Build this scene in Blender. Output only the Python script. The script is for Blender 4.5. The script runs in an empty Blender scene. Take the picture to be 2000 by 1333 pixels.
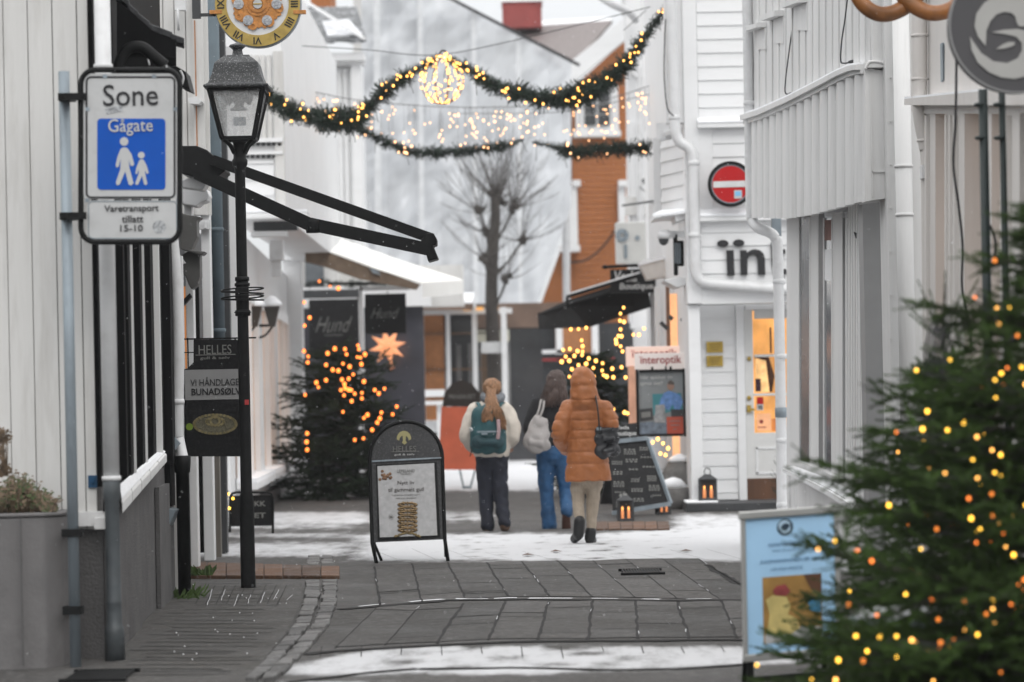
import bpy, bmesh, math, random
from math import sin, cos, pi, radians, sqrt, atan2
from mathutils import Vector, Matrix, noise
random.seed(7)
# ------------------------------------------------------------------ camera, sky, sun, exposure
F = 6000.0; EYE = 1.45; ROLL = radians(1.15); CX = 1000.0; CY = 775.0
SC = bpy.context.scene
cd = bpy.data.cameras.new("Camera"); cam = bpy.data.objects.new("Camera", cd); SC.collection.objects.link(cam)
cam.location = (0, 0, EYE); cam.rotation_euler = (pi/2, ROLL, 0)
cd.sensor_width = 36; cd.lens = 36*F/2000; cd.shift_x = 0; cd.shift_y = (CY-666.5)/2000
cd.clip_start = 0.1; cd.clip_end = 3000
cd.dof.use_dof = True; cd.dof.focus_distance = 23.3; cd.dof.aperture_fstop = 2.3
SC.camera = cam
W = bpy.data.worlds.new("World"); SC.world = W; W.use_nodes = True
nt = W.node_tree; nt.nodes.clear()
out = nt.nodes.new('ShaderNodeOutputWorld'); bg = nt.nodes.new('ShaderNodeBackground')
sky = nt.nodes.new('ShaderNodeTexSky'); sky.sky_type = 'NISHITA'; sky.sun_disc = False
sky.sun_elevation = radians(42); sky.sun_rotation = radians(165)
tc = nt.nodes.new('ShaderNodeTexCoord'); sp = nt.nodes.new('ShaderNodeSeparateXYZ')
nt.links.new(tc.outputs['Generated'], sp.inputs[0])
rmp = nt.nodes.new('ShaderNodeValToRGB')       # overcast cloud layer: brighter overhead than at the horizon
rmp.color_ramp.elements[0].position = 0.0; rmp.color_ramp.elements[0].color = (6.6, 6.75, 6.95, 1)
rmp.color_ramp.elements[1].position = 0.9; rmp.color_ramp.elements[1].color = (22.0, 21.9, 21.8, 1)
nt.links.new(sp.outputs[2], rmp.inputs[0])
mx = nt.nodes.new('ShaderNodeMix'); mx.data_type = 'RGBA'; mx.inputs[0].default_value = 0.93
nt.links.new(sky.outputs[0], mx.inputs[6]); nt.links.new(rmp.outputs[0], mx.inputs[7])
nt.links.new(mx.outputs[2], bg.inputs[0]); bg.inputs[1].default_value = 0.1
nt.links.new(bg.outputs[0], out.inputs[0])
sd = bpy.data.lights.new("Sun", 'SUN'); sun = bpy.data.objects.new("Sun", sd); SC.collection.objects.link(sun)
sd.energy = 0.6; sd.angle = radians(25); sd.color = (1, .97, .93)
sun.rotation_euler = (radians(48), 0, radians(15))
SC.view_settings.view_transform = 'Standard'; SC.view_settings.look = 'None'
SC.view_settings.exposure = 0.16; SC.view_settings.gamma = 1
SC.cycles.sample_clamp_indirect = 4; SC.cycles.max_bounces = 6; SC.cycles.transparent_max_bounces = 12

# ------------------------------------------------------------------ helpers
cR, sR = cos(ROLL), sin(ROLL)
def P(px, py, d):
    du, dv = px-CX, CY-py
    return Vector(((du*cR+dv*sR)*d/F, d, EYE+(-du*sR+dv*cR)*d/F))
def G(px, py):
    du, dv = px-CX, CY-py
    d = -EYE*F/(-du*sR+dv*cR)
    v = P(px, py, d); v.z = 0; return v
def proj(x, y, z):
    a, b = x*F/y, (z-EYE)*F/y
    return CX+a*cR-b*sR, CY-(a*sR+b*cR)
def lerp(a, b, t): return a+(b-a)*t
def V(*a): return Vector(a)

class MB:
    def __init__(s): s.v = []; s.f = []; s.s = []
    def add(s, vs, fs, smooth=False):
        o = len(s.v); s.v += [tuple(v) for v in vs]
        for f in fs: s.f.append(tuple(i+o for i in f)); s.s.append(smooth)
        return s
    def box(s, x0, x1, y0, y1, z0, z1):
        return s.add([(x0,y0,z0),(x1,y0,z0),(x1,y1,z0),(x0,y1,z0),(x0,y0,z1),(x1,y0,z1),(x1,y1,z1),(x0,y1,z1)],
              [(0,3,2,1),(4,5,6,7),(0,1,5,4),(1,2,6,5),(2,3,7,6),(3,0,4,7)])
    def pbox(s, a, b, c, e, d, dep=.05):            # photo rectangle (a,b)-(c,e) standing at distance d, real thickness dep
        m = P((a+c)/2, (b+e)/2, d); w = (c-a)*d/F/2; h = (e-b)*d/F/2
        return s.box(m.x-w, m.x+w, d, d+dep, m.z-h, m.z+h)
    def hexa(s, bot, top):
        n = len(bot)
        return s.add(list(bot)+list(top), [tuple(range(n-1,-1,-1)), tuple(range(n, 2*n))]+[(i, (i+1)%n, n+(i+1)%n, n+i) for i in range(n)])
    def prism(s, pts, vec, smooth=False):
        vec = Vector(vec); return s.hexa([Vector(p) for p in pts], [Vector(p)+vec for p in pts])
    def pprism(s, pts, d, dep):
        return s.prism([P(x, y, d) for x, y in pts], (0, dep, 0))
    def bar(s, p, q, w, h, up=(0,0,1)):
        p, q = Vector(p), Vector(q); t = (q-p).normalized(); up = Vector(up)
        if abs(t.dot(up)) > .98: up = V(0,1,0)
        a = t.cross(up).normalized()*w/2; b = a.cross(t).normalized()*h/2
        return s.hexa([p-a-b, p+a-b, p+a+b, p-a+b], [q-a-b, q+a-b, q+a+b, q-a+b])
    def tube(s, pts, r, n=10, closed=False, smooth=True, flat=1.0, up=None):
        pts = [Vector(p) for p in pts]; m = len(pts)
        rs = r if isinstance(r, (list, tuple)) else [r]*m
        vs = []; prev = None
        for i, p in enumerate(pts):
            if closed: t = pts[(i+1)%m]-pts[i-1]
            else: t = pts[min(i+1, m-1)]-pts[max(i-1, 0)]
            if t.length < 1e-9: t = V(0,0,1)
            t.normalize()
            if prev is None:
                u = Vector(up) if up else (V(0,0,1) if abs(t.z) < .9 else V(0,1,0))
                a = t.cross(u).normalized()
            else:
                a = prev-t*prev.dot(t)
                a = a.normalized() if a.length > 1e-6 else t.orthogonal().normalized()
            prev = a; b = t.cross(a)
            for k in range(n):
                an = 2*pi*k/n; vs.append(p+a*cos(an)*rs[i]+b*sin(an)*rs[i]*flat)
        fs = []
        for i in range(m if closed else m-1):
            j = (i+1) % m
            for k in range(n): fs.append((i*n+k, i*n+(k+1)%n, j*n+(k+1)%n, j*n+k))
        s.add(vs, fs, smooth)
        if not closed:
            o = len(s.v)-m*n
            s.f.append(tuple(o+k for k in range(n-1, -1, -1))); s.s.append(False)
            s.f.append(tuple(o+(m-1)*n+k for k in range(n))); s.s.append(False)
        return s
    def lathe(s, cx, cy, prof, n=20, smooth=True, rot=0, sx=1, sy=1):
        vs = []
        for r, z in prof:
            for k in range(n):
                a = 2*pi*k/n+rot; vs.append((cx+r*cos(a)*sx, cy+r*sin(a)*sy, z))
        fs = [(i*n+k, i*n+(k+1)%n, (i+1)*n+(k+1)%n, (i+1)*n+k) for i in range(len(prof)-1) for k in range(n)]
        s.add(vs, fs, smooth)
        o = len(s.v)-len(prof)*n
        s.f.append(tuple(o+k for k in range(n-1,-1,-1))); s.s.append(False)
        s.f.append(tuple(o+(len(prof)-1)*n+k for k in range(n))); s.s.append(False)
        return s
    def ell(s, c, r, n=14, m=8):
        c = Vector(c); r = r if isinstance(r, (tuple, list)) else (r, r, r)
        vs = [(c.x, c.y, c.z-r[2])]
        for i in range(1, m):
            a = pi*i/m-pi/2
            for k in range(n):
                b = 2*pi*k/n; vs.append((c.x+r[0]*cos(a)*cos(b), c.y+r[1]*cos(a)*sin(b), c.z+r[2]*sin(a)))
        vs.append((c.x, c.y, c.z+r[2])); L = len(vs)-1; fs = []
        for k in range(n): fs.append((0, 1+(k+1)%n, 1+k)); fs.append((L, L-n+k, L-n+(k+1)%n))
        for i in range(m-2):
            for k in range(n): fs.append((1+i*n+k, 1+i*n+(k+1)%n, 1+(i+1)*n+(k+1)%n, 1+(i+1)*n+k))
        return s.add(vs, fs, True)
    def disc(s, px, py, r, d, dep, n=32, ry=None):    # flat round plate facing the street, r in photo px
        ry = ry or r
        return s.pprism([(px+r*cos(2*pi*k/n), py-ry*sin(2*pi*k/n)) for k in range(n)], d, dep)
    def ring(s, px, py, r0, r1, d, dep, n=48, a0=0, a1=2*pi):
        full = abs(a1-a0-2*pi) < 1e-6; k = n if full else n+1
        vs = []
        for i in range(k):
            a = a0+(a1-a0)*i/n
            for r, dd in ((r1, d), (r0, d), (r0, d+dep), (r1, d+dep)): vs.append(P(px+r*cos(a), py-r*sin(a), dd))
        fs = []
        for i in range(n):
            j = (i+1) % k
            for q in range(4): fs.append((i*4+q, i*4+(q+1)%4, j*4+(q+1)%4, j*4+q))
        if not full: fs += [(0,1,2,3), ((k-1)*4+3, (k-1)*4+2, (k-1)*4+1, (k-1)*4)]
        return s.add(vs, fs)
    def build(s, name, mat, parent=None, bevel=0, fix=True, top=None):
        me = bpy.data.meshes.new(name)
        if parent is not None: off = wloc(parent)
        else:
            xs = [v[0] for v in s.v]; ys = [v[1] for v in s.v]; zs = [v[2] for v in s.v]
            off = V((min(xs)+max(xs))/2, (min(ys)+max(ys))/2, min(zs))
        me.from_pydata([(v[0]-off.x, v[1]-off.y, v[2]-off.z) for v in s.v], [], s.f)
        me.polygons.foreach_set('use_smooth', s.s)
        if fix and len(s.f) < 60000:
            bm = bmesh.new(); bm.from_mesh(me); bmesh.ops.recalc_face_normals(bm, faces=bm.faces); bm.to_mesh(me); bm.free()
        me.materials.append(mat)
        o = bpy.data.objects.new(name, me); SC.collection.objects.link(o)
        if parent is not None: o.parent = parent
        else: o.location = off
        if bevel:
            b = o.modifiers.new('bevel', 'BEVEL'); b.width = bevel; b.segments = 2; b.limit_method = 'ANGLE'
        return o
def wloc(o):
    v = Vector(o.location)
    while o.parent: o = o.parent; v += Vector(o.location)
    return v
def tag(o, label, cat, group=None, kind=None):
    if label: o['label'] = label
    if cat: o['category'] = cat
    if group: o['group'] = group
    if kind: o['kind'] = kind
    return o
def thing(name, label, cat, loc, group=None):
    o = bpy.data.objects.new(name, None); SC.collection.objects.link(o); o.location = loc
    o.empty_display_size = .2
    return tag(o, label, cat, group)

# ------------------------------------------------------------------ materials
def hexc(h):
    h = h.lstrip('#'); c = [int(h[i:i+2], 16)/255 for i in (0, 2, 4)]
    return tuple(x/12.92 if x <= .04045 else ((x+.055)/1.055)**2.4 for x in c)
def M(name, col, rough=.6, metal=0, var=.1, scale=6, bump=0, bscale=60, stretch=(1,1,1), dirt_shade=None, dirt_shade_amt=.0, dirt_shade_scale=3, spec=.4):
    m = bpy.data.materials.new(name); m.use_nodes = True; t = m.node_tree; b = t.nodes['Principled BSDF']
    b.inputs['Roughness'].default_value = rough; b.inputs['Metallic'].default_value = metal
    b.inputs['Specular IOR Level'].default_value = spec
    tc = t.nodes.new('ShaderNodeTexCoord'); mp = t.nodes.new('ShaderNodeMapping'); mp.inputs['Scale'].default_value = stretch
    t.links.new(tc.outputs['Object'], mp.inputs[0])
    n = t.nodes.new('ShaderNodeTexNoise'); n.inputs['Scale'].default_value = scale; n.inputs['Detail'].default_value = 5
    t.links.new(mp.outputs[0], n.inputs['Vector'])
    r = t.nodes.new('ShaderNodeValToRGB')
    r.color_ramp.elements[0].position = .3; r.color_ramp.elements[1].position = .7
    r.color_ramp.elements[0].color = (*[c*(1-var) for c in col], 1); r.color_ramp.elements[1].color = (*[min(1, c*(1+var)) for c in col], 1)
    t.links.new(n.outputs['Fac'], r.inputs[0]); last = r.outputs[0]
    if dirt_shade:
        n2 = t.nodes.new('ShaderNodeTexNoise'); n2.inputs['Scale'].default_value = dirt_shade_scale; n2.inputs['Detail'].default_value = 8; n2.inputs['Roughness'].default_value = .7
        t.links.new(mp.outputs[0], n2.inputs['Vector'])
        r2 = t.nodes.new('ShaderNodeMapRange'); r2.inputs[1].default_value = .5; r2.inputs[2].default_value = .75; r2.inputs[4].default_value = dirt_shade_amt
        t.links.new(n2.outputs['Fac'], r2.inputs[0])
        mx = t.nodes.new('ShaderNodeMix'); mx.data_type = 'RGBA'; mx.inputs[7].default_value = (*dirt_shade, 1)
        t.links.new(r2.outputs[0], mx.inputs[0]); t.links.new(last, mx.inputs[6]); last = mx.outputs[2]
    t.links.new(last, b.inputs['Base Color'])
    if bump:
        n3 = t.nodes.new('ShaderNodeTexNoise'); n3.inputs['Scale'].default_value = bscale; n3.inputs['Detail'].default_value = 4
        t.links.new(mp.outputs[0], n3.inputs['Vector'])
        bp = t.nodes.new('ShaderNodeBump'); bp.inputs['Strength'].default_value = bump; bp.inputs['Distance'].default_value = .02
        t.links.new(n3.outputs['Fac'], bp.inputs['Height']); t.links.new(bp.outputs[0], b.inputs['Normal'])
    return m
def EM(name, col, strength, var=.0, scale=5, sample=False):
    m = bpy.data.materials.new(name); m.use_nodes = True; t = m.node_tree; b = t.nodes['Principled BSDF']
    b.inputs['Base Color'].default_value = (*[c*.3 for c in col], 1)
    if var:
        tc = t.nodes.new('ShaderNodeTexCoord'); n = t.nodes.new('ShaderNodeTexNoise'); n.inputs['Scale'].default_value = scale; n.inputs['Detail'].default_value = 3
        t.links.new(tc.outputs['Object'], n.inputs['Vector'])
        r = t.nodes.new('ShaderNodeValToRGB'); r.color_ramp.elements[0].position = .35; r.color_ramp.elements[1].position = .65
        r.color_ramp.elements[0].color = (*[c*(1-var) for c in col], 1); r.color_ramp.elements[1].color = (*[c*(1+var) for c in col], 1)
        t.links.new(n.outputs['Fac'], r.inputs[0]); t.links.new(r.outputs[0], b.inputs['Emission Color'])
    else: b.inputs['Emission Color'].default_value = (*col, 1)
    b.inputs['Emission Strength'].default_value = strength
    if not sample: m.cycles.emission_sampling = 'NONE'
    return m
def GLASS(name, col, rough=.05, alpha=1.0):
    m = bpy.data.materials.new(name); m.use_nodes = True; b = m.node_tree.nodes['Principled BSDF']; t = m.node_tree
    b.inputs['Roughness'].default_value = rough; b.inputs['Specular IOR Level'].default_value = .6; b.inputs['Alpha'].default_value = alpha
    tc = t.nodes.new('ShaderNodeTexCoord'); n = t.nodes.new('ShaderNodeTexNoise'); n.inputs['Scale'].default_value = 2.5
    t.links.new(tc.outputs['Object'], n.inputs['Vector'])
    r = t.nodes.new('ShaderNodeValToRGB'); r.color_ramp.elements[0].color = (*[c*.6 for c in col], 1); r.color_ramp.elements[1].color = (*[min(1,c*1.5) for c in col], 1)
    t.links.new(n.outputs['Fac'], r.inputs[0]); t.links.new(r.outputs[0], b.inputs['Base Color'])
    return m
GR = (.16, .15, .14)
m_white = M('white_painted_wood', (.66,.66,.655), .55, var=.05, scale=3, bump=.15, bscale=25, stretch=(1,1,.15), dirt_shade=(.42,.41,.39), dirt_shade_amt=.35, dirt_shade_scale=5)
m_cream = M('offwhite_painted_wood', (.60,.595,.58), .6, var=.05, scale=3, bump=.15, bscale=25, stretch=(1,1,.12), dirt_shade=(.36,.345,.32), dirt_shade_amt=.55, dirt_shade_scale=7)
m_board = M('white_painted_clapboard', (.74,.745,.75), .55, var=.04, scale=2, bump=.1, bscale=20, stretch=(.2,1,1), dirt_shade=(.5,.5,.49), dirt_shade_amt=.3, dirt_shade_scale=4)
m_pipe = M('white_enamelled_metal', (.62,.625,.63), .38, var=.06, scale=5, dirt_shade=(.4,.39,.38), dirt_shade_amt=.4, dirt_shade_scale=7)
m_greypipe = M('grey_zinc_pipe', (.075,.085,.092), .5, metal=.2, var=.25, scale=7, dirt_shade=(.13,.14,.14), dirt_shade_amt=.5)
m_galv = M('galvanised_steel', (.23,.27,.30), .5, metal=.3, var=.25, scale=6, stretch=(1,1,.3), dirt_shade=(.13,.14,.15), dirt_shade_amt=.6, dirt_shade_scale=9)
m_black = M('black_painted_iron', (.006,.0063,.0066), .55, spec=.16, var=.3, scale=20, bump=.1, bscale=90)
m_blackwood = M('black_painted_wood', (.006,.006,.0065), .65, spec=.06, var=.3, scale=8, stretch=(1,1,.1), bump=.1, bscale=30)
m_blacksign = M('black_sign_board', (.009,.009,.010), .5, spec=.18, var=.3, scale=6, dirt_shade=(.09,.09,.09), dirt_shade_amt=.25, dirt_shade_scale=40)
m_conc = M('grey_concrete', (.145,.14,.14), .9, var=.16, scale=3, bump=.15, bscale=45, dirt_shade=(.07,.067,.065), dirt_shade_amt=.6, dirt_shade_scale=2.5)
m_found = M('dark_grey_render', (.105,.102,.102), .9, var=.18, scale=3, bump=.5, bscale=60, dirt_shade=(.055,.05,.05), dirt_shade_amt=.6, dirt_shade_scale=2)
m_snow = M('snow', (.86,.87,.89), .8, var=.04, scale=8, bump=.6, bscale=14, spec=.2)
m_glass = GLASS('dark_window_glass', (.02,.022,.025))
m_glassgrey = GLASS('grey_window_glass', (.09,.10,.11), .12)
m_bayglass = GLASS('reflection_tinted_bay_glass', (.12,.125,.13), .15)  # base grey lifted to carry the pale reflection on the pane
m_needle_f = M('dark_spruce_needles', (.020,.032,.018), .7, var=.6, scale=3, spec=.15)
m_glass_b = GLASS('black_shop_glass', (.008,.008,.009), .25); m_glass_b.node_tree.nodes['Principled BSDF'].inputs['Specular IOR Level'].default_value = .1
m_slate = M('slate_blue_metal', (.085,.115,.135), .55, var=.15, scale=4)
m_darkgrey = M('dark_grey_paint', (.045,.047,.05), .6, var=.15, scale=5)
m_tile = M('black_roof_tile', (.02,.021,.023), .5, var=.35, scale=9, dirt_shade=(.3,.31,.32), dirt_shade_amt=.35, dirt_shade_scale=14, bump=.3)
m_orange = M('ochre_brick', (.36,.130,.042), .85, var=.22, scale=30, bump=.3, bscale=60, stretch=(.6,.6,2))
m_ochre = M('ochre_painted_wood', (.36,.15,.055), .7, var=.15, scale=6)
m_plastic = M('white_plastic_sheet', (.56,.575,.595), .45, var=.12, scale=.7, dirt_shade=(.40,.41,.43), dirt_shade_amt=.6, dirt_shade_scale=.5, bump=.3, bscale=2)
m_white_sign = M('white_sign_sheet', (.47,.475,.475), .45, var=.05, scale=4, dirt_shade=(.3,.3,.29), dirt_shade_amt=.3, dirt_shade_scale=15)
m_blue = M('blue_sign_sheet', (.002,.075,.40), .45, spec=.2, var=.08, scale=4)
m_red = M('red_sign_sheet', (.40,.008,.010), .45, spec=.2, var=.12, scale=5, dirt_shade=(.25,.02,.02), dirt_shade_amt=.5)
m_letter_b = M('black_lettering', (.012,.012,.014), .5, var=.1)
m_letter_w = M('white_lettering', (.55,.55,.54), .5, var=.1)
m_letter_g = M('grey_lettering', (.20,.20,.19), .5, var=.1)
m_letter_red = M('red_lettering', (.35,.03,.03), .5, var=.1)
m_gold = M('gold_leaf_paint', (.42,.30,.085), .42, metal=.35, var=.2, scale=12)
m_copper = M('orange_gold_filigree', (.48,.21,.06), .45, metal=.3, var=.3, scale=30)
m_silver = M('silver_ornament', (.42,.43,.45), .4, metal=.4, var=.35, scale=60)
m_brass = M('brass_plate', (.42,.29,.06), .35, metal=.6, var=.15, scale=9)
m_brown = M('brown_wood', (.10,.045,.022), .6, var=.25, scale=8, stretch=(1,1,.15))
m_bark = M('bark', (.045,.039,.035), .9, var=.3, scale=20, bump=.6, bscale=50)
m_twig = M('bare_twig_bark', (.075,.066,.060), .9, var=.3, scale=20)
m_needle = M('spruce_needles', (.042,.074,.018), .7, var=.7, scale=2.2, spec=.12, dirt_shade=(.005,.009,.004), dirt_shade_amt=.9, dirt_shade_scale=3.5)  # dark patches paint shadow among the boughs, the lighter green their highlights
m_needle_g = M('garland_needles', (.017,.034,.022), .65, var=.5, scale=6)
m_leaf = M('weed_leaves', (.05,.085,.02), .6, var=.4, scale=20)
m_heather = M('faded_heather', (.12,.085,.055), .8, var=.6, scale=22)
m_heather_g = M('heather_green', (.05,.075,.025), .8, var=.4, scale=22)
m_wire = M('black_cable', (.015,.015,.017), .6, var=.2)
m_bulb = EM('warm_bulb', (1.0,.47,.10), 4.5)
m_bulbp = EM('pale_warm_bulb', (1.0,.52,.24), 4)
m_bulby = EM('yellow_bulb', (1.0,.55,.06), 4.5)
m_bulbo = EM('amber_bulb', (1.0,.24,.04), 3.0)
m_lit = EM('lit_shop_interior', (1.0,.46,.13), 1.0, var=.28, scale=3)
m_litpale = EM('pale_lit_window', (.62,.40,.28), .5, var=.3, scale=1.2)
m_star = EM('paper_star_glow', (1.0,.40,.18), .85, var=.15, scale=6)
m_flame = EM('candle_flame', (1.0,.40,.10), 2.2)

def text(s, px, py, d, hpx, mat, parent, name='lettering', wpx=None, off=0.0, dep=.004, shear=0, rot=0, align='CENTER', space=1.0):
    c = bpy.data.curves.new('t', 'FONT'); c.body = s; c.size = 1; c.align_x = 'CENTER'; c.offset = off; c.extrude = .5; c.shear = shear
    c.resolution_u = 3; c.space_character = space; c.space_line = 1.0
    o = bpy.data.objects.new('t', c); SC.collection.objects.link(o)
    dg = bpy.context.evaluated_depsgraph_get(); me = bpy.data.meshes.new_from_object(o.evaluated_get(dg))
    bpy.data.objects.remove(o); bpy.data.curves.remove(c)
    xs = [v.co.x for v in me.vertices]; ys = [v.co.y for v in me.vertices]
    cx, cy = (min(xs)+max(xs))/2, (min(ys)+max(ys))/2; w, h = max(xs)-min(xs), max(ys)-min(ys)
    ky = hpx*d/F/h; kx = (wpx*d/F/w) if wpx else ky
    ctr = P(px, py, d); off_ = wloc(parent); ca, sa = cos(rot), sin(rot)
    for v in me.vertices:
        x, y = (v.co.x-cx)*kx, (v.co.y-cy)*ky
        x, y = x*ca-y*sa, x*sa+y*ca
        v.co = (ctr.x+x-off_.x, ctr.y-dep/2+v.co.z*dep-off_.y, ctr.z+y-off_.z)
    me.materials.clear(); me.materials.append(mat); me.name = name
    o = bpy.data.objects.new(name, me); SC.collection.objects.link(o); o.parent = parent
    return o
def clap(mb, a, b, z0, z1, pitch, t=.018, n=None):    # horizontal weatherboards between plan points a, b
    a, b = Vector((a[0], a[1])), Vector((b[0], b[1])); u = (b-a).normalized()
    n = Vector(n).normalized() if n else Vector((u.y, -u.x))
    z = z0
    while z < z1-1e-4:
        zt = min(z+pitch, z1)
        def q(p, k, zz): return (p.x+n.x*k, p.y+n.y*k, zz)
        mb.add([q(a,0,z), q(a,t,z), q(a,.004,zt), q(a,0,zt), q(b,0,z), q(b,t,z), q(b,.004,zt), q(b,0,zt)],
               [(1,5,6,2),(0,4,5,1),(0,1,2,3),(4,7,6,5),(3,2,6,7)])
        z = zt
def planks(mb, a, b, z0, z1, w, gap=.008, t=.02, n=None, jit=.0):
    a, b = Vector((a[0], a[1])), Vector((b[0], b[1])); L = (b-a).length; u = (b-a)/L
    n = Vector(n).normalized() if n else Vector((u.y, -u.x)); x = 0
    while x < L-1e-4:
        x1 = min(x+w-gap, L); p, q = a+u*x, a+u*x1; tt = t*(1+random.uniform(-.2,.2))
        mb.hexa([(p.x,p.y,z0),(q.x,q.y,z0),(q.x+n.x*tt,q.y+n.y*tt,z0),(p.x+n.x*tt,p.y+n.y*tt,z0)],
                [(p.x,p.y,z1),(q.x,q.y,z1),(q.x+n.x*tt,q.y+n.y*tt,z1),(p.x+n.x*tt,p.y+n.y*tt,z1)])
        x += w
def wallslab(mb, a, b, z0, z1, th, n):    # plain wall slab, its outer face on a-b, thickness going against n
    n = Vector(n).normalized()*-th
    mb.hexa([(a[0],a[1],z0),(b[0],b[1],z0),(b[0]+n.x,b[1]+n.y,z0),(a[0]+n.x,a[1]+n.y,z0)],
            [(a[0],a[1],z1),(b[0],b[1],z1),(b[0]+n.x,b[1]+n.y,z1),(a[0]+n.x,a[1]+n.y,z1)])
def smooth_path(pts, k=6):
    pts = [Vector(p) for p in pts]; o = []
    for i in range(len(pts)-1):
        p0, p1, p2, p3 = pts[max(i-1,0)], pts[i], pts[i+1], pts[min(i+2, len(pts)-1)]
        for j in range(k):
            t = j/k; o.append(.5*((2*p1)+(p2-p0)*t+(2*p0-5*p1+4*p2-p3)*t*t+(3*p1-p0-3*p2+p3)*t**3))
    o.append(pts[-1]); return o
BULB = {}
def bulb(parent, pos, r, mat, name='light_bulb'):
    key = (round(r, 4), mat.name)
    if key not in BULB:
        mb = MB(); mb.ell((0,0,0), (r, r, r*1.15), 8, 6); o = mb.build(name, mat); BULB[key] = o.data; bpy.data.objects.remove(o)
    o = bpy.data.objects.new(name, BULB[key]); SC.collection.objects.link(o); o.parent = parent
    o.location = Vector(pos)-wloc(parent); return o
# ------------------------------------------------------------------ ground, street, snow
def ground_mat(name, stone, dark, use_snow=True, rough=.7):
    m = bpy.data.materials.new(name); m.use_nodes = True; t = m.node_tree; b = t.nodes['Principled BSDF']; N = t.nodes.new; L = t.links.new
    tc = N('ShaderNodeTexCoord')
    n1 = N('ShaderNodeTexNoise'); n1.inputs['Scale'].default_value = 10; n1.inputs['Detail'].default_value = 9; n1.inputs['Roughness'].default_value = .85
    n2 = N('ShaderNodeTexNoise'); n2.inputs['Scale'].default_value = 1.3; n2.inputs['Detail'].default_value = 5
    L(tc.outputs['Object'], n1.inputs['Vector']); L(tc.outputs['Object'], n2.inputs['Vector'])
    r = N('ShaderNodeValToRGB'); r.color_ramp.elements[0].position = .30; r.color_ramp.elements[1].position = .72
    r.color_ramp.elements[0].color = (*dark, 1); r.color_ramp.elements[1].color = (*stone, 1); L(n1.outputs['Fac'], r.inputs[0])
    mm = N('ShaderNodeMix'); mm.data_type = 'RGBA'; mm.blend_type = 'MULTIPLY'; mm.inputs[0].default_value = .55
    r2 = N('ShaderNodeValToRGB'); r2.color_ramp.elements[0].position = .35; r2.color_ramp.elements[1].position = .65; r2.color_ramp.elements[0].color = (.55,.55,.55,1)
    L(n2.outputs['Fac'], r2.inputs[0]); L(r.outputs[0], mm.inputs[6]); L(r2.outputs[0], mm.inputs[7])
    rr = N('ShaderNodeMapRange'); rr.inputs[1].default_value = .3; rr.inputs[2].default_value = .7; rr.inputs[3].default_value = rough-.2; rr.inputs[4].default_value = rough+.15
    L(n2.outputs['Fac'], rr.inputs[0]); last, lr = mm.outputs[2], rr.outputs[0]
    if use_snow:
        tn = N('ShaderNodeAttribute'); tn.attribute_name = 'tint'; tm = N('ShaderNodeMix'); tm.data_type = 'RGBA'; tm.blend_type = 'MULTIPLY'; tm.inputs[0].default_value = 1; L(last, tm.inputs[6]); L(tn.outputs['Color'], tm.inputs[7]); last = tm.outputs[2]
        at = N('ShaderNodeAttribute'); at.attribute_name = 'snow'
        mp = N('ShaderNodeMapping'); mp.inputs['Scale'].default_value = (1, .28, 1); L(tc.outputs['Object'], mp.inputs[0])
        n3 = N('ShaderNodeTexNoise'); n3.inputs['Scale'].default_value = 5; n3.inputs['Detail'].default_value = 8; n3.inputs['Roughness'].default_value = .72
        L(mp.outputs[0], n3.inputs['Vector'])
        a = N('ShaderNodeMath'); a.operation = 'MULTIPLY_ADD'; a.inputs[1].default_value = 1.6; a.inputs[2].default_value = -.78; L(n3.outputs['Fac'], a.inputs[0])
        s = N('ShaderNodeMath'); s.operation = 'ADD'; L(a.outputs[0], s.inputs[0]); L(at.outputs['Fac'], s.inputs[1])
        q = N('ShaderNodeMapRange'); q.interpolation_type = 'SMOOTHSTEP'; q.inputs[1].default_value = .15; q.inputs[2].default_value = 1.0; L(s.outputs[0], q.inputs[0])
        # flakes lying in the grain of the stone
        n4 = N('ShaderNodeTexNoise'); n4.inputs['Scale'].default_value = 16; n4.inputs['Detail'].default_value = 6; n4.inputs['Roughness'].default_value = .8; L(tc.outputs['Object'], n4.inputs['Vector'])
        f = N('ShaderNodeMapRange'); f.inputs[1].default_value = .57; f.inputs[2].default_value = .80; f.inputs[4].default_value = .55; L(n4.outputs['Fac'], f.inputs[0])
        mxx = N('ShaderNodeMath'); mxx.operation = 'MAXIMUM'; L(q.outputs[0], mxx.inputs[0]); L(f.outputs[0], mxx.inputs[1])
        sm = N('ShaderNodeMix'); sm.data_type = 'RGBA'; sm.inputs[7].default_value = (.62,.625,.64,1)
        L(mxx.outputs[0], sm.inputs[0]); L(last, sm.inputs[6]); last = sm.outputs[2]
        rs = N('ShaderNodeMix'); rs.data_type = 'FLOAT'; rs.inputs[3].default_value = .85; L(mxx.outputs[0], rs.inputs[0]); L(lr, rs.inputs[2]); lr = rs.outputs[0]
    L(last, b.inputs['Base Color']); L(lr, b.inputs['Roughness'])
    bp = N('ShaderNodeBump'); bp.inputs['Strength'].default_value = .8; bp.inputs['Distance'].default_value = .03; L(n1.outputs['Fac'], bp.inputs['Height']); L(bp.outputs[0], b.inputs['Normal'])
    return m
m_street = ground_mat('wet_granite_paving', (.132,.124,.117), (.016,.015,.014), rough=.78)
m_kerb = ground_mat('granite_setts', (.24,.235,.23), (.05,.048,.046))
m_pave = ground_mat('dark_paving_bricks', (.100,.092,.082), (.014,.013,.012))
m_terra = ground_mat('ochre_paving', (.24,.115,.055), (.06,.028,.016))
def settint(o, lo=1, hi=1):
    a_ = o.data.attributes.new('tint', 'FLOAT', 'FACE'); v_ = []; r_ = random.Random(3)
    for i in range(len(o.data.polygons)):
        if i % 6 == 0: x_ = r_.uniform(lo, hi)
        v_.append(x_)
    a_.data.foreach_set('value', v_); return o
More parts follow.
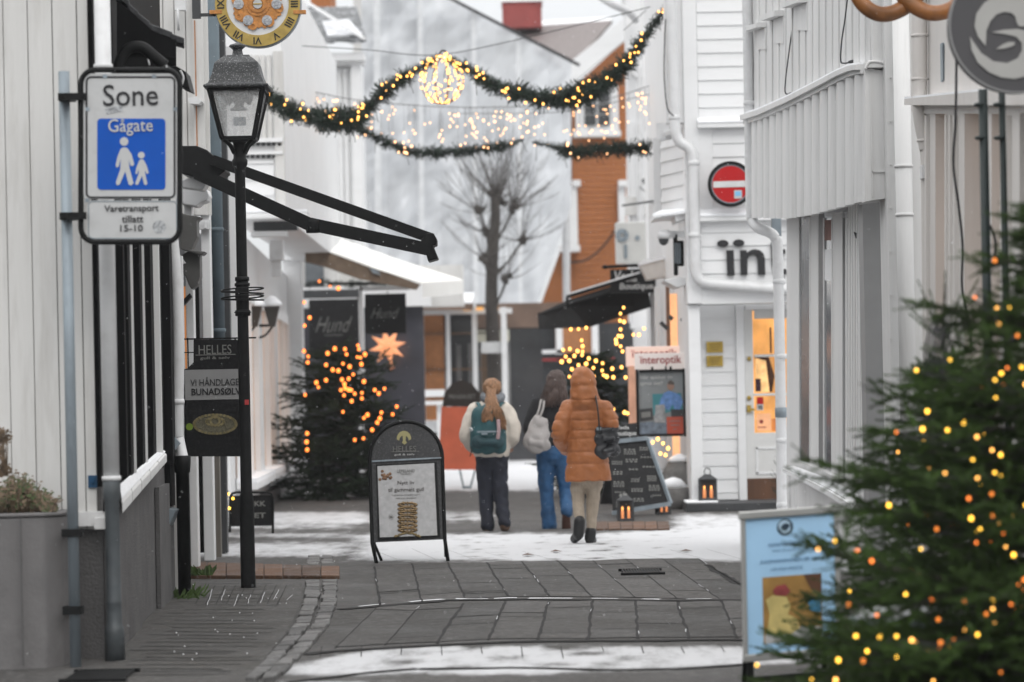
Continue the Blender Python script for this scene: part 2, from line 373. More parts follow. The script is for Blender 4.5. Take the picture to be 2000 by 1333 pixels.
m_joint = M('dark_joint', (.012,.011,.011), .9)
gm = MB(); gm.add([(-400,-40,-.012),(400,-40,-.012),(400,600,-.012),(-400,600,-.012)], [(0,1,2,3)])
tag(gm.build('ground', ground_mat('ground_stone', (.12,.118,.115), (.06,.058,.056), False)), 'grey stone ground under the pedestrian street', 'ground', kind='structure')

def sm(a, b, x):
    t = max(0, min(1, (x-a)/(b-a))); return t*t*(3-2*t)
def band(x, a, b, s): return sm(a-s, a+s, x)*(1-sm(b-s, b+s, x))
def snowval(px, py):
    v = 0.0
    # near drift along the bottom of the picture
    top = 1262+ (max(0, 820-px)/300.0)**1.5*48
    bot = 1318 - max(0, px-1050)*.045
    v = max(v, .85*band(py, top, bot, 7)*sm(470, 620, px))
    v = max(v, .70*sm(bot+8, bot+20, py)*(1-sm(700, 900, px))*sm(470, 600, px))
    # the wide white field behind the sandwich board
    v = max(v, 1.0*band(py, 1042+max(0,px-1160)*-.06, 1096, 7)*sm(640, 760, px))
    v = max(v, .55*band(py, 1010, 1088, 8)*(1-sm(660, 740, px))*(.6+.4*sin(py*.35)))
    v = max(v, .75*band(py, 1060, 1088, 6)*(1-sm(640, 700, px)))
    v = max(v, .8*band(py, 1000, 1024, 5)*(1-sm(700,760,px)))
    v = max(v, .62*band(py, 1000, 1020, 6)*sm(700,800,px)*(1-sm(920,1000,px)))
    # far white field
    v = max(v, 1.1*band(py, 830, 958, 6)*sm(700, 860, px))
    v = max(v, .7*band(py, 958, 972, 5)*(1-sm(600,690,px)))
    v = max(v, .8*band(py, 1005, 1040, 9)*sm(1290,1340,px))
    v = max(v, .8*sm(1440,1500,px)*band(py,1000,1120,10))
    # a dusting elsewhere
    return v + .04 - .16*band(py, 1104, 1255, 12)
xs = [-9+.3*i for i in range(12)]+[-5.4+.12*i for i in range(91)]+[5.52+.3*i for i in range(12)]
ys = []; y = 13.0
while y < 130: ys.append(y); y += .1 if y < 52 else .8
vs = [(x, y, 0) for y in ys for x in xs]; n = len(xs)
fs = [(j*n+i, j*n+i+1, (j+1)*n+i+1, (j+1)*n+i) for j in range(len(ys)-1) for i in range(n-1)]
me = bpy.data.meshes.new('street'); me.from_pydata(vs, [], fs)
at = me.attributes.new('snow', 'FLOAT', 'POINT')
FOOT = []
fr_ = random.Random(21)
for x0, x1_, y0, y1_ in ((.72,.2,30.5,14),(.5,-.3,33,14),(-.18,-.6,33,15),(-1.2,.6,44,15),(1.3,.4,40,16),(1.6,1.2,34,20)):
    k_ = int((y0-y1_)/.62)
    for i in range(k_):
        u_ = i/k_; FOOT.append((lerp(x0,x1_,u_)+(.10 if i % 2 else -.10)+fr_.uniform(-.04,.04), lerp(y0,y1_,u_)+fr_.uniform(-.08,.08)))
def trod(v):
    s_ = snowval(*proj(*v))
    if s_ > .3:
        for fx_, fy_ in FOOT:
            dd = ((v[0]-fx_)/.09)**2+((v[1]-fy_)/.17)**2
            if dd < 1.6: s_ -= .42*max(0, 1-dd/1.6)
        s_ -= .30*sum(math.exp(-((v[0]-(tx_+.08*sin(v[1]*.3)))/.11)**2) for tx_ in (-.55,.85))*(.5+.5*noise.noise(V(v[1]*.5, 3, 1)))
    return s_
at.data.foreach_set('value', [trod(v) for v in vs])
at2 = me.attributes.new('tint', 'FLOAT', 'POINT'); at2.data.foreach_set('value', [1.0+.25*noise.noise(V(v[0]*1.3, v[1]*.6, 2)) for v in vs])
me.materials.append(m_street); st = bpy.data.objects.new('street', me); SC.collection.objects.link(st)
tag(st, 'wet grey stone paving of the street with drifts of thin snow', 'street', kind='structure')

# joints between the long slabs: ribbons 4 mm above the paving
def ribbon(mb, pts, w, z=.0065, jag=.5):
    pts = [G(*p) for p in pts]; q = []
    for a, b in zip(pts[:-1], pts[1:]):
        k = max(2, int((b-a).length/.12))
        for i in range(k): q.append(a.lerp(b, i/k))
    q.append(pts[-1]); vs = []
    ph = random.random()*50
    for i, p in enumerate(q):
        t = (q[min(i+1,len(q)-1)]-q[max(i-1,0)]); t.z = 0; t.normalize(); nn = V(t.y, -t.x, 0)
        o = (noise.noise(V(ph, i*.35, 0))+.9*noise.noise(V(ph, i*.08, 7)))*w*1.5*jag; ww = w*(.6+.8*abs(noise.noise(V(ph+9, i*.5, 3))))/2*1.6
        p = p+nn*o; p.z = z; vs += [p-nn*ww, p+nn*ww]
    mb.add(vs, [(2*i, 2*i+1, 2*i+3, 2*i+2) for i in range(len(q)-1)])
jd, js = MB(), MB()
near = [((745,1180),(655,1268)),((820,1184),(753,1262)),((906,1180),(852,1258)),((988,1176),(951,1252)),((1072,1177),(1049,1251)),((1158,1174),(1149,1251)),((1241,1175),(1247,1249)),((1324,1177),(1346,1249)),((1408,1174),(1440,1248)),((1490,1172),(1540,1246))]
for i, (a, b) in enumerate(near): ribbon(jd, [a, b], (.015 if i > 1 else .007))
mid = [((742,1184),(731,1108)),((824,1178),(805,1102)),((908,1170),(876,1100)),((992,1166),(950,1100)),((1074,1166),(1020,1098)),((1157,1167),(1088,1096)),((1240,1168),(1158,1096)),((1323,1170),(1222,1093)),((1405,1172),(1292,1092)),((1490,1172),(1362,1092))]
SLAB = []
def slab_rows(lines, k):
    for (a0, b0), (a1, b1) in zip(lines[:-1], lines[1:]):
        cuts = [0]+sorted(random.uniform(.1,.9) for _ in range(k))+[1]
        for c0, c1 in zip(cuts[:-1], cuts[1:]):
            q = [G(*a0).lerp(G(*b0), c0), G(*a1).lerp(G(*b1), c0), G(*a1).lerp(G(*b1), c1), G(*a0).lerp(G(*b0), c1)]
            h = .003+random.uniform(0,.002); SLAB.append(([V(p.x, p.y, h) for p in q], random.uniform(.72, 1.30)))
            if c0 > 0: ribbon(jd, [proj(*q[0]), proj(*q[1])], .02, .0065, .6)
slab_rows([(a, (a[0]*.02+b[0]*.98, b[1]-3)) for a, b in near], 2); slab_rows(mid, 3)
for i, (a, b) in enumerate(near[1:]+mid):
    for _ in range(random.choice((0,1,1,2))):
        u = random.uniform(0,.9); e = random.uniform(.03,.10); p = (lerp(a[0],b[0],u), lerp(a[1],b[1],u)); q = (lerp(a[0],b[0],u+e), lerp(a[1],b[1],u+e)); ribbon(js, [p, q], .0022, .0075, 3)
mb = MB()
for q, _ in SLAB: mb.add(q, [(0,1,2,3)])
so = mb.build('paving_slabs', m_street, fix=False); ta_ = so.data.attributes.new('tint', 'FLOAT', 'FACE'); ta_.data.foreach_set('value', [t for _, t in SLAB])
tag(so, 'damp grey stone slabs of varied tone across the street', 'paving', kind='structure')
for i, (a, b) in enumerate(mid): ribbon(jd, [a, b], .013 if i < 6 else .009)
for k in range(11):
    x = 700+k*75; ribbon(jd, [(x, 1094), (x-40-k*3, 1072+random.uniform(0,12))], .003)
for k in range(12):
    x = 640+k*78; ribbon(jd, [(x-12, 1264), (x-14+k*1, 1274+random.uniform(0,16))], .004)
ribbon(jd, [(664,1192),(760,1184),(870,1174),(1060,1172),(1250,1174),(1450,1174),(1560,1172)], .10)
ribbon(jd, [(596,1280),(700,1270),(860,1260),(1050,1254),(1300,1252),(1560,1250)], .09)
ribbon(jd, [(820,1308),(1000,1306),(1200,1310),(1330,1308),(1480,1298)], .06)
ribbon(jd, [(560,1335),(700,1318),(820,1308)], .05)
for a_, b_, w_ in (((700,1186),(752,1181),.025),((800,1177),(868,1172),.045),((890,1171),(955,1170.5),.06),((965,1170.5),(1010,1169.5),.05),((1035,1169.5),(1120,1169.5),.045),((1160,1170),(1205,1171),.03),((1255,1171.5),(1290,1172),.03),((1340,1172),(1390,1171.5),.02)): ribbon(js, [a_, b_], w_, .0055, 1.2)
ribbon(jd, [(1380,1105),(1405,1122),(1440,1140),(1500,1150)], .05)
tag(jd.build('paving_joints', m_joint, fix=False), 'dark cracked joints between the long street slabs', 'paving', kind='structure')
tag(js.build('snow_in_joints', m_snow, fix=False), 'thin line of snow lying in a joint of the street slabs', 'snow', kind='structure')

# left pavement: dark bricks, two rows of granite setts and an ochre cross band
def strip_quads(mb, path_a, path_b, gapu, z0, z1, rows, step):
    pa = [G(*p) for p in smooth_path([(x, y, 0) for x, y in path_a], 12) for p in [(p.x, p.y)]]
    pb = [G(*p) for p in smooth_path([(x, y, 0) for x, y in path_b], 12) for p in [(p.x, p.y)]]
    L = [0]
    for i in range(len(pa)-1): L.append(L[-1]+(pa[i+1]-pa[i]).length)
    def at(path, l):
        for i in range(len(L)-1):
            if L[i+1] >= l: return path[i].lerp(path[i+1], (l-L[i])/max(1e-6, L[i+1]-L[i]))
        return path[-1]
    for r in range(rows):
        l = random.random()*step*.3
        while l < L[-1]-step*.5:
            s = step*random.uniform(.75, 1.25); l1 = min(L[-1], l+s-gapu)
            a0, a1, b0, b1 = at(pa, l), at(pa, l1), at(pb, l), at(pb, l1)
            u0, u1 = r/rows+.05, (r+1)/rows-.05
            jj = lambda: V(random.uniform(-.012,.012), random.uniform(-.03,.03), 0)
            c = [a0.lerp(b0, u0)+jj(), a0.lerp(b0, u1)+jj(), a1.lerp(b1, u1)+jj(), a1.lerp(b1, u0)+jj()]
            zz = z1*random.uniform(.6, 1.1)
            mb.hexa([V(p.x, p.y, z0) for p in c], [V(p.x, p.y, zz) for p in c]); l += s
mb = MB(); pvl = MB()
edgeL = [(470,1335),(520,1290),(566,1235),(590,1180),(594,1140)]; edgeR = [(540,1335),(590,1285),(640,1230),(660,1180),(662,1138)]
strip_quads(mb, edgeL, edgeR, .035, -.01, .032, 2, .36)
strip_quads(mb, [(597,1104),(600,1084)], [(655,1103),(651,1084)], .06, -.01, .012, 2, .4)
tag(settint(mb.build('sett_gutter', m_kerb, bevel=.008), .6, 1.35), 'double row of rough granite setts curving along the left pavement', 'gutter', kind='structure')
pv = MB()
quad = [(60,1345),(500,1345),(516,1290),(562,1235),(587,1180),(591,1138),(340,1138),(220,1300)]
pv.add([V(g.x, g.y, .004) for g in [G(*p) for p in quad]], [tuple(range(len(quad)))])
tag(settint(pv.build('pavement', m_pave)), 'dark worn brick pavement along the white plank house', 'pavement', kind='structure')
pj = MB()
for k in range(26):
    yy = 1142+k*7.2+random.uniform(-1,1); x0 = 350-(yy-1142)*.8; x1 = 590 - max(0, (yy-1180))*.62
    if x1-x0 > 30: ribbon(pj, [(x0+4+random.uniform(0,60), yy), (x1-4-random.uniform(0,80), yy+random.uniform(-3,3))], .022, .008, 1.5)
for k in range(9):
    x = 400+k*20; ribbon(pj, [(x, 1145), (x-18, 1182)], .004, .008)
tag(pj.build('pavement_joints', m_joint, fix=False), 'sunken joints of the dark brick pavement', 'pavement', kind='structure')
ps = MB()
for k in range(7):
    x = 415+k*26; ribbon(ps, [(x-random.uniform(0,4), 1154+random.uniform(0,12)), (x-10, 1174+random.uniform(0,14))], .0022, .011, 2)
for k in range(34):
    g = G(random.uniform(330,560), random.uniform(1140,1300)); r = random.uniform(.0015,.005)
    ps.ell((g.x, g.y, .012), (r, r*2, .004), 6, 4)
tag(ps.build('snow_specks', m_snow, fix=False), 'specks and lines of snow on the dark brick pavement', 'snow', kind='structure')
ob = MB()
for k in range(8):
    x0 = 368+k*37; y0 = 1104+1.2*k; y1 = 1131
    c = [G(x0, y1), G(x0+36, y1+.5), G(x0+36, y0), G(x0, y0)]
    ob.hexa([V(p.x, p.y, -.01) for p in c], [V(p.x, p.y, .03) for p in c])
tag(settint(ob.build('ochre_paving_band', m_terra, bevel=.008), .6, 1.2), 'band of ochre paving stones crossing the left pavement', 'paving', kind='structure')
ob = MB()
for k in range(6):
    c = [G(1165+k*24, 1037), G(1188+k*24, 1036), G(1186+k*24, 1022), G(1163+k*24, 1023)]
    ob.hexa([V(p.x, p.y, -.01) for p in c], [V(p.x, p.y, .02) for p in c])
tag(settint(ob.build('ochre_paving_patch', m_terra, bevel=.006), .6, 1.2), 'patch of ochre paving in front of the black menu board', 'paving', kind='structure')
def grate(px0, px1, py, name, label, along=22):
    a, b = G(px0, py), G(px1, py); t = thing(name, label, 'drain', ((a.x+b.x)/2, a.y, 0))
    f = MB(); f.box(a.x, b.x, a.y-.28, a.y+.28, .004, .010); f.build('backing', m_joint, t)
    g = MB(); k = 14
    for i in range(k):
        x = lerp(a.x, b.x, (i+.5)/k); w = (b.x-a.x)/k*.28; g.box(x-w, x+w, a.y-.26, a.y+.26, .010, .022)
    g.box(a.x-.02, b.x+.02, a.y-.30, a.y-.26, .005, .024); g.box(a.x-.02, b.x+.02, a.y+.26, a.y+.30, .005, .024)
    g.build('bars', m_black, t)
grate(1215, 1292, 1121, 'drain_grate', 'narrow drain grate set in the slabs before the white snow field')
grate(138, 250, 1326, 'drain_grate', 'rusty drain grate at the foot of the sign pole')
# fallen leaves
for i, (x, y, lab) in enumerate([(1030,1087,'tiny brown leaf in the snow nearest the sandwich board'),(1085,1080,'tiny brown leaf in the snow just behind the walking woman in orange'),(1340,1079,'largest brown leaf lying on the snow left of the blue poster stand')]):
    g = G(x, y); lf = MB(); lf.add([(g.x-.05,g.y,.012),(g.x,g.y-.08,.02),(g.x+.06,g.y+.02,.012),(g.x,g.y+.09,.025)], [(0,1,2,3)]); lf.add([(g.x-.05,g.y,.010),(g.x,g.y-.08,.018),(g.x+.06,g.y+.02,.010),(g.x,g.y+.09,.023)], [(3,2,1,0)])
    tag(lf.build('fallen_leaf', m_brown), lab, 'leaf', 'fallen leaves on the snow')
# ------------------------------------------------------------------ left side: white plank house
A_ = (-2.36, 17.6); B_ = (-2.60, 23.2)
hs = thing('plank_house', 'white vertical plank house with grey plinth and black shop windows behind the zone sign', 'house', (-3.2, 19, 0))
mb = MB(); fx0 = P(-900, 500, 17.6).x
wallslab(mb, (fx0, 17.6), (A_[0]-.03, 17.6), .72, 5.2, .2, (0,-1))
planks(mb, (fx0+.02, 17.6), (A_[0]-.028, 17.6), .74, 5.2, .1405, .006, .022, (0,-1))
mb.build('front_wall', m_cream, hs)
mb = MB(); mb.pbox(146, 1000, 206, 1028, 17.52, .06); mb.pbox(184, 1012, 204, 1034, 17.47, .05); mb.build('drip_board', m_white, hs)
mb = MB(); wallslab(mb, (fx0, 17.62), (A_[0]-.005, 17.62), -.02, .73, .25, (0,-1)); mb.build('front_plinth', m_found, hs)
mb = MB()      # side plinth with shallow buttresses
wallslab(mb, A_, B_, -.02, .98, .4, (1, .04)); 
for t0, t1 in ((0.0,.42),(.72,.985)):
    a = (lerp(A_[0],B_[0],t0), lerp(A_[1],B_[1],t0)); b = (lerp(A_[0],B_[0],t1), lerp(A_[1],B_[1],t1))
    wallslab(mb, (a[0]+.035, a[1]), (b[0]+.035, b[1]), -.02, .86, .03, (1,.04))
mb.build('side_plinth', m_found, hs)
def sw(t, out): return (lerp(A_[0],B_[0],t)+out, lerp(A_[1],B_[1],t))
mb = MB(); wallslab(mb, sw(0,0), sw(1,0), .98, 5.2, .3, (1,.04)); mb.build('side_wall', m_blackwood, hs)
mb = MB(); wallslab(mb, sw(.05,.006), sw(.95,.006), 1.04, 2.95, .01, (1,.04)); mb.build('window_glass', m_glass_b, hs)
mb = MB()
for t, w, o in ((.10,.06,.05),(.22,.10,.045),(.26,.2,.054),(.43,.2,.054),(.60,.25,.054),(.74,.14,.06),(.9,.3,.07)):
    a, b = sw(t, o), sw(t+w/5.6, o); wallslab(mb, a, b, 1.0, 3.1, .06, (1,.04))
wallslab(mb, sw(.03,.05), sw(.97,.05), 2.95, 3.25, .06, (1,.04))
mb.build('window_frame', m_blackwood, hs)
for t, o, w in ((.298,.066,.04),(.468,.066,.04),(.648,.092,.08)):
    mb = MB(); a, b = sw(t, o), sw(t+w/5.6, o); wallslab(mb, a, b, 1.02, 3.0, .07, (1,.04)); mb.build('mullion', m_white, hs)
mb = MB()      # sloping sill with a lid of snow, in lengths
q0 = [P(233,947,18.3), P(312,880,21.6), P(326,886,21.4), P(239,984,18.15)]
for i in range(5):
    u0, u1 = i/5, (i+1)/5-.006; c = [q0[0].lerp(q0[1],u0), q0[0].lerp(q0[1],u1), q0[3].lerp(q0[2],u1), q0[3].lerp(q0[2],u0)]
    mb.hexa([v-V(0,0,.06) for v in c], c)
sl_ = mb.build('window_sill', m_white, hs, bevel=.006)
mb = MB(); c = [q0[0].lerp(q0[3],.1)+V(0,0,.002), q0[1].lerp(q0[2],.1)+V(0,0,.002), q0[1].lerp(q0[2],.8)+V(0,0,.002), q0[0].lerp(q0[3],.8)+V(0,0,.002)]; mb.hexa(c, [v+V(0,0,.012) for v in c]); mb.build('snow_lid', m_snow, sl_, bevel=.005)
mb = MB(); mb.pbox(300, 905, 333, 990, 22.7, .3); mb.build('basement_hatch', m_blackwood, hs)
mb = MB(); mb.pprism([(314,992),(343,997),(328,1030),(312,1006)], 22.6, .35); mb.build('hatch_sill', m_galv, hs)
# black strip put in as the shade of the corner gap, and white far corner
mb = MB(); mb.pbox(191, -40, 200, 1000, 17.5, .06); mb.build('corner_shade_strip', m_blackwood, hs)
mb = MB(); mb.pbox(328, 430, 346, 905, 23.25, .12); mb.pbox(336, 900, 346, 1168, 23.25, .1); mb.build('corner_board', m_cream, hs)
# white pipe: sits just outside the corner
mb = MB(); q = P(213, 700, 17.4); mb.tube([V(q.x, q.y, z) for z in (1.02, 4.2)], .046, 16)
for py in (935, 130): z = P(213, py, 17.4).z; mb.lathe(q.x, q.y, [(.047,z-.012),(.055,z-.01),(.055,z+.012),(.047,z+.014)], 16)
dp = mb.build('downpipe', m_pipe, hs)
mb = MB(); mb.lathe(q.x, q.y, [(.04,.0),(.058,0),(.056,.16),(.052,.19),(.045,.20),(.043,.32),(.046,.33),(.043,.34),(.041,.9),(.05,.92),(.05,1.04),(.046,1.045)], 18); mb.build('iron_shoe', m_greypipe, dp)
# second pipe at the far corner
mb = MB()
mb.tube(smooth_path([P(330,400,23.0), P(346,560,23.0), P(349,700,23.0), P(347,835,23.0), P(350,862,23.0), P(360,908,22.9)], 6), .042, 14)
z = P(347,785,23).z; mb.lathe(P(347,785,23).x, 23.0, [(.043,z-.02),(.052,z-.015),(.052,z+.015),(.043,z+.02)], 14)
dp = mb.build('downpipe', m_pipe, hs)
mb = MB(); q = G(361, 1168); mb.lathe(q.x, q.y, [(.048,0),(.048,.93),(.058,.935),(.064,1.0),(.066,1.055),(.05,1.06)], 16); mb.build('iron_shoe', m_black, dp)
mb = MB(); mb.pprism([(339,853),(352,866),(341,880),(336,876)], 22.85, .05); mb.build('pipe_bracket', m_galv, dp)
mb = MB(); mb.pbox(172, 929, 189, 953, 17.56, .02); mb.pbox(176, 933, 185, 944, 17.55, .01); mb.build('blue_wall_tag', M('petrol_blue', (.004,.055,.13), .5), hs)
# tiled lean-to roof over the shop windows
mb = MB(); CD = 18.5
prof = [(228,-20),(250,2),(268,22),(290,43),(312,53),(334,63),(357,73)]
def taper(pts, dep):        # prism whose far end keeps to the line of the wall
    k = (CD+dep)/CD; return [P(x, y, CD) for x, y in pts], [V(P(x,y,CD).x*k, CD+dep, P(x,y,CD).z) for x, y in pts]
for i in range(len(prof)-1):
    (x0,y0),(x1,y1) = prof[i], prof[i+1]; r = 1.5*(i % 2)
    for d0 in (0.0, .26):
        A1 = [P(x, y, CD+d0) for x, y in ((x0-2,y0+14+r),(x1+3,y1+13+r),(x1+3,y1+r),(x0-2,y0+r))]
        mb.hexa(A1, [V(v.x*(1+.24/CD), v.y+.24, v.z) for v in A1])
mb.build('tiled_canopy', m_tile, hs, bevel=.006)
mb = MB(); mb.hexa(*taper([(228,0),(262,28),(300,62),(344,78),(344,112),(228,112)], .5)); mb.build('canopy_soffit', m_blackwood, hs)
mb = MB()
for x, y0, y1 in ((262,60,80),(286,55,95),(271,48,98),(309,70,100)): mb.pbox(x, y0, x+1.2, y1, 18.53, .02)
mb.build('water_streaks', m_galv, hs)
mb = MB()
mb.tube(smooth_path([P(228,140,18.3), P(246,100,18.3), P(275,92,18.3), P(300,110,18.3), P(322,128,18.3)], 5), .035, 10); mb.pprism([(228,100),(268,84),(300,110),(326,126),(330,150),(228,150)], 18.5, .5)
aw = mb.build('folded_awning', m_black, hs)
mb = MB(); mb.pprism([(322,112),(342,128),(362,140),(371,176),(352,168),(344,150),(330,140)], 19.2, .3); mb.pprism([(343,158),(352,166),(340,262),(336,300),(334,220)], 19.2, .15); mb.build('flap', m_black, aw)
mb = MB(); mb.tube(smooth_path([P(268,82,18.48), P(284,100,18.48), P(292,128,18.48)], 5), .006, 6); mb.tube(smooth_path([P(296,108,18.46), P(318,116,18.46), P(326,134,18.46)], 5), .006, 6); mb.tube(smooth_path([P(352,138,19.15), P(358,152,19.15), P(354,168,19.15)],5), .008, 6); mb.build('pale_fold_edge', m_pipe, aw)  # pale tubes along the folds of the awning

# concrete planter with faded heather
mb = MB(); c = P(-300, 1000, 17.9); topz = P(60, 1010, 17.0).z
vs = []; R = (P(150,1010,17.3).x-P(-300,1010,17.3).x); k = 40
pts = []
for i in range(k+1):
    a = radians(-92+ i*92/k*1.0); x = c.x+R*cos(a) if False else None
# plan outline: straight towards the left, rounded at the corner by the house
plan = [P(-700,1200,16.95), P(20,1200,16.95), P(90,1200,17.0), P(125,1200,17.12), P(140,1200,17.32), P(143,1200,17.56), P(-700,1200,17.56)]
mb.hexa([V(p.x,p.y,-.02) for p in plan], [V(p.x,p.y,topz) for p in plan])
pl = thing('concrete_planter', 'curved grey concrete planter at the foot of the plank house', 'planter', (P(20,1200,17.2).x, 17.2, 0))
mb.build('planter_wall', m_conc, pl, bevel=.015)
mb = MB(); plan2 = [P(-700,1200,16.94), P(20,1200,16.94), P(92,1200,16.99), P(128,1200,17.11), P(144,1200,17.32), P(147,1200,17.56), P(-700,1200,17.56)]
mb.hexa([V(p.x,p.y,topz+.001) for p in plan2], [V(p.x,p.y,topz+.02) for p in plan2]); mb.build('planter_rim', m_conc, pl, bevel=.008)
mb = MB(); mb.pbox(41, 1012, 44, 1300, 16.93, .012); mb.build('form_seam', m_found, pl)
mb, mg = MB(), MB()
for i in range(420):
    x = random.gauss(30, 40); hgt = random.uniform(15, 75)*(1-min(1, abs(x-35)/85))+12
    b = P(min(x,96), 1006, random.uniform(17.05, 17.5)); b.z = topz
    t = b+V(random.uniform(-.06,.06), random.uniform(-.05,.05), hgt/350.)
    (mb if random.random() < .75 else mg).tube([b, (b+t)/2+V(random.uniform(-.015,.015),0,0), t], [.003,.0025,.002], 4)
    for j in range(7):
        q = b.lerp(t, random.uniform(.35,1.05)); s = random.uniform(.006,.014)
        o = V(random.uniform(-.015,.015), random.uniform(-.01,.01), random.uniform(-.005,.012))
        (mb if random.random() < .7 else mg).add([q+o+V(-s,0,0), q+o+V(0,s*.5,s*.6), q+o+V(s,0,0), q+o+V(0,-s*.5,-s*.4)], [(0,1,2,3)])
for i in range(60):
    b = P(random.uniform(-8,14), 930, 17.1); t = P(random.uniform(-10,16), random.choice([845,858,915,925])+random.uniform(-6,6), 17.1)
    mb.tube([b, t], [.003,.002], 4)
    for j in range(5):
        q = t+V(random.uniform(-.02,.02),0,random.uniform(-.02,.02)); s = .01; mb.add([q+V(-s,0,0), q+V(0,s*.5,s*.6), q+V(s,0,0), q+V(0,-s*.5,-s*.4)], [(0,1,2,3)])
hp = thing('heather_plant', 'faded brown heather growing in the concrete planter', 'plant', (P(30,1006,17.2).x, 17.2, topz))
mb.build('dry_sprigs', m_heather, hp, fix=False); mg.build('green_sprigs', m_heather_g, hp, fix=False)
# weeds by the second pipe
mb = MB()
for i in range(90):
    g = G(random.gauss(362,16), random.uniform(1158,1172)); h = random.uniform(.02,.09); a = random.uniform(-.05,.05)
    mb.add([g+V(-.008,0,0), g+V(.008,0,0), g+V(a+.012,0,h*.7), g+V(a*1.5,0.01,h)], [(0,1,2,3)])
tag(mb.build('weed_tuft', m_leaf, fix=False), 'green weeds around the foot of the black drain pipe', 'weeds')
mb = MB()
for i in range(40):
    g = G(random.gauss(388,9), 1131); h = random.uniform(.04,.13); a = random.uniform(-.07,.07)
    mb.add([g+V(-.006,0,0), g+V(.006,0,0), g+V(a+.02,0,h*.7), g+V(a*1.5,0.01,h), g+V(a-.012,0,h*.75)], [(0,1,2,3,4)])
tag(mb.build('weed_tuft', m_leaf, fix=False), 'small weed growing on the ochre paving band', 'weeds')

# ------------------------------------------------------------------ zone sign
ZD = 17.05
zs = thing('zone_sign', 'pedestrian zone sign with blue panel in a black tube frame on a galvanised pole', 'sign', G(148,1303))
g = G(148,1303); zt = P(128,140,g.y).z
mb = MB(); mb.tube([V(g.x,g.y,0), V(g.x,g.y,zt)], .031, 18); mb.build('pole', m_galv, zs)
def rrect(x0, y0, x1, y1, r, n=6):
    o = []
    for cx, cy, a0 in ((x1-r,y0+r,0),(x0+r,y0+r,90),(x0+r,y1-r,180),(x1-r,y1-r,270)):
        for i in range(n+1):
            a = radians(a0+90*i/n); o.append((cx+r*cos(a), cy-r*sin(a)))
    return o
fd = g.y-.07
tilt = lambda pts: [(x+(y-300)*.02, y-(x-256)*.003) for x, y in pts]
mb = MB(); mb.tube([P(x, y, fd) for x, y in rrect(158,137,351,473,28)], .0155, 10, closed=True); mb.build('frame', m_black, zs)
for x0, y0, x1, y1 in ((113,182,166,196),(116,415,168,429)):
    mb = MB(); mb.pbox(x0, y0, x1, y1, fd-.035, .02); mb.pbox(x0, y0, x0+30, y1, fd-.02, .12); mb.pbox(x0+8, y0+4, x0+14, y1-4, fd-.04, .01); mb.build('clamp', m_black, zs)
for x0, y0, x1, y1 in ((120,1034,160,1049),(122,1185,160,1201)):
    mb = MB(); mb.pbox(x0, y0, x1, y1, g.y-.045, .09); mb.pbox(x0, y0+4, x0+12, y1-4, g.y-.03, .4); mb.build('clamp', m_black, zs)
mb = MB(); mb.pprism(rrect(163,144,346,389,10), fd-.004, .012); up = mb.build('upper_plate', m_white_sign, zs)
mb = MB(); mb.tube([P(x, y, fd-.006) for x, y in rrect(169,151,341,386,9)], .0055, 6, closed=True, flat=.4); mb.build('border', m_letter_b, up)
mb = MB(); mb.pprism(rrect(190,232,323,371,7), fd-.007, .004); bp = mb.build('blue_panel', m_blue, up)
text('Sone', 255, 186, fd-.006, 42, m_letter_b, up, wpx=107, off=.004)
text('Gågate', 255, 249, fd-.0095, 33, m_white_sign, bp, wpx=87, off=.003)
zz = lambda pts: [(130+x/3.508, 110+y/3.508) for x, y in pts]
mb = MB()
cxy = zz([(394,585)])[0]; mb.disc(cxy[0], cxy[1], 8.3, fd-.0095, .003, 20)
mb.pprism(zz([(370,637),(385,626),(405,626),(420,635),(445,672),(463,742),(452,755),(437,748),(427,705),(430,765),(459,870),(442,888),(426,880),(402,790),(365,878),(346,886),(337,868),(368,775),(372,700),(357,756),(343,764),(336,748),(350,685)]), fd-.0095, .003)
cxy = zz([(512,679)])[0]; mb.disc(cxy[0], cxy[1], 6.6, fd-.0095, .003, 20)
mb.pprism(zz([(498,716),(508,707),(520,707),(530,714),(550,752),(563,800),(550,809),(538,785),(536,795),(553,872),(543,885),(531,876),(517,820),(490,880),(475,883),(471,868),(495,805),(492,772),(484,808),(471,805),(478,765)]), fd-.0095, .003)
mb.build('pedestrian_symbol', m_white_sign, bp)
mb = MB(); mb.pprism(rrect(170,392,348,469,10), fd-.004, .012); lp = mb.build('lower_plate', m_white_sign, zs)
mb = MB(); mb.tube([P(x, y, fd-.005) for x, y in rrect(173,394,345,466,8)], .003, 6, closed=True, flat=.4); mb.build('border', m_galv, lp)
text('Varetransport', 257, 409, fd-.006, 17, m_letter_b, lp, wpx=106, off=.006)
text('tillatt', 259, 428, fd-.006, 14, m_letter_b, lp, wpx=42, off=.006)
text('15-10', 257, 446, fd-.006, 12.5, m_letter_b, lp, wpx=44, off=.006)
mb = MB(); mb.pprism([(205,213),(238,206),(240,218),(208,224)], fd-.006, .002); mb.disc(311, 444, 13, fd-.006, .002, 24); mb.build('worn_sticker', M('worn_sticker_foil', (.32,.33,.34), .5, var=.6, scale=70), zs)
mb = MB()
for x, y in ((205,150),(301,150),(171,214),(342,214),(170,392),(348,392)): mb.pbox(x-4, y-4, x+4, y+3, fd-.008, .015)
mb.build('fastening_clip', m_galv, zs)

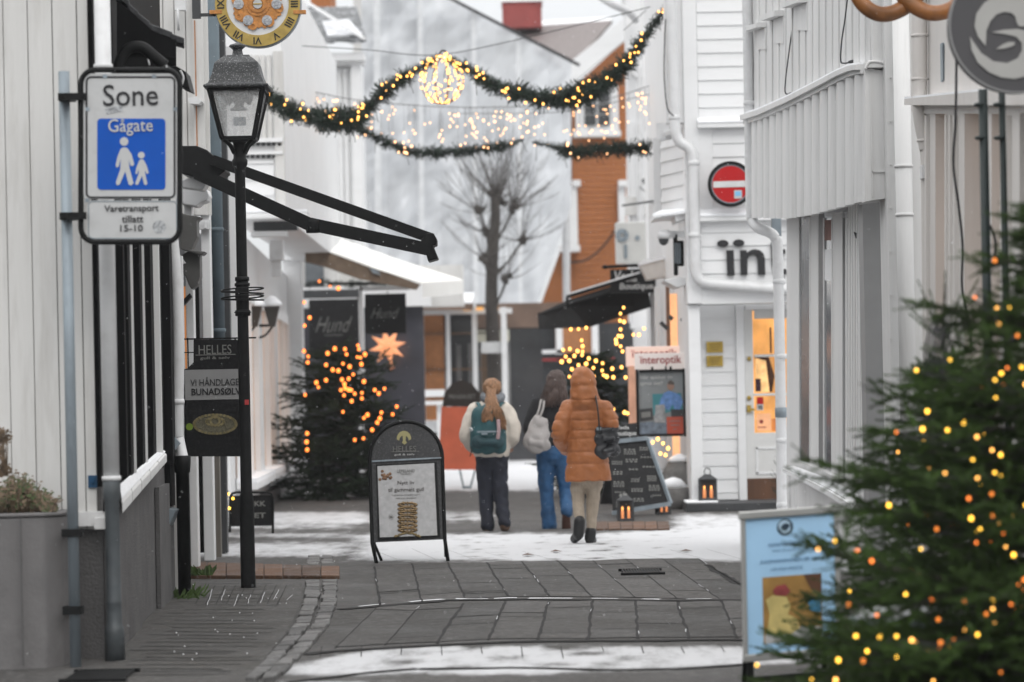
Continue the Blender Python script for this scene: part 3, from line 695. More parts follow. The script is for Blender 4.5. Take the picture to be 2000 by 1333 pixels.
# ------------------------------------------------------------------ lamp post
g = G(485,1149); LD = g.y
lp_ = thing('lamp_post', 'black cast iron lamp post with a snow dusted four sided lantern', 'lamp post', g)
S = lambda px: px*LD/F
def lz(py): return P(470, py, LD).z
mb = MB()
mb.lathe(g.x, g.y, [(S(15),0),(S(14.5),.02),(S(14.2),lz(985)),(S(13.5),lz(972)),(S(11.2),lz(962)),(S(11.2),lz(720)),(S(10.6),lz(600)),(S(10.2),lz(345)),(S(10.5),lz(330)),(S(15),lz(322)),(S(15.5),lz(314)),(S(12.5),lz(310)),(S(12),lz(300)),(S(11),lz(290)),(S(12.5),lz(280)),(S(16),lz(276))], 20)
mb.build('post', m_black, lp_)
mb = MB()
for z0, z1, r in ((lz(550),lz(541),14),(lz(560),lz(553),15),(lz(575),lz(565),13.5),(lz(618),lz(606),15),(lz(612),lz(609),17)):
    mb.lathe(g.x, g.y, [(S(r-2),z0),(S(r),z0+.004),(S(r),z1-.004),(S(r-2),z1)], 16)
mb.lathe(g.x, g.y, [(S(12),lz(618)),(S(12.6),lz(610)),(S(12.6),lz(560)),(S(12),lz(550))], 16); mb.build('clamp_collar', m_black, lp_)
mb = MB()
for py, t in ((566,.010),(572,-.012),(581,.012),(586,-.006)):
    z = lz(py); mb.tube([V(g.x+S(41)*cos(2*pi*k/40), g.y+S(41)*sin(2*pi*k/40), z+t*cos(2*pi*k/40+.6)) for k in range(40)], .0065, 6, closed=True)
mb.box(g.x-S(13), g.x+S(13), g.y-S(14), g.y-S(11), lz(588), lz(563)); mb.build('flower_basket_hoop', m_black, lp_)
# lantern: four sided, tapering down.  half widths at top and bottom in px
def sq(w, z, yaw=0): return [V(g.x+S(w)*sx, g.y+S(w)*sy, z) for sx, sy in ((-1,-1),(1,-1),(1,1),(-1,1))]
wt, wb, zt_, zb_ = 52, 31, lz(178), lz(272)
T, B = sq(wt, zt_), sq(wb, zb_)
mb = MB()
for i in range(4):
    mb.bar(B[i], T[i], S(7), S(7)); mb.bar(B[i], B[(i+1)%4], S(6), S(7)); mb.bar(T[i], T[(i+1)%4], S(6), S(8))
for sx, sy in ((-1,-1),(1,-1),(1,1),(-1,1)):
    mb.tube(smooth_path([V(g.x+S(28)*sx, g.y+S(28)*sy, lz(274)), V(g.x+S(17)*sx, g.y+S(17)*sy, lz(285)), V(g.x+S(10)*sx, g.y+S(10)*sy, lz(300))], 4), S(4), 8)
mb.build('lantern_cage', m_black, lp_)
GL = bpy.data.materials.new('whitened_lantern_glass'); GL.use_nodes = True; b = GL.node_tree.nodes['Principled BSDF']
b.inputs['Base Color'].default_value = (.92,.93,.93,1); b.inputs['Roughness'].default_value = .15; b.inputs['Alpha'].default_value = .38  # white in the glass colour stands for light coming through from behind
tn = GL.node_tree.nodes.new('ShaderNodeTexNoise'); tn.inputs['Scale'].default_value = 9; mr = GL.node_tree.nodes.new('ShaderNodeMapRange'); mr.inputs[3].default_value = .12; mr.inputs[4].default_value = .36
GL.node_tree.links.new(tn.outputs['Fac'], mr.inputs[0]); GL.node_tree.links.new(mr.outputs[0], b.inputs['Alpha'])
for i in range(4):
    mb = MB(); j = (i+1) % 4; nrm = (T[j]-T[i]).cross(B[i]-T[i]).normalized()*.004
    mb.prism([B[i].lerp(B[j],.06), B[j].lerp(B[i],.06), T[j].lerp(T[i],.06), T[i].lerp(T[j],.06)], nrm); mb.build('glass_pane', GL, lp_)
mb = MB(); mb.lathe(g.x, g.y, [(S(18),lz(176)),(S(18),lz(190)),(S(9),lz(192)),(S(8),lz(208)),(S(16),lz(212)),(S(17),lz(216)),(S(5),lz(217))], 14)
for k in range(10):
    a = 2*pi*k/10; mb.add([V(g.x+S(8)*cos(a), g.y+S(8)*sin(a), lz(195)), V(g.x+S(30)*cos(a+.12), g.y+S(30)*sin(a+.12), lz(188)), V(g.x+S(31)*cos(a-.1), g.y+S(31)*sin(a-.1), lz(184)), V(g.x+S(24)*cos(a), g.y+S(24)*sin(a), lz(206))], [(0,1,2,3)])
mb.build('lamp_fitting', M('dull_lamp_metal', (.16,.165,.17), .4, metal=.4, var=.3, scale=50), lp_)
mb = MB(); mb.box(g.x-S(11), g.x+S(14), g.y-S(2), g.y+S(2), lz(246), lz(229)); mb.build('bulb_label', m_galv, lp_)
m_dust = M('snow_dusted_black_metal', (.03,.032,.034), .55, var=.3, scale=20, dirt_shade=(.72,.73,.75), dirt_shade_amt=.62, dirt_shade_scale=110)
nd = [x for x in m_dust.node_tree.nodes if x.type == 'MAP_RANGE'][0]; nd.inputs[1].default_value = .57; nd.inputs[2].default_value = .64
mb = MB()
rings = [(62,lz(176)),(63,lz(171)),(54,lz(166)),(47,lz(148)),(42,lz(126)),(33,lz(118)),(26,lz(113)),(25,lz(110))]
vs = [v for w, z in rings for v in sq(w, z)]
mb.add(vs, [(i*4+k, i*4+(k+1)%4, (i+1)*4+(k+1)%4, (i+1)*4+k) for i in range(len(rings)-1) for k in range(4)]+[(3,2,1,0), tuple(len(vs)-4+k for k in range(4))])
mb.build('lantern_roof', m_dust, lp_, bevel=.008)
mb = MB(); mb.lathe(g.x, g.y, [(S(26),lz(114)),(S(20),lz(110)),(S(11),lz(108)),(S(9),lz(98)),(S(12),lz(95)),(S(17),lz(91)),(S(15),lz(88)),(S(5),lz(85)),(.002,lz(82))], 16); mb.build('finial', m_dust, lp_)
mb = MB(); mb.pbox(478, 781, 486, 791, LD-S(12.5), .004); mb.build('red_sticker', m_letter_red, lp_)

# ------------------------------------------------------------------ hanging jewellery sign (behind the lamp post)
HD = 24.6
sg = thing('projecting_sign', 'tall black jewellery shop sign with silver brooch picture behind the lamp post', 'sign', P(415, 890, HD))
mb = MB(); mb.pprism([(378,664),(465,664),(467,712),(474,716),(474,892),(360,892),(359,722),(366,720),(378,708)], HD, .05); bd = mb.build('board', m_blacksign, sg)
mb = MB(); mb.pbox(350, 660, 500, 663, HD+.02, .02); mb.pbox(354, 688, 380, 690, HD+.02, .02); mb.pbox(366, 660, 368, 720, HD+.02, .02); mb.pbox(458, 660, 461, 716, HD+.02, .02); mb.build('bracket', m_black, sg)
mb = MB(); mb.pbox(361, 722, 470, 781, HD-.004, .006); wp = mb.build('grey_panel', M('grey_sign_panel', (.27,.27,.27), .5, var=.06), sg)
text('HELLES', 420, 683, HD-.003, 18, m_letter_g, bd, wpx=64)
mb = MB(); mb.pbox(382, 692.5, 460, 694, HD-.004, .004); mb.build('rule', m_letter_g, bd)
text('gull & sølv', 420, 700, HD-.003, 7, m_letter_g, bd, wpx=58, off=.01)
text('VI HÅNDLAGER', 424, 745, HD-.006, 17, m_letter_b, wp, wpx=104)
text('BUNADSØLV!', 424, 765, HD-.006, 13.5, m_letter_b, wp, wpx=100, off=.02)
mb = MB(); mb.disc(420, 829, 44, HD-.003, .006, 40, 21); br = mb.build('brooch_picture', M('silver_gilt', (.13,.12,.08), .45, metal=.3, var=.5, scale=90), bd)
mb = MB()
for k in range(34): a = 2*pi*k/34; mb.disc(420+41*cos(a), 829+18.5*sin(a), 3.2, HD-.008, .006, 8, 2.6)
for k in range(16): a = 2*pi*k/16; mb.disc(420+17*cos(a), 824+8*sin(a), 3.0, HD-.008, .006, 8, 2.4)
mb.ring(420, 822, 7, 11, HD-.009, .006, 20)
mb.build('beading', M('gilt_beads', (.24,.20,.10), .4, metal=.4, var=.4, scale=60), br)
mb = MB(); mb.disc(370, 834, 7, HD-.004, .004, 12); mb.build('green_mark', M('lime_green_print', (.16,.24,.02), .5), bd)

# ------------------------------------------------------------------ clock sign
KD = 25.2
ck = thing('clock_sign', 'round gilt clock sign with jewelled filigree centre above the lamp', 'clock', P(503, 92, KD))
kx, ky = 503, 8
mb = MB(); mb.disc(kx, ky, 85, KD+.01, .10, 56); mb.build('case', m_galv, ck)
mb = MB(); mb.ring(kx, ky, 61, 83, KD-.01, .04, 64); rg = mb.build('numeral_ring', m_gold, ck)
mb = MB(); mb.disc(kx, ky, 62, KD, .02, 48); mb.build('white_dial', M('white_enamel', (.62,.63,.64), .4, var=.05), ck)
mb = MB(); pts = []
for k in range(120):
    a = 2*pi*k/120; r = 45+5*abs(sin(a*4.0+.4))+1.4*(1 if k % 4 < 2 else -1); pts.append((kx+r*cos(a), ky+r*sin(a)))
mb.pprism(pts, KD-.012, .015)
for k in range(8): a = 2*pi*k/8+.2; mb.ring(kx+44*cos(a), ky+44*sin(a), 3.5, 8, KD-.02, .012, 14)
for k in range(30): a = 2*pi*k/30; mb.disc(kx+22*cos(a), ky+22*sin(a), 2.3, KD-.02, .012, 8)
mb.ring(kx, ky, 11, 17, KD-.022, .014, 24)
fl = mb.build('filigree', m_copper, ck)
for k in range(6):
    a = 2*pi*k/6+.02; a = pi/2+ (k-.5)*pi/3+.0; x, y = kx+37*cos(a), ky+37*sin(a)
    mb = MB(); mb.disc(x, y, 10, KD-.024, .014, 18)
    for j in range(8): b_ = 2*pi*j/8; mb.disc(x+6*cos(b_), y+6*sin(b_), 2.2, KD-.029, .006, 7)
    mb.disc(x, y, 3, KD-.031, .01, 8); mb.build('gem', m_silver, ck)
mb = MB(); mb.disc(kx, ky, 9, KD-.03, .02, 20); mb.build('hub', m_white_sign, ck)
mb = MB(); mb.pbox(kx-9, ky-1, kx+9, ky+1, KD-.034, .005); mb.build('hub_slot', m_brass, ck)
for k, s in enumerate(['XII','I','II','III','IIII','V','VI','VII','VIII','IX','X','XI']):
    a = radians(30*k); x, y = kx+72*sin(a), ky-72*cos(a)
    text(s, x, y, KD-.012, 14, m_letter_b, rg, name='numeral', rot=-a, off=.01)
for x in (kx-82, kx+82):
    mb = MB(); mb.pbox(x-12, 20, x+12, 27, KD-.02, .06); mb.build('clasp', m_copper, ck)
mb = MB(); mb.pbox(375, -8, 391, 36, KD+.02, .05); mb.pbox(388, 26, 424, 32, KD+.03, .03); mb.pbox(375, -30, 391, -6, KD+.02, .05); mb.build('wall_bracket', m_darkgrey, ck)

# ------------------------------------------------------------------ awning arms
AD = 25.4
an = thing('awning_frame', 'black folding awning arms without cloth reaching out behind the lamp post', 'awning', P(395, 370, AD))
mb = MB(); prof = [(352,285),(384,285),(404,293),(422,309),(436,322),(440,334),(424,346),(400,352),(352,338)]
mb.pprism(prof, AD, .5); mb.build('cassette', m_black, an, bevel=.01)
mb = MB(); mb.bar(P(415,313,AD), P(845,467,AD), .075, .085, (0,0,1)); mb.build('top_rail', m_black, an)
mb = MB(); mb.bar(P(384,338,AD-.06), P(614,443,AD-.06), .07, .11); el = mb.build('folding_arm', m_black, an)
mb = MB(); mb.bar(P(606,438,AD-.04), P(840,488,AD-.04), .07, .105); mb.lathe(P(612,442,AD).x, AD-.05, [(.055,P(612,456,AD).z),(.06,P(612,450,AD).z),(.06,P(612,436,AD).z),(.055,P(612,430,AD).z)], 12); mb.build('forearm', m_black, an)
mb = MB(); mb.pprism([(822,470),(832,456),(846,455),(853,466),(853,478),(846,480),(856,505),(836,511),(832,496),(822,486)], AD-.06, .35); mb.build('end_bracket', m_black, an, bevel=.01)
mb = MB(); mb.pprism([(352,352),(388,344),(408,352),(396,372),(352,366)], AD+.15, .25); mb.build('wall_mount', m_pipe, an, bevel=.01)
# ------------------------------------------------------------------ jewellery shop (left, behind the lamp)
js_ = thing('jewellery_shop', 'white boarded shop front with slate blue downpipe behind the lamp post', 'house', (-3.4, 27.5, 0))
def post(px0, px1, py0, py1, d, dep): 
    mb = MB(); mb.pbox(px0, py0, px1, py1, d, dep); return mb
mb = MB(); mb.pbox(225, -60, 402, 420, 27.6, .3)
for k in range(5): mb.pbox(300+k*22, -60, 320+k*22, 420, 27.57, .04)
mb.pbox(378, -60, 399, 420, 27.5, .08)
mb.build('upper_wall', m_cream, js_)
wl = MB(); wallslab(wl, (-2.78, 23.7), (-3.3, 34), -.02, 3.2, .3, (1,.06)); wl.build('side_wall', m_darkgrey, js_)
for a, b, c, e, d, dep in ((366,381,392,1108,26.2,.16),(393,410,300,662,27.6,.16),(397,417,880,1096,28.1,.16),(441,466,90,690,29.3,.2)):
    post(a, b, c, e, d, dep).build('pilaster', m_board, js_, bevel=.006)
post(358, 366, 560, 720, 26.6, .05).build('lit_window', EM('amber_window', (.55,.22,.07), .6), js_)
post(350, 362, 500, 1168, 24.6, .08).build('pilaster', m_board, js_)
mb = MB(); mb.pprism([(352,362),(380,366),(404,370),(408,382),(404,392),(392,396),(384,404),(352,398)], 26.0, .3); mb.build('console', m_board, js_, bevel=.01)
mb = MB(); mb.pbox(388, 430, 411, 448, 27.5, .08); mb.pbox(398, 432, 402, 446, 27.46, .05); mb.build('pipe_clip', m_pipe, js_)
post(380, 393, 560, 1080, 27.4, .05).build('dark_panel', m_blackwood, js_)
post(401, 443, -60, 690, 29.0, .12).build('shadowed_casing', m_darkgrey, js_)  # dark casing behind the pipe, the shadow beside it painted in too
post(418, 430, 880, 1092, 28.8, .1).build('timber_post', M('weathered_post', (.16,.145,.125), .8, var=.2, stretch=(1,1,.2)), js_)
mb = MB(); mb.pprism([(428,880),(441,880),(444,1080),(434,1084)], 29.4, .15); mb.build('dark_post', m_darkgrey, js_)
mb = MB(); q = P(423, 500, 28.9); zt = P(423,-60,28.9).z; z0 = P(423,690,28.9).z
mb.tube([V(q.x,28.9,z0), V(q.x,28.9,zt)], .066, 16)
for py in (449, 646): z = P(423,py,28.9).z; mb.lathe(q.x, 28.9, [(.067,z-.02),(.075,z-.015),(.075,z+.015),(.067,z+.02)], 16)
mb.build('downpipe', m_slate, js_)
mb = MB(); mb.pbox(341, -20, 362, 20, 27.3, .1); mb.tube([P(347,18,27.3), P(349,60,27.35)], .012, 6); mb.build('cable_box', m_pipe, js_)
mb = MB(); mb.pprism([(366,192),(385,188),(394,198),(388,204),(370,202)], 27.3, .2); mb.build('small_bracket', m_pipe, js_)
for py in (76,104,140,176,212,240):
    pass
mb = MB(); mb.pbox(381.5, 40, 383.5, 290, 27.49, .02); mb.build('board_seam', m_ochre, js_)
# folded metal sign on the wall, two scroll shaped halves
ms = thing('scroll_sign', 'dark grey curled metal sign hung on the wall between zone sign and lamp', 'sign', P(375, 560, 25.6))
mb = MB(); mb.pprism([(352,416),(368,420),(392,424),(384,432),(385,462),(374,488),(401,492),(394,499),(352,487)], 25.6, .22); mb.build('upper_scroll', M('grey_sheet_metal', (.10,.098,.094), .5, var=.15), ms, bevel=.008)
mb = MB(); mb.pprism([(352,500),(366,492),(390,492),(391,540),(386,556),(374,566),(368,556),(362,540),(352,530)], 25.7, .2); mb.build('lower_scroll', M('grey_sheet_metal', (.075,.073,.07), .5, var=.2), ms, bevel=.008)
mb = MB(); mb.pprism([(350,497),(362,514),(350,518)], 25.5, .05); mb.pprism([(350,540),(358,548),(354,566),(349,566)], 25.5, .05); mb.build('white_scrap', m_pipe, ms)
mb = MB(); mb.pprism([(352,592),(370,573),(374,580),(352,604)], 25.5, .1); mb.build('strut', m_black, ms)

# ------------------------------------------------------------------ white shop with warm windows (left, farther)
b2 = thing('clapboard_shop', 'white shop house with pale warm windows beyond the lamp post', 'house', (-4.2, 44, 0))
def lw(d): return lerp(-3.28, -3.80, (d-36)/17)     # its street wall
a, b = (lw(36), 36), (lw(53), 53)
mb = MB(); wallslab(mb, (a[0]-.03,a[1]), (b[0]-.03,b[1]), -.02, 3.6, 1.2, (1,.03)); mb.build('wall', m_board, b2)
UD = 40.0      # jettied upper storey whose end wall looks down the street
x0_, x1_ = P(440,300,UD).x, P(553,300,UD).x
mb = MB(); mb.box(x0_, x1_, UD, 53, P(520,424,UD).z, P(520,-90,UD).z); clap(mb, (x0_, UD), (x1_-.12, UD), P(520,414,UD).z, P(520,312,UD).z, .21, .03, (0,-1)); mb.build('upper_storey', m_board, b2)
mb = MB()
for k in range(8): mb.pbox(462+k*12, 108, 470+k*12, 270, UD-.04, .06)
mb.pbox(536, 100, 554, 420, UD-.05, .2); mb.build('ornamental_boards', m_cream, b2)
mb = MB(); mb.pbox(455, 270, 552, 278, UD-.10, .14); mb.pbox(455, 296, 552, 302, UD-.08, .12)
mb.build('string_course', m_board, b2)
mb = MB()
for k in range(9): mb.pbox(458+k*10.5, 279, 465+k*10.5, 285, UD-.05, .05); mb.pbox(458+k*10.5, 303, 465+k*10.5, 309, UD-.04, .05)
mb.build('dentils', m_darkgrey, b2)
mb = MB(); mb.pbox(450, 416, 600, 428, UD-.3, .6); mb.build('cornice', m_board, b2, bevel=.02)
mb = MB(); mb.pbox(450, 411, 600, 415.5, UD-.3, .6); mb.build('cornice_snow', m_snow, b2)
mb = MB(); mb.pbox(495, 428, 580, 450, UD+.3, .2); mb.build('cornice_shade_strip', m_darkgrey, b2)  # dark strip painting the shade under the cornice
mb = MB(); mb.pbox(490, 452, 560, 462, UD+.2, .3); mb.build('lower_trim', m_board, b2)
for d0, d1 in ((37,40.6),(41.6,45.2),(46.2,50.2)):
    mb = MB(); wallslab(mb, (lw(d0)+.015,d0), (lw(d1)+.015,d1), .55, 2.7, .03, (1,.03)); w_ = mb.build('shop_window', m_litpale, b2)
    mb = MB()
    for d in (d0-.1, (d0+d1)/2, d1): wallslab(mb, (lw(d)+.09,d), (lw(d+.14)+.09,d+.14), .45, 2.75, .1, (1,.03))
    wallslab(mb, (lw(d0)+.09,d0), (lw(d1)+.09,d1), 2.7, 2.85, .09, (1,.03)); mb.build('frame', m_board, w_)
    mb = MB(); wallslab(mb, (lw(d0)+.24,d0-.2), (lw(d1)+.24,d1+.3), .40, .48, .25, (1,.03)); s_ = mb.build('sill', m_board, w_)
    mb = MB(); wallslab(mb, (lw(d0)+.23,d0-.2), (lw(d1)+.23,d1+.3), .481, .53, .24, (1,.03)); mb.build('snow', m_snow, s_)
mb = MB(); wallslab(mb, (lw(36)+.1,36), (lw(53)+.1,53), -.02, .18, .12, (1,.03)); mb.build('plinth', m_found, b2)
mb = MB(); mb.pbox(556, 505, 592, 965, 52.6, .5); mb.pbox(550, 490, 598, 508, 52.5, .6); mb.build('corner_pilaster', m_board, b2, bevel=.01)
mb = MB(); mb.pbox(526, 470, 552, 508, 43, .3); mb.pbox(530, 500, 548, 540, 43.05, .2); mb.build('wall_box', m_pipe, b2)
# twin wall lantern
for i, (px, lab) in enumerate(((497,'snow capped wall lantern nearer the lamp post'),(531,'snow capped wall lantern farther from the lamp post'))):
    d = 40+i*1.5; t = thing('wall_lantern', lab, 'lantern', P(px, 640, d), 'wall lanterns on the white shop')
    mb = MB(); q = P(px, 600, d); s = d/F
    mb.lathe(q.x, d, [(.0,q.z-40*s),(8*s,q.z-38*s),(9*s,q.z-34*s),(20*s,q.z-2*s),(21*s,q.z+1*s),(18*s,q.z+2*s)], 4, False, pi/4); mb.build('glass_body', M('dark_bronze', (.05,.045,.04), .5), t)
    mb = MB(); mb.lathe(q.x, d, [(22*s,q.z+1*s),(19*s,q.z+9*s),(10*s,q.z+17*s),(3*s,q.z+22*s)], 10); mb.build('snow_cap', m_snow, t)
    mb = MB(); mb.bar(V(q.x, d, q.z-36*s), V(lw(d)-.02, d, q.z-36*s), 5*s, 5*s); mb.tube(smooth_path([V(q.x,d,q.z-38*s), V(q.x-14*s,d,q.z-55*s), V(lw(d)-.02,d,q.z-62*s)], 5), 2.4*s, 6); mb.build('bracket', m_black, t)
# small black street board with yellow lights beside it
g = G(487, 1043); t = thing('street_board', 'low black chalk board standing beyond the lamp post', 'sign board', g)
d = g.y; mb = MB(); mb.tube([P(449,1040,d)]+[P(x,y,d) for x,y in ((449,972),(454,964),(462,962),(522,962),(530,965),(533,973))]+[P(533,1045,d)], .014, 8); mb.build('frame', m_black, t)
mb = MB(); mb.pbox(451, 968, 531, 1028, d+.01, .02); bd = mb.build('board', m_blacksign, t)
text('KK', 508, 984, d+.007, 10, m_letter_g, bd, wpx=22, off=.02); text('ET', 508, 1007, d+.007, 10, m_letter_g, bd, wpx=22, off=.02)
t = thing('light_cluster', 'cluster of yellow fairy lights hanging left of the low black board', 'lights', P(446, 1000, d-.3))
for x, y in ((443,977),(455,977),(446,968),(442,990),(443,1001),(448,996)): bulb(t, P(x, y, d-.3), .014, m_bulby)
mb = MB(); mb.tube([P(446,958,d-.3), P(444,980,d-.28), P(445,1003,d-.3)], .004, 5); mb.build('wire', m_wire, t)

# ------------------------------------------------------------------ white gabled house above, left of the sheeting
b3 = thing('tiled_house', 'white house with snowy tiled roof left of the scaffold sheeting', 'house', P(635, 500, 60))
mb = MB(); mb.pbox(552, 108, 708, 620, 60, 1.5)
for k in range(13): mb.pbox(560+k*11.4, 135, 569+k*11.4, 620, 59.94, .07)
mb.pbox(690, 120, 708, 620, 59.8, .3); mb.pbox(552, 120, 572, 620, 59.8, .3); mb.build('wall', m_board, b3)
mb = MB(); mb.pbox(548, 104, 712, 120, 59.6, .6); mb.pbox(552, 120, 710, 128, 59.75, .4); mb.build('cornice', m_board, b3, bevel=.02)
mb = MB()      # roof: snowy slope towards the street with a dark wavy eave
for k in range(9):
    x = 575+k*15.5
    mb.hexa([P(x-34+k*2,20,63), P(x-18+k*2,20,63), P(x+16,84+2*sin(k*2.1),59.4), P(x,84+2*cos(k*1.7),59.4)], [P(x-34+k*2,14,63), P(x-18+k*2,13,63), P(x+16,76,59.4), P(x,78,59.4)])
rf = mb.build('roof', M('snow_dusted_tile', (.10,.105,.11), .7, var=.4, scale=3, dirt_shade=(.6,.61,.63), dirt_shade_amt=.9, dirt_shade_scale=5), b3)
mb = MB(); mb.hexa([P(628,44,61.2),P(680,40,61.2),P(708,70,59.6),P(640,73,59.6)], [P(628,41,61.2),P(680,37,61.2),P(708,67,59.6),P(640,70,59.6)]); mb.build('roof_snow', M('patchy_snow', (.55,.56,.58), .9, var=.35, scale=4), rf)
mb = MB(); mb.bar(P(560,-20,61), P(712,76,59.3), .06, .07, (0,1,0)); mb.build('bargeboard', m_board, b3)
mb = MB(); mb.pbox(526, 70, 556, 100, 60, .8); mb.bar(P(500,88,59.8), P(545,70,59.8), .10, .08, (0,1,0)); mb.build('gable_trim', m_board, b3)
mb = MB(); mb.tube(smooth_path([P(562,260,59.5), P(562,160,59.5), P(572,136,59.5), P(612,110,59.5), P(622,98,59.5)], 5), .06, 8); mb.build('downpipe', m_pipe, b3)
mb = MB(); mb.pbox(630, 110, 642, 134, 59.55, .1); mb.build('vent', m_darkgrey, b3)
mb = MB(); mb.pbox(606, -40, 646, 28, 66, 2); mb.build('chimney', m_orange, rf)

# ------------------------------------------------------------------ corner shop with the star (under the cream awning)
cs = thing('corner_shop', 'dark glazed corner shop under the cream awning behind the lit spruce', 'shop', P(700, 900, 57))
mb = MB(); mb.pbox(560, 580, 592, 985, 56.5, .5); mb.pbox(592, 560, 840, 600, 57.2, .6); mb.pbox(700, 566, 713, 960, 56.6, .15); mb.build('frame', m_board, cs)
mb = MB(); mb.pbox(590, 598, 830, 965, 57.5, .1); mb.build('window_glass', GLASS('shop_glass', (.05,.05,.06), .1), cs)
mb = MB(); mb.pbox(588, 470, 660, 560, 57.3, 1.5); mb.pbox(640, 520, 905, 600, 58, .8); mb.build('fascia', m_cream, cs)
mb = MB(); mb.pbox(596, 490, 632, 560, 57.2, .1); mb.build('upper_window', m_glassgrey, cs)
mb = MB(); mb.pbox(590, 566, 702, 582, 56.4, .3); mb.build('lintel', m_darkgrey, cs)
mb = MB(); mb.pbox(604, 585, 701, 700, 56.2, .05); s1 = mb.build('black_banner', m_blacksign, cs)
text('Hund', 652, 634, 56.15, 30, m_letter_g, s1, wpx=72, shear=.55, off=-.016); text('boutique', 652, 655, 56.15, 5, m_letter_g, s1, wpx=34)
for k, (x, y, w, h, m) in enumerate(((615,712,9,36,m_ochre),(640,700,8,50,m_letter_w),(770,690,14,60,m_darkgrey),(745,735,26,30,m_letter_red))):
    pass
mb = MB(); mb.pbox(720, 690, 740, 960, 58.6, .3); mb.pbox(775, 700, 800, 960, 58.6, .3); mb.build('display_figures', M('shop_display', (.16,.13,.14), .8, var=.6, scale=3), cs)
t = thing('hanging_sign', 'square black shop sign hanging on a white frame beside the star', 'sign', P(752, 652, 54))
mb = MB(); mb.pbox(713, 574, 793, 652, 54, .08); bd = mb.build('board', m_blacksign, t)
text('Hund', 752, 612, 53.95, 20, m_letter_g, bd, wpx=56, shear=.5, off=-.014)
mb = MB(); mb.pbox(703, 560, 800, 568, 54, .08); mb.pbox(703, 560, 709, 760, 54, .08); mb.build('frame', m_board, t); mb = MB(); mb.pbox(640, 551, 800, 556, 53.9, .08); mb.build('arm', m_black, t)
# paper star
t = thing('paper_star', 'glowing paper star lantern in the corner shop window', 'star lantern', P(757, 706, 55.5))
def star(mb, px, py, r0, r1, d, n=7, dep=.12, a0=pi/2):
    c = P(px, py, d); s = d/F; pts = []
    for k in range(2*n):
        a = a0+pi*k/n; r = (r1 if k % 2 == 0 else r0)*s; pts.append(V(c.x+r*cos(a), d, c.z+r*sin(a)))
    f, b_ = V(c.x, d-dep, c.z), V(c.x, d+dep, c.z); o = pts+[f, b_]; m_ = 2*n
    mb.add(o, [(k, (k+1)%m_, m_) for k in range(m_)]+[((k+1)%m_, k, m_+1) for k in range(m_)])
mb = MB(); star(mb, 757, 677, 17, 37, 55.5, 8, .12, .2); mb.build('paper_body', m_star, t)
mb = MB(); mb.tube([P(757,640,55.5), P(757,566,55.5)], .01, 5); mb.build('cord', m_wire, t)
t = thing('paper_star', 'tiny glowing star ornament low in the corner shop window', 'star lantern', P(764, 722, 56.5)); mb = MB(); star(mb, 764, 716, 4, 9, 56.5, 6, .04); mb.build('paper_body', EM('dim_star', (.5,.2,.1), .6), t)
# cream awning
t = thing('cream_awning', 'cream cloth awning sloping out over the corner shop', 'awning', P(740, 580, 52))
mb = MB()
q = [P(606,478,50), P(825,553,50), P(905,547,54), P(660,464,54)]
nn = 8
for k in range(nn):     # cloth in lengths with a faint seam between each
    u0, u1 = k/nn, (k+1)/nn-.003
    a0, a1 = q[0].lerp(q[3], u0), q[0].lerp(q[3], u1); b0, b1 = q[1].lerp(q[2], u0), q[1].lerp(q[2], u1); mid0 = a0.lerp(b0,.5)-V(0,0,.03); mid1 = a1.lerp(b1,.5)-V(0,0,.03)
    for c in ([a0,a1,mid1,mid0],[mid0,mid1,b1,b0]): mb.hexa([p-V(0,0,.012) for p in c], c)
m_aw = M('cream_awning_cloth', (.80,.79,.76), .8, var=.04, scale=2, dirt_shade=(.6,.58,.54), dirt_shade_amt=.3)
mb.build('cloth', m_aw, t)
mb = MB(); mb.hexa([P(825,582,50), P(905,574,54), P(905,574,54.05), P(825,582,50.05)], [P(825,553,50), P(905,547,54), P(905,547,54.05), P(825,553,50.05)]); mb.build('valance', m_aw, t)
mb = MB(); mb.prism([P(596,484,50.02), P(612,480,50.02), P(820,556,50.02), P(812,566,50.02), P(700,545,50.02), P(630,520,50.02), P(596,512,50.02)], (0,.25,0)); mb.build('side_arm_cover', M('brown_awning_cloth', (.17,.125,.09), .85, var=.2), t)
mb = MB(); mb.tube([P(600,474,50), P(652,461,54)], .16, 12); mb.build('roller', m_board, t)
mb = MB(); mb.pprism([(720,523),(738,528),(744,538),(728,534)], 49.95, .04); mb.build('plate', m_galv, t)

# ------------------------------------------------------------------ cafe front with ochre column behind
cf = thing('cafe_building', 'glazed cafe front with ochre column and brown awning behind the red board', 'shop', P(910, 890, 68))
mb = MB(); mb.pbox(790, 600, 1060, 905, 69.8, .2); mb.build('back_wall', GLASS('cafe_glass', (.035,.036,.04), .1), cf)
mb = MB()
for x0, x1, y1 in ((817,829,830),(872,880,800),(923,933,800),(983,991,790)): mb.pbox(x0, 600, x1, y1, 68, .2)
mb.pbox(795, 604, 1000, 614, 67.9, .3); mb.build('frame', m_board, cf)
mb = MB(); mb.pbox(830, 614, 868, 830, 68.2, .35); mb.build('ochre_column', m_ochre, cf)
for a, b, c, e in ((940,980,690,790),(850,874,716,724)):
    mb = MB(); mb.pbox(a, c, b, e, 68.4, .1); mb.build('inner_panel', M('inner_brown_panel', (.13,.085,.055), .8, var=.3, scale=2), cf)
mb = MB(); mb.hexa([P(782,590,70),P(926,586,70),P(924,606,66),P(786,606,66)], [P(782,578,70),P(926,578,70),P(924,594,66),P(786,592,66)]); mb.build('brown_awning', M('faded_brown_cloth', (.14,.09,.065), .85, var=.25, scale=3), cf)
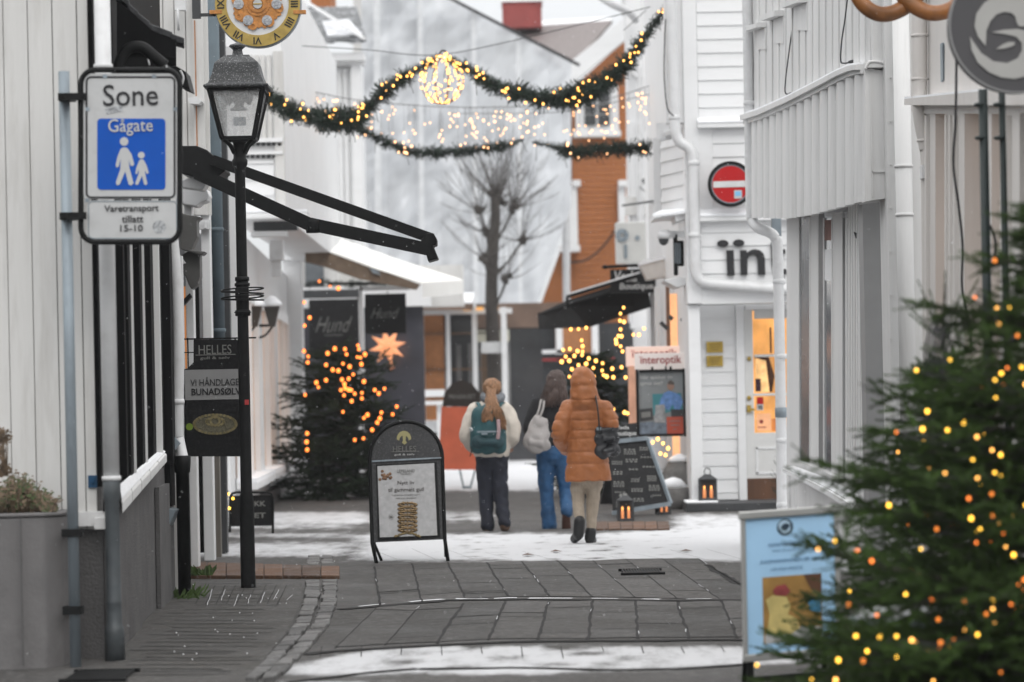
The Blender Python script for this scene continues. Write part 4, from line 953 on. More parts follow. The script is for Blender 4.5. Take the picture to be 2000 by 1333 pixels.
mb = MB(); mb.hexa([P(782,577,70),P(926,577,70),P(924,593,66),P(786,591,66)], [P(782,574,70),P(926,572,70),P(924,588,66),P(786,585,66)]); mb.build('awning_snow', m_snow, cf)
rr_ = random.Random(6)
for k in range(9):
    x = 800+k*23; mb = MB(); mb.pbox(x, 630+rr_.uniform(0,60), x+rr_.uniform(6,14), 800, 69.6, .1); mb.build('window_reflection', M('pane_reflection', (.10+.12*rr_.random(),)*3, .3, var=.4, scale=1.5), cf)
mb = MB()
for y in (650, 720, 770): mb.pbox(830, y, 985, y+3, 68.1, .1)
mb.build('glazing_bar', M('brown_glazing_bar', (.16,.09,.05), .6), cf)
mb = MB(); mb.pbox(930, 592, 1120, 640, 69, .6); mb.build('fascia', M('brown_fascia', (.15,.10,.075), .8, var=.25, scale=2), cf)
mb = MB(); mb.pbox(926, 645, 995, 668, 68.1, .1); mb.build('lit_sign', M('pale_sign', (.45,.44,.36), .7), cf)
mb = MB()
for x in (905,930,960): mb.pbox(x, 600, x+14, 607, 67.6, .1)
mb.build('small_lamps', EM('amber_small_lamp', (.8,.4,.12), 1), cf)
t = thing('white_bench', 'white slatted bench before the ochre column of the cafe', 'bench', G(815, 905))
mb = MB(); mb.pbox(768, 762, 868, 776, 64, .25); mb.build('backrest', m_board, t); mb = MB(); mb.pbox(768, 784, 868, 792, 63.9, .6); mb.build('seat', m_board, t)
for x in (775, 858):
    mb = MB(); q = P(x, 790, 64.2); mb.box(q.x-.05, q.x+.05, 64.1, 64.4, 0, q.z); mb.build('leg', m_board, t)
mb = MB(); mb.pbox(826, 822, 870, 845, 64.5, .6); tag(mb.build('flower_box', m_board, bevel=.02), 'white flower box at the foot of the ochre column', 'planter')

# ------------------------------------------------------------------ wrapped scaffold and the house under it
hw = thing('wrapped_house', 'pale house standing hidden behind the white scaffold sheeting', 'house', P(900, 700, 84))
mb = MB(); mb.pprism([(690,-80),(790,-80),(850,-4),(1030,86),(1030,600),(690,600)], 84, 8); mb.build('wall', m_cream, hw)
for x0, y0, x1, y1 in ((752,225,862,325),(930,240,1000,330),(750,-40,820,30)):
    mb = MB(); mb.pbox(x0, y0, x1, y1, 83.8, .25); w_ = mb.build('window', m_glassgrey, hw)
    mb = MB(); mb.pbox(x0-5, y0-8, x1+5, y0, 83.7, .3); mb.pbox(x0-5, y1, x1+5, y1+8, 83.7, .3); mb.pbox((x0+x1)/2-3, y0, (x0+x1)/2+3, y1, 83.75, .1); mb.build('frame', m_board, w_)
sc_ = thing('scaffold', 'tall scaffold wrapped in white plastic sheeting at the end of the street', 'scaffold', P(900, 700, 79))
# sheet grid with creases
def sheet_top(px): return max(-90, -12+(px-850)*.49) if px > 850 else -90
def sheet_bot(px):
    if px < 1046: return 640
    return 640
nx, ny = 130, 150; vs = []; pxs = []
for j in range(ny+1):
    v = j/ny
    for i in range(nx+1):
        u = i/nx; py = lerp(-90, 615, v)
        right = 1116 if py < 400 else lerp(1116, 1046, min(1, (py-400)/205.0))
        px = lerp(706, right, u); t_ = sheet_top(px); pyy = max(py, t_)
        r = .10*abs(sin((px-706)/52.0*pi))+ .14*noise.noise(V(px/45., pyy/70., 1))+.035*noise.noise(V(px/16.+pyy/30., pyy/24., 5))
        r += .16*abs(noise.noise(V((px+pyy*.6)/60., (px-pyy)/300., 9)))
        vs.append(P(px, pyy, 78.6-r))
mb = MB(); mb.add(vs, [(j*(nx+1)+i, j*(nx+1)+i+1, (j+1)*(nx+1)+i+1, (j+1)*(nx+1)+i) for j in range(ny) for i in range(nx)], True)
ps_ = bpy.data.materials.new('white_scaffold_sheeting'); ps_.use_nodes = True; t_ = ps_.node_tree; b = t_.nodes['Principled BSDF']
b.inputs['Roughness'].default_value = .4; b.inputs['Base Color'].default_value = (.58,.60,.625,1)
tcn = t_.nodes.new('ShaderNodeTexCoord'); nn1 = t_.nodes.new('ShaderNodeTexNoise'); nn1.inputs['Scale'].default_value = .55; nn1.inputs['Detail'].default_value = 6
t_.links.new(tcn.outputs['Object'], nn1.inputs['Vector']); rp = t_.nodes.new('ShaderNodeMapRange'); rp.inputs[1].default_value = .35; rp.inputs[2].default_value = .65; rp.inputs[3].default_value = .80; rp.inputs[4].default_value = .97
t_.links.new(nn1.outputs['Fac'], rp.inputs[0]); t_.links.new(rp.outputs[0], b.inputs['Alpha'])
mb.build('plastic_sheeting', ps_, sc_, fix=False)
mb = MB()
for x in (724, 818, 925, 1030, 1100):
    y0 = max(-90, sheet_top(x)); mb.tube([P(x+(y0-300)*-.02, y0+8, 79.3), P(x+7, 640, 79.3)], .10, 8)
mb.build('standards', m_pipe, sc_)
mb = MB()
for y, xe_ in ((37,940),(182,1112),(330,1112),(480,1085),(600,1048)): mb.tube([P(708, y+6, 78.9), P(xe_, y-2, 78.9)], .06, 6)
mb.tube([P(730,480,78.9), P(900,300,78.9)], .05, 6); mb.build('ledgers', m_pipe, sc_)
mb = MB(); mb.tube([P(846,-20,77.8), P(1132,128,77.8)], .045, 6); mb.build('top_rope', m_wire, sc_)
# strips of tape over the sheet joints
mb = MB()
for x, w in ((735,8),(820,6),(925,6),(1012,5)): 
    p0 = P(x, max(-80, sheet_top(x)), 77.95); p1 = P(x+5, 600, 77.95); mb.bar(p0, p1, w*78/F*1.6, .02, (0,1,0))

mb.build('sheet_seam', M('white_tape', (.64,.655,.67), .5), sc_)

# ------------------------------------------------------------------ ochre brick house
oh = thing('ochre_house', 'ochre brick house with white window trim beyond the scaffold', 'house', P(1150, 800, 88))
mb = MB(); mb.pprism([(1040,640),(1098,480),(1118,440),(1118,172),(1222,78),(1226,640)], 87, 8)
clap(mb, (P(1120,400,87).x, 87), (P(1223,400,87).x, 87), P(1170,640,87).z, P(1170,180,87).z, .16, .03, (0,-1)); mb.build('wall', m_orange, oh)
mb = MB(); mb.hexa([P(985,62,95),P(1196,46,95),P(1112,142,86.4),P(1085,132,86.4)], [P(985,55,95),P(1196,40,95),P(1112,134,86.4),P(1085,124,86.4)]); rf = mb.build('roof', M('wet_brown_tile', (.15,.125,.12), .6, var=.25, scale=3, stretch=(6,1,1)), oh)
mb = MB(); mb.bar(P(1108,150,86.3), P(1230,50,86.3), .5, .42, (0,1,0)); mb.build('bargeboard', m_board, rf)
mb = MB(); mb.hexa([P(985,50,95.2),P(1192,38,95.2),P(1196,50,95),P(985,64,95)], [P(985,46,95.4),P(1192,34,95.4),P(1196,46,95.2),P(985,60,95.2)]); mb.build('ridge_snow', m_snow, rf)
mb = MB(); mb.pbox(981, 4, 1058, 54, 93, 1.5); ch = mb.build('chimney', M('red_brick_chimney', (.27,.055,.05), .85, var=.2, scale=2), oh)
mb = MB(); mb.pbox(979, -4, 1060, 3, 92.9, 1.7); mb.build('chimney_cap', m_snow, ch)
mb = MB(); mb.pbox(1124, 166, 1208, 262, 86.8, .25); w_ = mb.build('window', m_board, oh)
mb = MB()
for c in range(2):
    for r in range(3): mb.pbox(1142+c*27, 180+r*23, 1164+c*27, 199+r*23, 86.72, .1)
mb.build('pane', m_glass, w_)
mb = MB(); mb.pbox(1120, 256, 1213, 267, 86.5, .5); mb.build('sill', m_board, w_)
for a_ in ((1118,352,1134,364,86.5,.4),(1208,352,1226,364,86.5,.4),(1208,364,1222,450,86.7,.25),(1112,364,1128,480,86.6,.25)): mb = MB(); mb.pbox(*a_); mb.build('window_trim', m_board, oh)
mb = MB(); mb.pbox(1100, 440, 1112, 480, 86.6, .2); w_ = mb.build('window', m_glassgrey, oh)
mb = MB(); mb.pbox(1092, 480, 1133, 492, 86.3, .5); mb.build('sill', m_board, w_)
mb = MB(); mb.tube(smooth_path([P(1100,512,86.6), P(1140,510,86.6), P(1175,485,86.6), P(1205,445,86.6)], 6), .03, 5); mb.build('cable', m_wire, oh)
mb = MB(); mb.pbox(1000, 632, 1262, 920, 84.5, 2); sf = mb.build('black_shop_front', M('charcoal_boards', (.024,.026,.029), .75, var=.2, scale=2), oh)
mb = MB(); mb.pbox(1085, 628, 1168, 690, 84.3, .15); w_ = mb.build('window', m_ochre, oh)
mb = MB(); mb.pbox(1086, 630, 1099, 692, 84.1, .2); mb.pbox(1156, 630, 1169, 692, 84.1, .2); mb.pbox(1030, 684, 1100, 691, 84.1, .2); mb.build('frame', m_board, w_)
mb = MB(); mb.pbox(1000, 860, 1060, 905, 82, 1.5); mb.build('step', m_conc, oh)
mb = MB(); mb.pbox(1040, 700, 1200, 704, 84.2, .1); mb.build('red_line', m_letter_red, oh)

# ------------------------------------------------------------------ pollarded bare tree
g = G(968, 905); TD = g.y
tr = thing('pollard_tree', 'bare pollarded street tree with knuckled limbs and thin shoots', 'tree', g)
def Tp(px, py, dy=0): return P(px, py, TD+dy)
mb = MB(); sc1 = TD/F
mb.tube(smooth_path([V(g.x,g.y,0), Tp(966,760), Tp(962,640), Tp(960,560), Tp(964,470), Tp(968,420), Tp(966,385)], 6), [ (15.5-.20*i)*sc1 for i in range(37)], 12)
mb.build('trunk', m_bark, tr)
heads = [(966,380,0),(1003,408,.4),(938,415,-.3),(1020,470,.5),(950,455,.2),(990,545,-.3),(946,505,-.4),(975,395,.8)]
mb = MB()
for px, py, dy in heads:
    b = Tp(963, min(py+70, 600)); e = Tp(px, py, dy)
    mb.tube(smooth_path([b, b.lerp(e,.5)+V(0,0,-.08), e], 5), [4*sc1]*4+[2.4*sc1]*7, 8)
    for k in range(5): o = V(random.uniform(-.1,.1), random.uniform(-.1,.1), random.uniform(-.08,.08)); mb.ell(e+o, (random.uniform(.04,.085),)*3, 8, 6)
mb.build('limbs', m_bark, tr)
mb = MB()
for hi, (px, py, dy) in enumerate(heads):
    c = Tp(px, py, dy); k = 46 if hi in (0, 1, 7) else 24
    for i in range(k):
        a = random.gauss(pi/2, .85) if hi in (0,7) else random.uniform(-.3, pi+.3)
        side = cos(a); L_ = random.uniform(.6, 1.65)*(1.0 if hi in (0,1,2,7) else .8)
        dirv = V(side*.9+ (px-966)/120., random.uniform(-.7,.7), sin(a)*1.0+.15).normalized()
        p = [c]; dv = dirv.copy()
        for s in range(5):
            dv = (dv+V(random.uniform(-.12,.12), random.uniform(-.12,.12), .09)).normalized(); p.append(p[-1]+dv*L_/5)
        mb.tube(p, [.007,.0065,.0055,.0045,.0035,.002], 4)
        if random.random() < .6:
            q = p[3]; dv2 = (dv+V(random.uniform(-.6,.6), random.uniform(-.5,.5), 0)).normalized(); mb.tube([q, q+dv2*L_*.2, q+dv2*L_*.35+V(0,0,.04)], [.006,.005,.003], 4)
mb.build('shoots', m_twig, tr, fix=False)
mb = MB(); mb.pbox(981, 600, 990, 900, TD-.6, .12); tag(mb.build('white_pole', m_pipe), 'white pole standing close beside the bare tree', 'pole')
mb = MB(); mb.pbox(940, 668, 985, 690, TD-.5, .05); t = tag(mb.build('tree_notice', m_white_sign), 'small pale notice fixed across the bare tree trunk', 'notice')
# ------------------------------------------------------------------ optician's house (right, white weatherboards)
op = thing('optician_house', 'white weatherboarded corner house with glazed door and black wall letters', 'house', (4.2, 43, 0))
FD = 37.8
xc = P(1345, 600, FD).x; xe = P(1640, 600, FD).x
def fz(py, px=1450, d=FD): return P(px, py, d).z
mb = MB(); mb.box(xc+.01, xe, FD, FD+.5, fz(592), fz(-80))
clap(mb, (xc+.17, FD), (xe, FD), fz(587), fz(432), .168, .022, (0,-1)); clap(mb, (xc+.17, FD), (xe, FD), fz(413), fz(250), .168, .022, (0,-1)); clap(mb, (xc+.17, FD), (xe, FD), fz(236), fz(-80), .168, .022, (0,-1))
mb.build('front_wall', m_board, op)
mb = MB(); mb.box(xc-.01, xc+.165, FD-.035, FD+.4, fz(592), fz(-80)); mb.box(xc+.16, xc+.33, FD-.03, FD+.1, fz(413), fz(250)); mb.build('corner_board', m_board, op, bevel=.008)
for y0, y1 in ((236,250),(413,432)):
    mb = MB(); mb.hexa([V(xc+.15,FD-.14,fz(y1)),V(xe,FD-.14,fz(y1)),V(xe,FD,fz(y1)),V(xc+.15,FD,fz(y1))], [V(xc+.15,FD-.14,fz(y1)+.05),V(xe,FD-.14,fz(y1)+.05),V(xe,FD,fz(y0)),V(xc+.15,FD,fz(y0))]); lg = mb.build('ledge', m_board, op)
    mb = MB(); mb.hexa([V(xc+.15,FD-.15,fz(y1)+.052),V(xe,FD-.15,fz(y1)+.052),V(xe,FD-.005,fz(y0)+.003),V(xc+.15,FD-.005,fz(y0)+.003)], [V(xc+.15,FD-.15,fz(y1)+.085),V(xe,FD-.15,fz(y1)+.085),V(xe,FD-.005,fz(y0)+.045),V(xc+.15,FD-.005,fz(y0)+.045)]); mb.build('snow', m_snow, lg, bevel=.01)
# recessed lower front
LDp = 38.5
mb = MB(); mb.box(xc+.005, P(1456,800,LDp).x, LDp, LDp+.3, -.02, fz(590)); mb.box(P(1456,800,LDp).x, xe, LDp+1.2, LDp+1.4, -.02, fz(590)); mb.box(P(1456,800,LDp).x, xe, LDp+.02, LDp+1.3, fz(604,1500,LDp), fz(590));  clap(mb, (xc+.15, LDp), (P(1441,800,LDp).x, LDp), fz(965), fz(590), .168, .02, (0,-1)); mb.build('lower_wall', m_board, op)
mb = MB(); mb.box(xc-.005, xc+.14, FD+.05, LDp+.3, 0.05, fz(592)); mb.build('lower_corner_post', m_board, op, bevel=.008)
mb = MB(); mb.pbox(1372, 965, 1442, 976, LDp-.06, .1); mb.build('lower_skirting', m_board, op)
mb = MB(); mb.pbox(1371, 566, 1600, 592, FD-.03, .6); mb.build('overhang_fascia', m_board, op)
mb = MB(); mb.pbox(1441, 596, 1456, 985, LDp-.08, .2); mb.pbox(1456, 596, 1580, 604, LDp-.08, .2); mb.build('door_frame', m_board, op)
mb = MB(); d = LDp-.03
mb.pbox(1456, 604, 1473, 982, d, .07); mb.pbox(1473, 604, 1580, 622, d, .07); mb.pbox(1473, 845, 1580, 935, d, .07); mb.pbox(1473, 935, 1580, 985, d+.005, .07); mb.pbox(1473, 692, 1580, 697, d, .05); mb.pbox(1473, 768, 1580, 773, d, .05); mb.pbox(1546, 622, 1580, 845, d, .05)
dr = mb.build('door', M('white_door_paint', (.62,.62,.61), .45, var=.04), op, bevel=.006)
mb = MB(); mb.pbox(1477, 873, 1560, 877, d-.012, .02); mb.pbox(1477, 922, 1560, 926, d-.012, .02); mb.pbox(1477, 873, 1481, 926, d-.012, .02); mb.build('panel_moulding', m_board, dr)
mb = MB(); mb.pbox(1458, 934, 1570, 983, d-.012, .015); mb.build('kick_plate', m_brown, dr)
mb = MB(); mb.pbox(1473, 622, 1548, 846, d+.035, .01); mb.build('glazing', GLASS('clear_door_glass', (.02,.02,.02), .05, .12), dr)
mb = MB()
for y in (701, 778): mb.lathe(P(1463,y,d).x, d-.015, [(.001,P(1463,y,d).z-.028),(.02,P(1463,y,d).z-.024),(.028,P(1463,y,d).z),(.02,P(1463,y,d).z+.024),(.001,P(1463,y,d).z+.028)], 12)
mb.bar(P(1460,799,d-.05), P(1474,801,d-.05), .022, .028); mb.pbox(1459, 792, 1467, 806, d-.04, .04); mb.build('handle', m_brass, dr)
mb = MB(); mb.pbox(1470, 600, 1600, 850, d+.9, .05); mb.build('lit_interior', m_lit, op)
mb = MB(); mb.pprism([(1476,697),(1500,692),(1513,735),(1508,766),(1480,766),(1486,735)], d+.6, .2); mb.pbox(1504, 640, 1507, 690, d+.5, .05); mb.build('dark_display', M('dark_display', (.06,.025,.012), .7, var=.6, scale=6), op)
mb = MB(); mb.pprism([(1477,700),(1496,705),(1503,766),(1477,766)], d+.45, .1); mb.build('dress_display', EM('lit_cloth', (1,.58,.24), 1.1, var=.35, scale=9), op)
mb = MB(); mb.pbox(1476, 740, 1486, 765, d+.4, .05); mb.build('blue_item', M('purple_item', (.06,.02,.05), .7), op)
mb = MB(); mb.pbox(1478, 776, 1491, 790, d+.025, .006); s_ = mb.build('door_sticker', m_red, dr); mb = MB(); mb.pbox(1478, 790, 1491, 802, d+.025, .006); s2 = mb.build('door_sticker', m_white_sign, dr)
text('YB', 1484.5, 796, d+.02, 7, m_letter_b, s2, wpx=9, off=.02)
mb = MB(); mb.pbox(1478, 808, 1506, 842, d+.05, .01); p_ = mb.build('door_poster', EM('lit_poster', (1,.50,.26), .85, var=.15), op)
mb = MB(); mb.disc(1487, 824, 4, d+.045, .004, 10); mb.pbox(1480, 834, 1496, 836, d+.045, .004); mb.build('print', m_letter_red, p_)
mb = MB(); mb.pbox(1508, 818, 1523, 842, d+.4, .1); mb.build('box_display', EM('dim_lit_box', (.75,.25,.06), .8, var=.3), op)
for y0 in (668, 695):
    mb = MB(); mb.pbox(1380, y0, 1412, y0+21, LDp-.045, .02); bp = mb.build('brass_plate', m_brass, op)
    mb = MB()
    for j in range(3): mb.pbox(1385+j*2, y0+5+j*5, 1407-j*2, y0+6+j*5, LDp-.048, .004)
    mb.build('engraving', m_brown, bp)
# wall letters  ï n t
wlet = thing('wall_lettering', 'big black letters of the shop name on the white weatherboards', 'sign', P(1470, 540, FD-.06)); d = FD-.075; dp = .06
mb = MB(); mb.disc(1412, 476, 11, d, dp, 24, 7); mb.disc(1443, 475, 11, d, dp, 24, 7); mb.pprism([(1419,489),(1433,489),(1435,538),(1421,538)], d, dp); mb.build('letter', m_letter_b, wlet)
mb = MB(); pts = [(1446,489),(1458,489),(1459,494),(1466,489),(1474,487),(1484,489),(1491,495),(1494,505),(1495,537),(1481,537),(1480,508),(1478,500),(1471,498),(1463,501),(1460,507),(1460,537),(1447,537)]
mb.pprism(pts, d, dp); mb.build('letter', m_letter_b, wlet)
mb = MB(); mb.pprism([(1506,474),(1516,474),(1518,488),(1534,487),(1534,496),(1519,497),(1521,518),(1525,526),(1536,526),(1536,536),(1520,537),(1511,531),(1508,516)], d, dp); mb.build('letter', m_letter_b, wlet)
text('eroptik', 1640, 512, d+dp/2, 60, m_letter_b, wlet, name='letter', wpx=190, off=.02, dep=dp)
# downpipe with swan neck
mb = MB(); pd = FD-.13
mb.tube(smooth_path([P(1306,-80,pd),P(1311,60,pd),P(1316,180,pd),P(1318,245,pd),P(1326,275,pd),P(1346,290,pd),P(1354,310,pd),P(1355,345,pd),P(1358,480,pd),P(1359,525,pd),P(1366,546,pd),P(1385,554,pd),P(1440,559,pd),P(1560,568,pd)], 7), 10.5*pd/F, 14)
for x, y in ((1317,230),(1355,319),(1357,460)):
    q = P(x,y,pd); mb.lathe(q.x, pd, [(.067,q.z-.03),(.076,q.z-.02),(.076,q.z+.02),(.067,q.z+.03)], 14)
mb.build('downpipe', m_pipe, op)
for a_ in ((1299,-80,1340,240,FD+.02,.3),(1284,240,1346,430,FD+2.0,.3),(1277,270,1290,430,FD+1.9,.1)): mb = MB(); mb.pbox(*a_); mb.build('narrow_wall', m_board, op)
# wall facing the street
def rx(d): return P(1345 if d <= FD else 1345-(d-FD)*7.0, 600, d).x
s0, s1 = (xc, LDp+.35), (P(1266,600,49).x, 49)
mb = MB(); wallslab(mb, (s0[0]+.03,s0[1]), (s1[0]+.03,s1[1]), -.02, 8.5, .12, (-1,-.02)); mb.build('street_wall', m_board, op)
mb = MB()
for y0, dd in ((300,FD+.7),(330,FD+.7),(360,FD+.7)): pass
mb.hexa([P(1292,272,40),P(1345,245,38.5),P(1345,235,38.5),P(1288,262,40)], [P(1292,272,40.3),P(1345,245,38.8),P(1345,235,38.8),P(1288,262,40.3)]); mb.build('upper_cornice', m_board, op)
mb = MB(); clap(mb, (P(1292,350,39.2).x,39.2), (P(1340,350,38.9).x,38.2), fz(420,1320,39), fz(275,1320,39), .17, .03, (-.6,-1)); mb.build('oriel_boards', m_board, op)
for (pts, lab) in (([(1276,428),(1318,422),(1320,434),(1350,424),(1348,412),(1320,418)], 0), ([(1296,548),(1328,540),(1346,545),(1342,556),(1322,562)], 1)):
    mb = MB(); mb.pprism(pts, 38.0+lab*.3, .9); h = mb.build('hood', m_board, op, bevel=.01)
mb = MB(); mb.hexa([P(1275,424,38),P(1350,416,37.9),P(1345,410,38.6),P(1290,416,38.8)], [P(1275,419,38),P(1350,410,37.9),P(1345,405,38.6),P(1290,411,38.8)]); mb.build('hood_snow', m_snow, op)
d0, d1 = 38.6, 48
for x0, x1, y0, y1, d in ((1280,1290,560,700,44),(1300,1312,558,900,42)): mb = MB(); mb.pbox(x0, y0, x1, y1, d, .2); mb.build('window_post', m_board, op)
mb = MB(); mb.pbox(1312, 574, 1336, 960, 41.0, .1); mb.build('lit_shop_window', EM('peach_lit_window', (1.0,.50,.24), .95, var=.12), op)
mb = MB(); mb.pbox(1302, 556, 1309, 720, 40.8, .1); mb.pbox(1331, 580, 1334, 720, 40.6, .1); mb.build('brown_frame', M('brown_window_frame', (.20,.10,.06), .6), op)
for a_, b_ in (((1290,630),(1304,643)),((1306,618),(1314,624)),((1331,622),(1338,632))): mb = MB(); mb.bar(P(*a_,40), P(*b_,40), .05, .05); mb.build('hinge_arm', m_darkgrey, op)
# stair cheeks with snow
mb = MB(); mb.lathe(P(1328,960,38.9).x, 38.9, [(.22,0),(.25,.2),(.22,.45),(.12,.62),(.03,.66)], 14, True, 0, 1, .6); mb.lathe(P(1316,990,38.5).x, 38.5, [(.24,0),(.25,.12),(.2,.26),(.1,.36),(.03,.38)], 14, True, 0, 1, .6); mb.build('stair_boulder', M('grey_granite_boulder', (.15,.145,.14), .9, var=.3, bump=.5, bscale=20), op)
mb = MB(); mb.lathe(P(1328,960,38.9).x, 38.9, [(.16,.585),(.11,.645),(.03,.68),(.01,.685)], 14, True, 0, 1, .6); mb.lathe(P(1316,990,38.5).x, 38.5, [(.19,.27),(.1,.372),(.03,.395),(.01,.40)], 14, True, 0, 1, .6); mb.build('stair_snow', m_snow, op)
g0 = P(1340, 1000, FD-.25)
mb = MB(); mb.box(g0.x, xe, FD-.35, LDp, 0.0, .10); stp = mb.build('door_step', m_darkgrey, op, bevel=.01)
mb = MB(); mb.box(g0.x+.0, P(1400,1000,FD).x, FD-.33, LDp-.45, .101, .13); mb.build('snow', m_snow, stp, bevel=.012)
# ------------------------------------------------------------------ no entry sign, camera, lamps on it
t = thing('no_entry_sign', 'round red no entry sign with white bar half behind the white downpipe', 'sign', P(1427, 405, FD-.3)); d = FD-.3
mb = MB(); mb.ring(1427, 360, 38, 45, d-.01, .06, 48); mb.build('rim', m_black, t)
mb = MB(); mb.ring(1427, 360, 36, 39, d-.004, .02, 48); mb.build('grey_border', m_galv, t)
mb = MB(); mb.disc(1427, 360, 37, d, .03, 48); mb.build('disc', m_red, t)
mb = MB(); mb.pprism([(1393,355),(1462,353),(1462,365),(1393,367)], d-.006, .005); mb.build('bar', M('white_reflective', (.55,.56,.56), .4), t)
mb = MB(); mb.pbox(1434, 372, 1449, 388, d-.006, .005); s_ = mb.build('sticker', m_white_sign, t); mb = MB(); mb.pbox(1436, 374, 1447, 383, d-.009, .004); mb.build('print', M('pale_blue_print', (.18,.42,.65), .5), s_)
mb = MB(); mb.pbox(1420, 330, 1436, 390, d+.03, .25); mb.build('mount', m_darkgrey, t)
t = thing('security_camera', 'grey dome security camera under the snowy hood on the white house', 'camera', P(1297, 480, 38.2)); d = 38.2
mb = MB(); q = P(1298, 466, d); s = d/F; mb.lathe(q.x, d, [(6*s,q.z-2*s),(14*s,q.z),(14*s,q.z+8*s),(9*s,q.z+16*s)], 16); mb.build('housing', m_pipe, t)
mb = MB(); mb.ell((q.x-2*s, d-.01, q.z-2*s), (10*s,10*s,12*s), 14, 8); mb.build('dome', m_darkgrey, t)
mb = MB(); mb.bar(P(1305,458,d+.05), P(1345,458,d+.4), .08, .08); mb.build('arm', m_pipe, t)
t = thing('wall_speaker', 'black finned box on the white house wall beside the dome camera', 'loudspeaker', P(1326, 535, 38.3))
mb = MB(); mb.pbox(1316, 458, 1324, 538, 38.3, .12); mb.pbox(1324, 470, 1336, 520, 38.35, .12); mb.build('body', m_black, t, bevel=.01)
mb = MB()
for k in range(4): mb.pbox(1318+k*3.2, 475, 1319.5+k*3.2, 515, 38.27, .05)
mb.build('fins', m_galv, t)
t = thing('wall_floodlight', 'white box lamp with snow above the black boutique sign', 'lamp', P(1280, 545, 44))
mb = MB(); mb.pprism([(1249,517),(1303,503),(1312,540),(1263,548)], 44, .35); mb.build('housing', M('cream_lamp_box', (.62,.59,.56), .5), t, bevel=.015)
mb = MB(); mb.pprism([(1247,514),(1258,508),(1303,500),(1304,505),(1250,519)], 43.98, .4); mb.build('snow', m_snow, t)
mb = MB(); mb.bar(P(1305,530,44.2), P(1330,545,44.5), .06, .06); mb.build('arm', m_darkgrey, t)
# ------------------------------------------------------------------ next white house with AC unit
r2 = thing('white_row_house', 'white row house with drainpipe between optician and ochre house', 'house', P(1250, 800, 55))
mb = MB(); mb.pbox(1227, -80, 1306, 640, 55, .8); mb.pbox(1216, -80, 1300, 20, 55.2, .8); mb.build('wall', m_board, r2)
mb = MB(); mb.pbox(1262, -80, 1310, 960, 50.5, .3); mb.pbox(1233, 240, 1241, 520, 54.8, .2); mb.build('corner_board', m_board, r2)
mb = MB(); mb.tube(smooth_path([P(1249,110,54.5), P(1250,300,54.5), P(1252,600,54.5)], 5), .06, 10); mb.build('downpipe', m_pipe, r2)
mb = MB(); mb.tube(smooth_path([P(1168,-10,54), P(1195,8,54), P(1228,24,54.5), P(1242,40,54.8)], 5), .07, 8); mb.build('gutter', m_pipe, r2); mb = MB(); mb.tube(smooth_path([P(1232,132,54.5), P(1240,148,54.5), P(1258,150,54.5)], 5), .06, 8); mb.build('gutter', m_pipe, r2)
mb = MB(); mb.pbox(1226, 106, 1262, 120, 54.6, .3); mb.build('hood', m_galv, r2)
mb = MB(); mb.pbox(1222, 385, 1262, 420, 54.7, .3); mb.build('window_head', m_cream, r2)
mb = MB(); mb.pbox(1244, 640, 1300, 960, 52, 1); mb.build('shop_wall', m_board, r2)
mb = MB(); mb.bar(P(1216,402,50), P(1302,390,46), .03, .03); mb.tube([P(1302,393,46), P(1309,375,46), P(1306,370,46)], .015, 6); mb.tube(smooth_path([P(1255,352,54.4), P(1250,366,54.4), P(1275,384,52), P(1288,398,50)], 5), .012, 5); mb.build('iron_bracket', m_darkgrey, r2)
mb = MB(); mb.pbox(1256, 349, 1265, 359, 54, .1); mb.build('small_lamp', m_darkgrey, r2)
t = thing('air_conditioner', 'white air conditioner box mounted above the black boutique sign', 'air conditioner', P(1233, 515, 53))
mb = MB(); mb.pbox(1203, 434, 1265, 514, 53, .4); mb.build('casing', M('beige_casing', (.52,.52,.50), .5, var=.06, dirt_shade=(.3,.3,.29), dirt_shade_amt=.4), t, bevel=.02)
mb = MB(); mb.ring(1215, 460, 4, 13, 52.97, .05, 20); mb.disc(1245, 465, 5, 52.97, .04, 12); mb.pbox(1219, 478, 1225, 505, 52.97, .04); mb.build('fan_cover', m_galv, t)
# boutique sign and awning
t = thing('boutique_sign', 'black hanging boutique sign with white script beside the box lamp', 'sign', P(1237, 573, 47)); d = 47
mb = MB(); mb.pbox(1192, 526, 1283, 573, d, .06); bd = mb.build('board', m_blacksign, t)
text('Vesla', 1222, 540, d-.005, 22, m_letter_w, bd, wpx=44, shear=.2, off=.02); text('Boutique', 1243, 561, d-.005, 16, m_letter_w, bd, wpx=66, shear=.1, off=.02)
mb = MB(); mb.bar(P(1182,522,d), P(1262,518,d), .05, .05); mb.lathe(P(1182,522,d).x, d, [(.0,P(1182,527,d).z),(.05,P(1182,524,d).z),(.05,P(1182,520,d).z),(.0,P(1182,517,d).z)], 10); mb.build('arm', m_black, t)
t = thing('black_awning', 'black shop awning with snow on its edge below the boutique sign', 'awning', P(1160, 640, 50))
mb = MB(); A = [P(1052,612,50.5),P(1110,586,47),P(1268,535,47.2),P(1262,560,50.5)]
mb.hexa([p-V(0,0,.03) for p in A], A); m_bc = M('black_awning_cloth', (.017,.017,.018), .85, var=.2)
mb.build('cloth', m_bc, t)
mb = MB(); mb.prism([P(1050,612,50.4),P(1110,596,48.5),P(1262,545,48),P(1272,600,48),P(1150,640,48.6),P(1052,643,50.4)], (0,.05,0)); mb.build('valance', m_bc, t)
mb = MB(); mb.bar(P(1107,580,47), P(1250,537,47), .05, .06); mb.bar(P(1107,580,47), P(1109,602,47), .04, .04); mb.build('front_rail', m_black, t)
